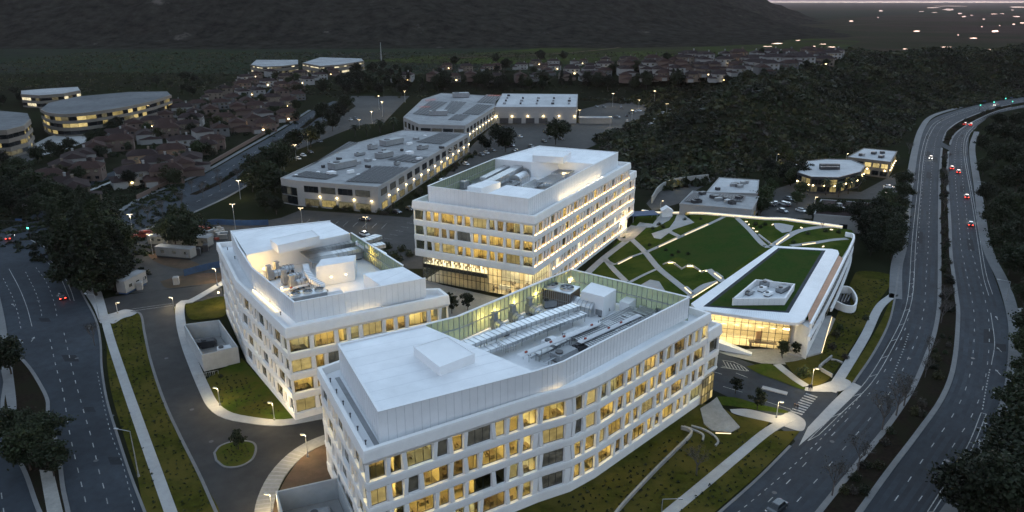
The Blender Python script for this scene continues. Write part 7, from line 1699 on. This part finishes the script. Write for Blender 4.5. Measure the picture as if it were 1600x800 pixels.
P = scatter(9000, (-700, 500, 640, 1250), lambda x, y: (hill_d(x, y) < -2) & (y > 640 + 0.1 * np.abs(x)), 10); P = np.column_stack([P, np.zeros(len(P))]); brush('plain_brush', 'dark scrub dotted over the valley plain', P, np.random.default_rng(6).uniform(1.0, 2.6, len(P)), 'leaf_olive', 11, 12)
P = np.array([G2(x + tr.uniform(-15, 15), y + tr.uniform(-6, 9)) for x, y in LEFT for _ in range(9)]); P = np.column_stack([P, np.zeros(len(P))]); brush('garden_brush', 'dark hedges and bushes in the estate gardens', P, np.random.default_rng(6).uniform(.8, 2.0, len(P)), 'leaf_dark', 16, 24)
P = scatter(3000, (-150, 330, 500, 860), lambda x, y: (hill_d(x, y) > 1) & (x < 330), 12); P = np.column_stack([P, hill_h(P[:, 0], P[:, 1])]); brush('plateau_brush', 'garden scrub over the plateau of houses', P, np.random.default_rng(6).uniform(.8, 1.8, len(P)), 'leaf_olive', 13, 16)
# planted tufts in rows on the grass
def inpoly(x, y, poly):
    ins = np.zeros(x.shape, bool); n = len(poly)
    for i in range(n):
        ax, ay = poly[i]; bx_, by_ = poly[(i + 1) % n]; ins ^= ((ay > y) != (by_ > y)) & (x < (bx_ - ax) * (y - ay) / (by_ - ay + 1e-12) + ax)
    return ins
def tufts(label, px, step, size, seed, z=.12, ang=.5, m='tuft'):
    poly = GP(px); xs_ = [p[0] for p in poly]; ys_ = [p[1] for p in poly]; rng = np.random.default_rng(seed); d = math.hypot(max(xs_) - min(xs_), max(ys_) - min(ys_)); g0 = np.arange(-d, d, step); X, Y = np.meshgrid(g0, g0); X = X + rng.normal(size=X.shape) * step * .16; Y = Y + rng.normal(size=Y.shape) * step * .16
    ca, sa = math.cos(ang), math.sin(ang); cx_, cy_ = sum(xs_) / len(xs_), sum(ys_) / len(ys_); x = cx_ + X * ca - Y * sa; y = cy_ + X * sa + Y * ca; k = inpoly(x, y, poly) & (rng.random(x.shape) < .75); P = np.column_stack([x[k], y[k], np.full(k.sum(), z)]); brush('ground_cover', label, P, rng.uniform(.5, 1.1, len(P)) * size, m, seed, 9, .8)
tufts('rows of dark tufts on the grass strip by the left road', [(174, 500), (210, 492), (222, 520), (236, 575), (256, 630), (282, 690), (335, 808), (285, 808), (240, 690), (205, 600), (184, 540)], 1.3, .32, 20)
tufts('dark tufts on the narrow verge of the left road', [(162, 545), (168, 545), (190, 610), (215, 680), (250, 775), (262, 808), (240, 808), (190, 670), (170, 600)], 1.3, .3, 21)
tufts('rows of dark tufts on the lawn beside the office on the drive', [(330, 598), (375, 578), (440, 648), (385, 648), (345, 630)], 1.2, .32, 22)
tufts('dark tufts scattered on the slope below the bent facade', [(840, 805), (1045, 682), (1120, 680), (1190, 668), (1130, 716), (1015, 805)], 1.4, .38, 23)
tufts('dark tufts on the verge beside the crossing', [(1050, 805), (1165, 714), (1205, 680), (1240, 680), (1180, 740), (1110, 803)], 1.4, .34, 24)
tufts('dark tufts on the grass bank beside the pavilion', [(1285, 545), (1340, 440), (1390, 436), (1350, 505), (1300, 585), (1275, 595)], 1.4, .4, 25)
tufts('grass tufts in the round island of the drive', [(340, 708), (368, 694), (394, 698), (390, 716), (355, 726)], .8, .25, 26)
for v in T.values():
    for o in v: remove_tree(o)
# ---------------------------------------------------------------- lamps, signals
def lamp(base, head, lit, label, group, arm=0.0, watts=120, col=(1, .76, .40), hz=0.0, az=0.0, double=False):
    p = G(*base, hz); h = max(3.2, min(11, zat(p, head[1]) - hz)); t = thing('street_lamp', label, 'street lamp', (p.x, p.y, hz), 0, group)
    g = MB(); g.tube((p.x, p.y, hz), (p.x, p.y, hz + h), .09 if h < 6 else .12, 7, .06); g.build('pole', 'pole', t); g = MB(); g.tube((p.x, p.y, hz), (p.x, p.y, hz + .5), .22, 8, .2); g.build('base', 'concrete', t)
    for sg in ((1, -1) if double else (1,)):
        a = arm or .7; dx, dy = math.cos(az) * a * sg, math.sin(az) * a * sg; g = MB(); g.tube((p.x, p.y, hz + h), (p.x + dx, p.y + dy, hz + h + .12 * (a > 1)), .05, 6); g.build('arm', 'pole', t)
        g = MB(); g.box((p.x + dx * .95, p.y + dy * .95, hz + h + .1), (.75, .32, .14), az); hd = g.build('lamp_head', 'pole', t); g = MB(); g.box((p.x + dx * .95, p.y + dy * .95, hz + h + .0), (.6, .26, .06), az); g.build('lens', 'lamp_warm' if lit else 'metal_grey', hd)
        if lit: point_light('lamp_glow', (p.x + dx * .95, p.y + dy * .95, hz + h - .35), 3.6 * watts * (h / 5) ** 1.6, col, .25, t)
for n_, (b, h) in enumerate((((344, 634), (341, 607)), ((429, 657), (427, 630)), ((481, 714), (478, 680)), ((426, 806), (422, 773)), ((272, 482), (270, 467)), ((340, 447), (339, 420)))): lamp(b, h, True, 'slim lit path lamp ' + ('beside the lawn below the white yard', 'at the lawn tip by the office corner', 'on the curved paved path', 'at the lower end of the curved paved path', 'at the driveway mouth by the small lawn', 'at the rear corner of the office on the drive')[n_], 'path lamps of the campus drive', az=2.9, watts=420)
for b, h in (((1268, 602), (1271, 576)), ((1213, 653), (1215, 628))): lamp(b, h, True, 'slim lit path lamp beside the pedestrian crossing', 'path lamps at the crossing', az=-.2, watts=520)
lamp((184, 490), (183, 478), True, 'short glowing bollard lamp at the driveway mouth', 'driveway bollard', watts=60)
for b, h in (((208, 366), (205, 335)), ((239, 398), (235, 366)), ((368, 358), (365, 319)), ((376, 311), (374, 282))): lamp(b, h, True, 'tall lit lamp post by the construction yard', 'yard lamp posts', watts=110, double=True, col=(1, .85, .6))
for b, h in (((592.5, 171), (591, 150)), ((598, 182), (599, 159)), ((581.5, 193), (581, 174)), ((498, 206), (498, 196)), ((481.5, 235), (481, 211)), ((463, 251), (461, 226)), ((444, 265), (443, 240)), ((562, 201), (562, 187)), ((633, 160), (633, 142)), ((472, 348), (471, 325)), ((572, 357), (571, 339)), ((673, 415), (672, 372))): lamp(b, h, True, 'tall lit lamp post in the lots round the grey office', 'lamp posts of the grey office lots', watts=90, double=True)
for b, h in (((957, 167), (957, 146)), ((998, 169), (998, 156)), ((1022, 163), (1022, 142)), ((987, 191), (987, 172)), ((1041, 180), (1041, 162)), ((953, 199), (953, 182)), ((905, 190), (905, 172))): lamp(b, h, True, 'tall lit lamp post in the lot beyond the warehouse', 'lamp posts of the warehouse lot', watts=90, double=True)
for b, h in (((1212, 260), (1213, 241)), ((1049, 293), (1049, 283)), ((1032, 328), (1032, 314)), ((1320, 262), (1326, 240)), ((1272, 322), (1272, 308)), ((1396, 330), (1396, 314)), ((1385, 340), (1384, 326))): lamp(b, h, True, 'lit lamp post among the small offices by the hill', 'lamp posts of the small offices', watts=420, col=(1, .82, .42))
for b, h, az in (((156, 502), (150, 461), 2.9), ((217, 745), (209, 674), 2.9), ((1032, 822), (1040, 780), .0), ((1572, 470), (1573, 440), 2.6), ((1537, 300), (1538, 285), 2.6)): lamp(b, h, False, 'unlit street lamp with a long arm over the road', 'unlit road lamps', arm=3.0, az=az)
def signal(base, head, az, arm, label):
    p = G(*base); h = 6.5; t = thing('traffic_signal', label, 'traffic signal', (p.x, p.y, 0)); g = MB(); g.tube((p.x, p.y, 0), (p.x, p.y, h), .16, 8, .11); g.build('pole', 'pole_dark', t); g = MB(); e = (p.x + math.cos(az) * arm, p.y + math.sin(az) * arm, h); g.tube((p.x, p.y, h - .3), e, .1, 6, .06); g.build('mast_arm', 'pole_dark', t)
    for q in ((p.x, p.y, 4.2), (e[0], e[1], h)): 
        g = MB(); g.box((q[0], q[1] - .25, q[2]), (.5, .35, 1.3)); hd = g.build('signal_head', 'pole_dark', t); g = MB(); g.box((q[0], q[1] - .45, q[2] - .35), (.55, .06, .5)); g.build('green_light', 'signal_green', hd)
    g = MB(); g.box((p.x + math.cos(az) * arm * .25, p.y + math.sin(az) * arm * .25 - .2, h + .4), (2.4, .1, .7)); g.build('street_sign', 'fence_blue', t)
signal((48, 372), (48, 340), math.pi, 11, 'traffic signal showing green at the left cross street')
signal((1530, 172), (1530, 158), 0, 10, 'traffic signal showing green at the left side of the road bend'); signal((1580, 166), (1580, 158), math.pi, 6, 'traffic signal showing green beyond the road bend')
# ---------------------------------------------------------------- vehicles
def make_car(L=4.6, Wd=1.85, Hh=1.5, van=False):
    t = thing('car', 'car', 'car'); g = MB(); st = [(-L / 2, .45, .72, .80), (-L / 2 + .15, .25, .88, .93), (-L * .2, .22, .95, 1.0), (L * .18, .22, .95, 1.0), (L * .42, .24, .84, .95), (L / 2, .4, .68, .78)]
    vs = []
    for x, zb, zt, k in st: w = Wd / 2 * k; vs += [(x, -w, zb), (x, w, zb), (x, w, (zb + zt) / 2 + .1), (x, w * .94, zt), (x, -w * .94, zt), (x, -w, (zb + zt) / 2 + .1)]
    n = 6; fs = [tuple(range(n)), tuple((len(st) - 1) * n + j for j in range(n - 1, -1, -1))]
    for i in range(len(st) - 1):
        for j in range(n): fs.append((i * n + j, (i + 1) * n + j, (i + 1) * n + (j + 1) % n, i * n + (j + 1) % n))
    g.add(vs, fs); x0, x1 = (-L * .45, L * .2) if van else (-L * .36, L * .2); w = Wd / 2; body = g.build('body', 'car_white', t, off=(0, 0, 0))
    g = MB(); g.hexa([(x0, -w * .9, .9), (x1 + .45, -w * .88, .9), (x1 + .45, w * .88, .9), (x0, w * .9, .9)], [(x0 + .45, -w * .72, Hh - .05), (x1 - .25, -w * .72, Hh - .05), (x1 - .25, w * .72, Hh - .05), (x0 + .45, w * .72, Hh - .05)]); g.build('windows', 'car_glass', t, off=(0, 0, 0))
    g = MB(); g.hexa([(x0 + .42, -w * .73, Hh - .06), (x1 - .22, -w * .73, Hh - .06), (x1 - .22, w * .73, Hh - .06), (x0 + .42, w * .73, Hh - .06)], [(x0 + .55, -w * .66, Hh + .02), (x1 - .4, -w * .66, Hh + .02), (x1 - .4, w * .66, Hh + .02), (x0 + .55, w * .66, Hh + .02)]); g.build('roof', 'car_white', t, off=(0, 0, 0))
    for x in (-L * .31, L * .31):
        for y in (-1, 1):
            g = MB(); g.tube((x, y * (w - .2), .33), (x, y * (w + .02), .33), .33, 12); wh = g.build('wheel', 'tyre', t, off=(0, 0, 0)); g = MB(); g.tube((x, y * (w + .0), .33), (x, y * (w + .035), .33), .2, 10); g.build('rim', 'rim', wh, off=(0, 0, 0))
    for y in (-.62, .62):
        g = MB(); g.box((-L / 2 + .02, y * 1.0, .68), (.12, .4, .2)); g.build('tail_light', 'tail_light', t, off=(0, 0, 0)); g = MB(); g.box((L / 2 - .03, y, .62), (.12, .38, .18)); g.build('headlight', 'head_light', t, off=(0, 0, 0))
    return t
CAR = make_car(); cr_ = random.Random(14)
def car(px, heading, colour, label, lights=None, sc=1.0, group=None, dz=.03, bright=False):
    """heading is the pixel the car points at"""
    p = G(*px); q = G(*heading); rz = math.atan2(q.y - p.y, q.x - p.x); o = dup(CAR, (p.x, p.y, dz), rz, sc, label, group, mats={'body': colour, 'roof': colour})
    for c in o.children:
        b = c.name.split('.')[0]
        if b in ('tail_light', 'headlight') and not lights:
            c.material_slots[0].link = 'OBJECT'; c.material_slots[0].material = M['car_red'] if b == 'tail_light' else M['car_white']
    if lights:
        d = (q - p).normalized()
        if lights in ('tail', 'both'): point_light('tail_glow', p - d * 3.2 + Vector((0, 0, .7)), 25, (1, .12, .06), .2, o).location = Vector((-3.2, 0, .7))
        if lights in ('head', 'both'):
            l = point_light('head_glow', (0, 0, 0), 160, (1, .92, .75), .3, o); l.location = Vector((5.0, 0, .9))
    return o
car((97, 466), (84, 440), 'car_dark', 'dark car with red tail lights driving up the left road', 'tail'); car((16, 373), (28, 362), 'car_dark', 'dark car with red tail lights waiting at the signal junction', 'tail')
car((1454, 248), (1450, 300), 'car_dark', 'dark car with bright headlights coming down the right road', 'head'); car((1487, 264), (1484, 240), 'car_red', 'red car with tail lights beside the far median', 'tail'); car((1497, 270), (1490, 240), 'car_dark', 'dark car just behind the red one on the right road', 'tail')
car((1510, 309), (1503, 270), 'car_dark', 'dark car with tail lights in the outer lane of the right road', 'tail'); car((1516, 352), (1510, 310), 'car_dark', 'dark car braking in the outer lane of the right road', 'both'); car((1508, 195), (1535, 183), 'car_dark', 'dark car with tail lights at the road bend', 'tail'); car((1517, 196), (1545, 182), 'car_red', 'red car with tail lights at the road bend', 'tail')
car((1213, 797), (1160, 840), 'car_dark', 'dark car driving down the near lane of the right road', None); car((1556, 165), (1520, 170), 'car_grey', 'grey car with headlights beyond the road bend', 'head')
car((570, 368), (582, 372), 'car_white', 'white car parked alone behind the open plant well office', None); car((620, 333), (632, 336), 'car_dark', 'dark car parked along the hedge of the grey office', None); car((570, 345), (560, 344), 'car_dark', 'dark car under the lamp post by the grey office', None)
for (x, y, c, lb) in ((466, 249, 'car_white', 'white'), (474, 244, 'car_white', 'white'), (485, 239, 'car_dark', 'dark'), (500, 222, 'car_grey', 'grey'), (640, 328, 'car_dark', 'dark'), (728, 258, 'car_white', 'white'), (752, 243, 'car_grey', 'grey'), (760, 240, 'car_white', 'white'), (770, 236, 'car_grey', 'grey'), (548, 188, 'car_white', 'white'), (556, 186, 'car_grey', 'grey'), (900, 243, 'car_grey', 'grey'), (850, 222, 'car_dark', 'dark'), (830, 230, 'car_grey', 'grey')): car((x, y), (x + 12, y + 4), c, '%s car parked in the lots round the grey office' % lb, None, 1.0, '%s cars in the grey office lots' % lb)
for (x, y, c, lb) in ((1018, 196, 'car_white', 'white'), (1026, 192, 'car_white', 'white'), (1022, 189, 'car_grey', 'grey'), (1032, 186, 'car_white', 'white'), (1030, 182, 'car_grey', 'grey'), (1036, 178, 'car_white', 'white'), (998, 174, 'car_white', 'white'), (990, 176, 'car_dark', 'dark'), (1044, 172, 'car_grey', 'grey'), (964, 184, 'car_grey', 'grey')): car((x, y), (x + 12, y + 2), c, '%s car parked in the lot beyond the warehouse' % lb, None, 1.1, '%s cars beyond the warehouse' % lb)
for (x, y, c, lb) in ((1388, 294, 'car_white', 'white car parked in the lot of the octagonal office'), (1385, 306, 'car_dark', 'dark car parked next to the white one by the octagonal office'), (1204, 322, 'car_dark', 'dark car parked behind the low dark-panel building'), (1246, 262, 'car_white', 'white car parked left of the octagonal office'), (1240, 266, 'car_grey', 'grey car parked left of the octagonal office')): car((x, y), (x + 12, y + 1), c, lb)
for k in range(26):
    x, y = ((cr_.uniform(780, 900), cr_.uniform(206, 240)) if k < 10 else (cr_.uniform(910, 1030), cr_.uniform(165, 192)) if k < 18 else (cr_.uniform(1195, 1260), cr_.uniform(312, 332)))
    c = cr_.choice(('car_white', 'car_grey', 'car_dark', 'car_grey')); nm = {'car_white': 'white', 'car_grey': 'grey', 'car_dark': 'dark'}[c]; wh = 'car park behind the lit facade office' if k < 10 else 'lot beside the long low shed' if k < 18 else 'lot before the brown-roofed building'
    car((x, y), (x + 10, y + 3) if k % 2 else (x + 2, y - 5), c, '%s car parked in the %s' % (nm, wh), None, 1.0, '%s cars, %s' % (nm, wh))
remove_tree(CAR)
# ---------------------------------------------------------------- construction yard
def box_trailer(px, ang, L, Wd, Hh, m, label, dark=None):
    p = G(*px); t = thing('site_trailer', label, 'trailer', (p.x, p.y, 0), ang); g = MB(); g.bx(-L / 2, L / 2, -Wd / 2, Wd / 2, .7, Hh); g.build('casing', m, t, off=(0, 0, 0)); g = MB(); g.bx(-L / 2 - .1, L / 2 + .1, -Wd / 2 - .1, Wd / 2 + .1, Hh, Hh + .18); g.build('roof', 'roof_grey', t, off=(0, 0, 0)); g = MB(); g.bx(-L / 2 + .3, L / 2 - .3, -Wd / 2 + .2, Wd / 2 - .2, .1, .7); g.build('chassis', dark or 'metal_dark', t, off=(0, 0, 0))
    for i in range(3): add_window(t, (0, 0, 0), 0, 1.2, .9, 2, 'pane_faint').location = (-L / 3 + i * L / 3, -Wd / 2 - .04, 1.9)
    g = MB(); g.bx(L / 2 - 1.6, L / 2 - .7, -Wd / 2 - .06, -Wd / 2, .75, 2.7); g.build('door', 'metal_grey', t, off=(0, 0, 0)); return t
box_trailer((276, 402), -.22, 13, 3.2, 3.6, 'trailer_grey', 'long grey site trailer under the large dark tree'); box_trailer((300, 384), -.22, 15, 3.2, 3.6, 'trailer_grey', 'second grey site trailer behind the long one'); box_trailer((252, 383), -.22, 8, 3, 3.4, 'trailer_grey', 'short grey site trailer behind the dark tree'); box_trailer((208, 452), 1.35, 9, 3.0, 4.2, 'stucco_white', 'white box trailer on a dark blue base by the yard entrance', 'fence_blue')
def yfence(px, label, h=2.2):
    t = thing('site_fence', label, 'fence', (*G2(*px[0]), 0)); P = resample(GP(px), 3.0)
    for i in range(len(P) - 1): g = MB(); strip(g, [tuple(P[i] + (P[i + 1] - P[i]) * .01), tuple(P[i + 1] - (P[i + 1] - P[i]) * .01)], .08, h, th=h - .1); g.build('fence_panel', 'fence_blue', t)
    g = MB()
    for q in P: g.tube((q[0], q[1], 0), (q[0], q[1], h + .1), .06, 5)
    g.build('post', 'metal_dark', t)
yfence([(288, 432), (315, 424), (345, 418)], 'blue mesh fence behind the office on the drive'); yfence([(312, 353), (340, 351), (375, 353), (420, 352)], 'long blue mesh fence across the construction yard')
cr = random.Random(4)
for k in range(26):
    x, y = cr.uniform(296, 350), cr.uniform(358, 376); p = G(x, y); c = cr.choice(('red_steel', 'metal_grey', 'trailer_grey', 'metal_dark')); nm = {'red_steel': 'rust red', 'metal_grey': 'grey', 'trailer_grey': 'tan', 'metal_dark': 'dark'}[c]
    t = thing('material_stack', '%s stack of building material in the construction yard' % nm, 'stack', (p.x, p.y, 0), cr.random() * 3, '%s stacks in the yard' % nm)
    for i in range(cr.randrange(2, 5)): g = MB(); g.bx(-1.6, 1.6, -.7 + .1 * i, .7 - .05 * i, .05 + i * .42, .42 + i * .42); g.build('bundle', c, t, off=(0, 0, 0))
for k, px in enumerate(((222, 366), (228, 370), (216, 371))): p = G(*px); t = thing('material_stack', 'rust red stack of pipes at the yard corner by the road', 'stack', (p.x, p.y, 0), .3, 'red stacks at the yard corner'); g = MB(); g.bx(-3.5, 3.5, -.9, .9, .1, .8); g.build('bundle', 'red_steel', t, off=(0, 0, 0)); g = MB(); g.bx(-2.6, 2.8, -.6, .7, .82, 1.3); g.build('bundle', 'red_steel', t, off=(0, 0, 0))
for px, m_, lb in (((276, 444), 'stucco_white', 'white portable toilet by the blue fence'), ((322, 392), 'metal_dark', 'dark waste bin at the end of the long grey trailer'), ((310, 398), 'metal_dark', 'dark machine parked at the end of the long grey trailer'), ((219, 452), 'stucco_white', 'white sack beside the box trailer')): p = G(*px); t = thing('site_cabin', lb, 'cabin', (p.x, p.y, 0), .3); g = MB(); g.bx(-.8, .8, -.8, .8, 0, 2.1); g.build('casing', m_, t, off=(0, 0, 0)); g = MB(); g.hexa([(-.9, -.9, 2.1), (.9, -.9, 2.1), (.9, .9, 2.1), (-.9, .9, 2.1)], [(-.6, -.7, 2.4), (.6, -.7, 2.4), (.6, .7, 2.4), (-.6, .7, 2.4)]); g.build('roof', m_, t, off=(0, 0, 0))
patch('planting_bed', [(250, 440), (290, 430), (345, 427), (345, 440), (300, 446), (262, 450)], 'dirt', 0.05); patch('planting_bed', [(228, 396), (250, 392), (300, 408), (310, 415), (280, 420), (245, 410)], 'dirt', 0.05)
for px in ((258, 440), (264, 436), (285, 438), (298, 436), (315, 432), (235, 402), (242, 406), (232, 398), (250, 436)): plant_ok = None
# parking bay lines
pk = MB()
for k in range(9): a, b = G(484 + 15 * k, 343 + .8 * k), G(476 + 15 * k, 350 + .9 * k); strip(pk, [(a.x, a.y), (b.x, b.y)], .14, .03)
for k in range(8): a, b = G(600 + 9 * k, 372 - 6 * k), G(612 + 9 * k, 374 - 6 * k); strip(pk, [(a.x, a.y), (b.x, b.y)], .14, .031)
struct(pk.build('bay_marking', 'paint'))
# ---------------------------------------------------------------- people
def make_person(seed, stride):
    """one continuous skinned figure"""
    J = {'pel': (0, 0, .95), 'wst': (0, 0, 1.12), 'chs': (0, .02, 1.36), 'nek': (0, .02, 1.52), 'hd': (0, .03, 1.62), 'tp': (0, .02, 1.74), 'hl': (.10, 0, .90), 'kl': (.11, .05 + stride * .5, .50), 'al': (.11, -.03 + stride, .09), 'tl': (.12, .14 + stride, .04), 'hr': (-.10, 0, .90), 'kr': (-.11, .05 - stride * .3, .50), 'ar': (-.11, -.05 - stride, .10), 'tr': (-.12, .12 - stride, .04), 'sl': (.19, 0, 1.42), 'el': (.25, -.04 - stride * .4, 1.14), 'wl': (.25, .06 - stride * .6, .90), 'fl': (.24, .09 - stride * .6, .80), 'sr': (-.19, 0, 1.42), 'er': (-.25, -.02 + stride * .4, 1.14), 'wr': (-.25, .10 + stride * .5, .90), 'fr': (-.24, .13 + stride * .5, .80)}
    Rr = dict(pel=.15, wst=.13, chs=.16, nek=.06, hd=.10, tp=.075, hl=.095, kl=.065, al=.045, tl=.04, hr=.095, kr=.065, ar=.045, tr=.04, sl=.07, el=.048, wl=.035, fl=.03, sr=.07, er=.048, wr=.035, fr=.03)
    E = [('pel', 'wst'), ('wst', 'chs'), ('chs', 'nek'), ('nek', 'hd'), ('hd', 'tp'), ('pel', 'hl'), ('hl', 'kl'), ('kl', 'al'), ('al', 'tl'), ('pel', 'hr'), ('hr', 'kr'), ('kr', 'ar'), ('ar', 'tr'), ('chs', 'sl'), ('sl', 'el'), ('el', 'wl'), ('wl', 'fl'), ('chs', 'sr'), ('sr', 'er'), ('er', 'wr'), ('wr', 'fr')]
    ks = list(J); me = bpy.data.meshes.new('person'); me.from_pydata([J[k] for k in ks], [(ks.index(a), ks.index(b)) for a, b in E], []); o = bpy.data.objects.new('person', me); C.objects.link(o)
    sm = o.modifiers.new('s', 'SKIN'); sub = o.modifiers.new('d', 'SUBSURF'); sub.levels = 1; sub.render_levels = 1
    for i, k in enumerate(ks): me.skin_vertices[0].data[i].radius = (Rr[k], Rr[k]); me.skin_vertices[0].data[i].use_root = (k == 'pel')
    dg = bpy.context.evaluated_depsgraph_get(); dg.update(); m2 = bpy.data.meshes.new_from_object(o.evaluated_get(dg)); bpy.data.objects.remove(o)
    for k in ('cloth_blue', 'cloth_dark', 'skin', 'bark'): m2.materials.append(M[k])
    for p in m2.polygons:
        z = p.center.z; x = abs(p.center.x); p.material_index = 3 if z > 1.66 or (z > 1.58 and p.center.y < .0) else 2 if z > 1.50 or (x > .2 and z < .9) else 0 if z < .96 and x < .2 else 1; p.use_smooth = True
    return m2
pms = [make_person(0, .16), make_person(1, .05)]
for px, tgt, k, lb in (((1241, 641), (1262, 610), 0, 'person in dark clothes stepping onto the crossing'), ((1245, 642), (1266, 611), 0, 'second person walking beside another on the crossing'), ((1264, 611), (1245, 640), 1, 'person in dark clothes waiting at the crossing lamp'), ((1267.5, 611), (1247, 641), 0, 'second person standing by the crossing lamp'), ((1281, 509), (1275, 540), 1, 'person on the terrace beside the pavilion'), ((1221, 557), (1200, 550), 1, 'person standing behind the round young tree near the lobby')):
    p = G(*px, .05 if 'terrace' not in lb else .55); q = G(*tgt); z = .05 if 'terrace' not in lb else .55
    o = link('person', pms[k], None, (p.x, p.y, z + .0), math.atan2(q.y - p.y, q.x - p.x) - math.pi / 2); tag(o, lb, 'person')
# ---------------------------------------------------------------- dusk air
g = MB(); g.bx(-47000, 47000, -3100, 80500, -4, 900); hz = g.mesh('haze', 'white_panel'); hz.materials.clear()
mh = bpy.data.materials.new('haze_air'); mh.use_nodes = True; mh.node_tree.nodes.remove(mh.node_tree.nodes['Principled BSDF'])
pv = mh.node_tree.nodes.new('ShaderNodeVolumePrincipled'); pv.inputs['Color'].default_value = (0.92, 0.70, 0.68, 1); pv.inputs['Density'].default_value = 2.4e-5; pv.inputs['Anisotropy'].default_value = 0.0
mh.node_tree.links.new(pv.outputs[0], mh.node_tree.nodes['Material Output'].inputs['Volume']); hz.materials.append(mh)
stuff(link('haze', hz), 'thin dusk haze over the whole valley', 'haze')
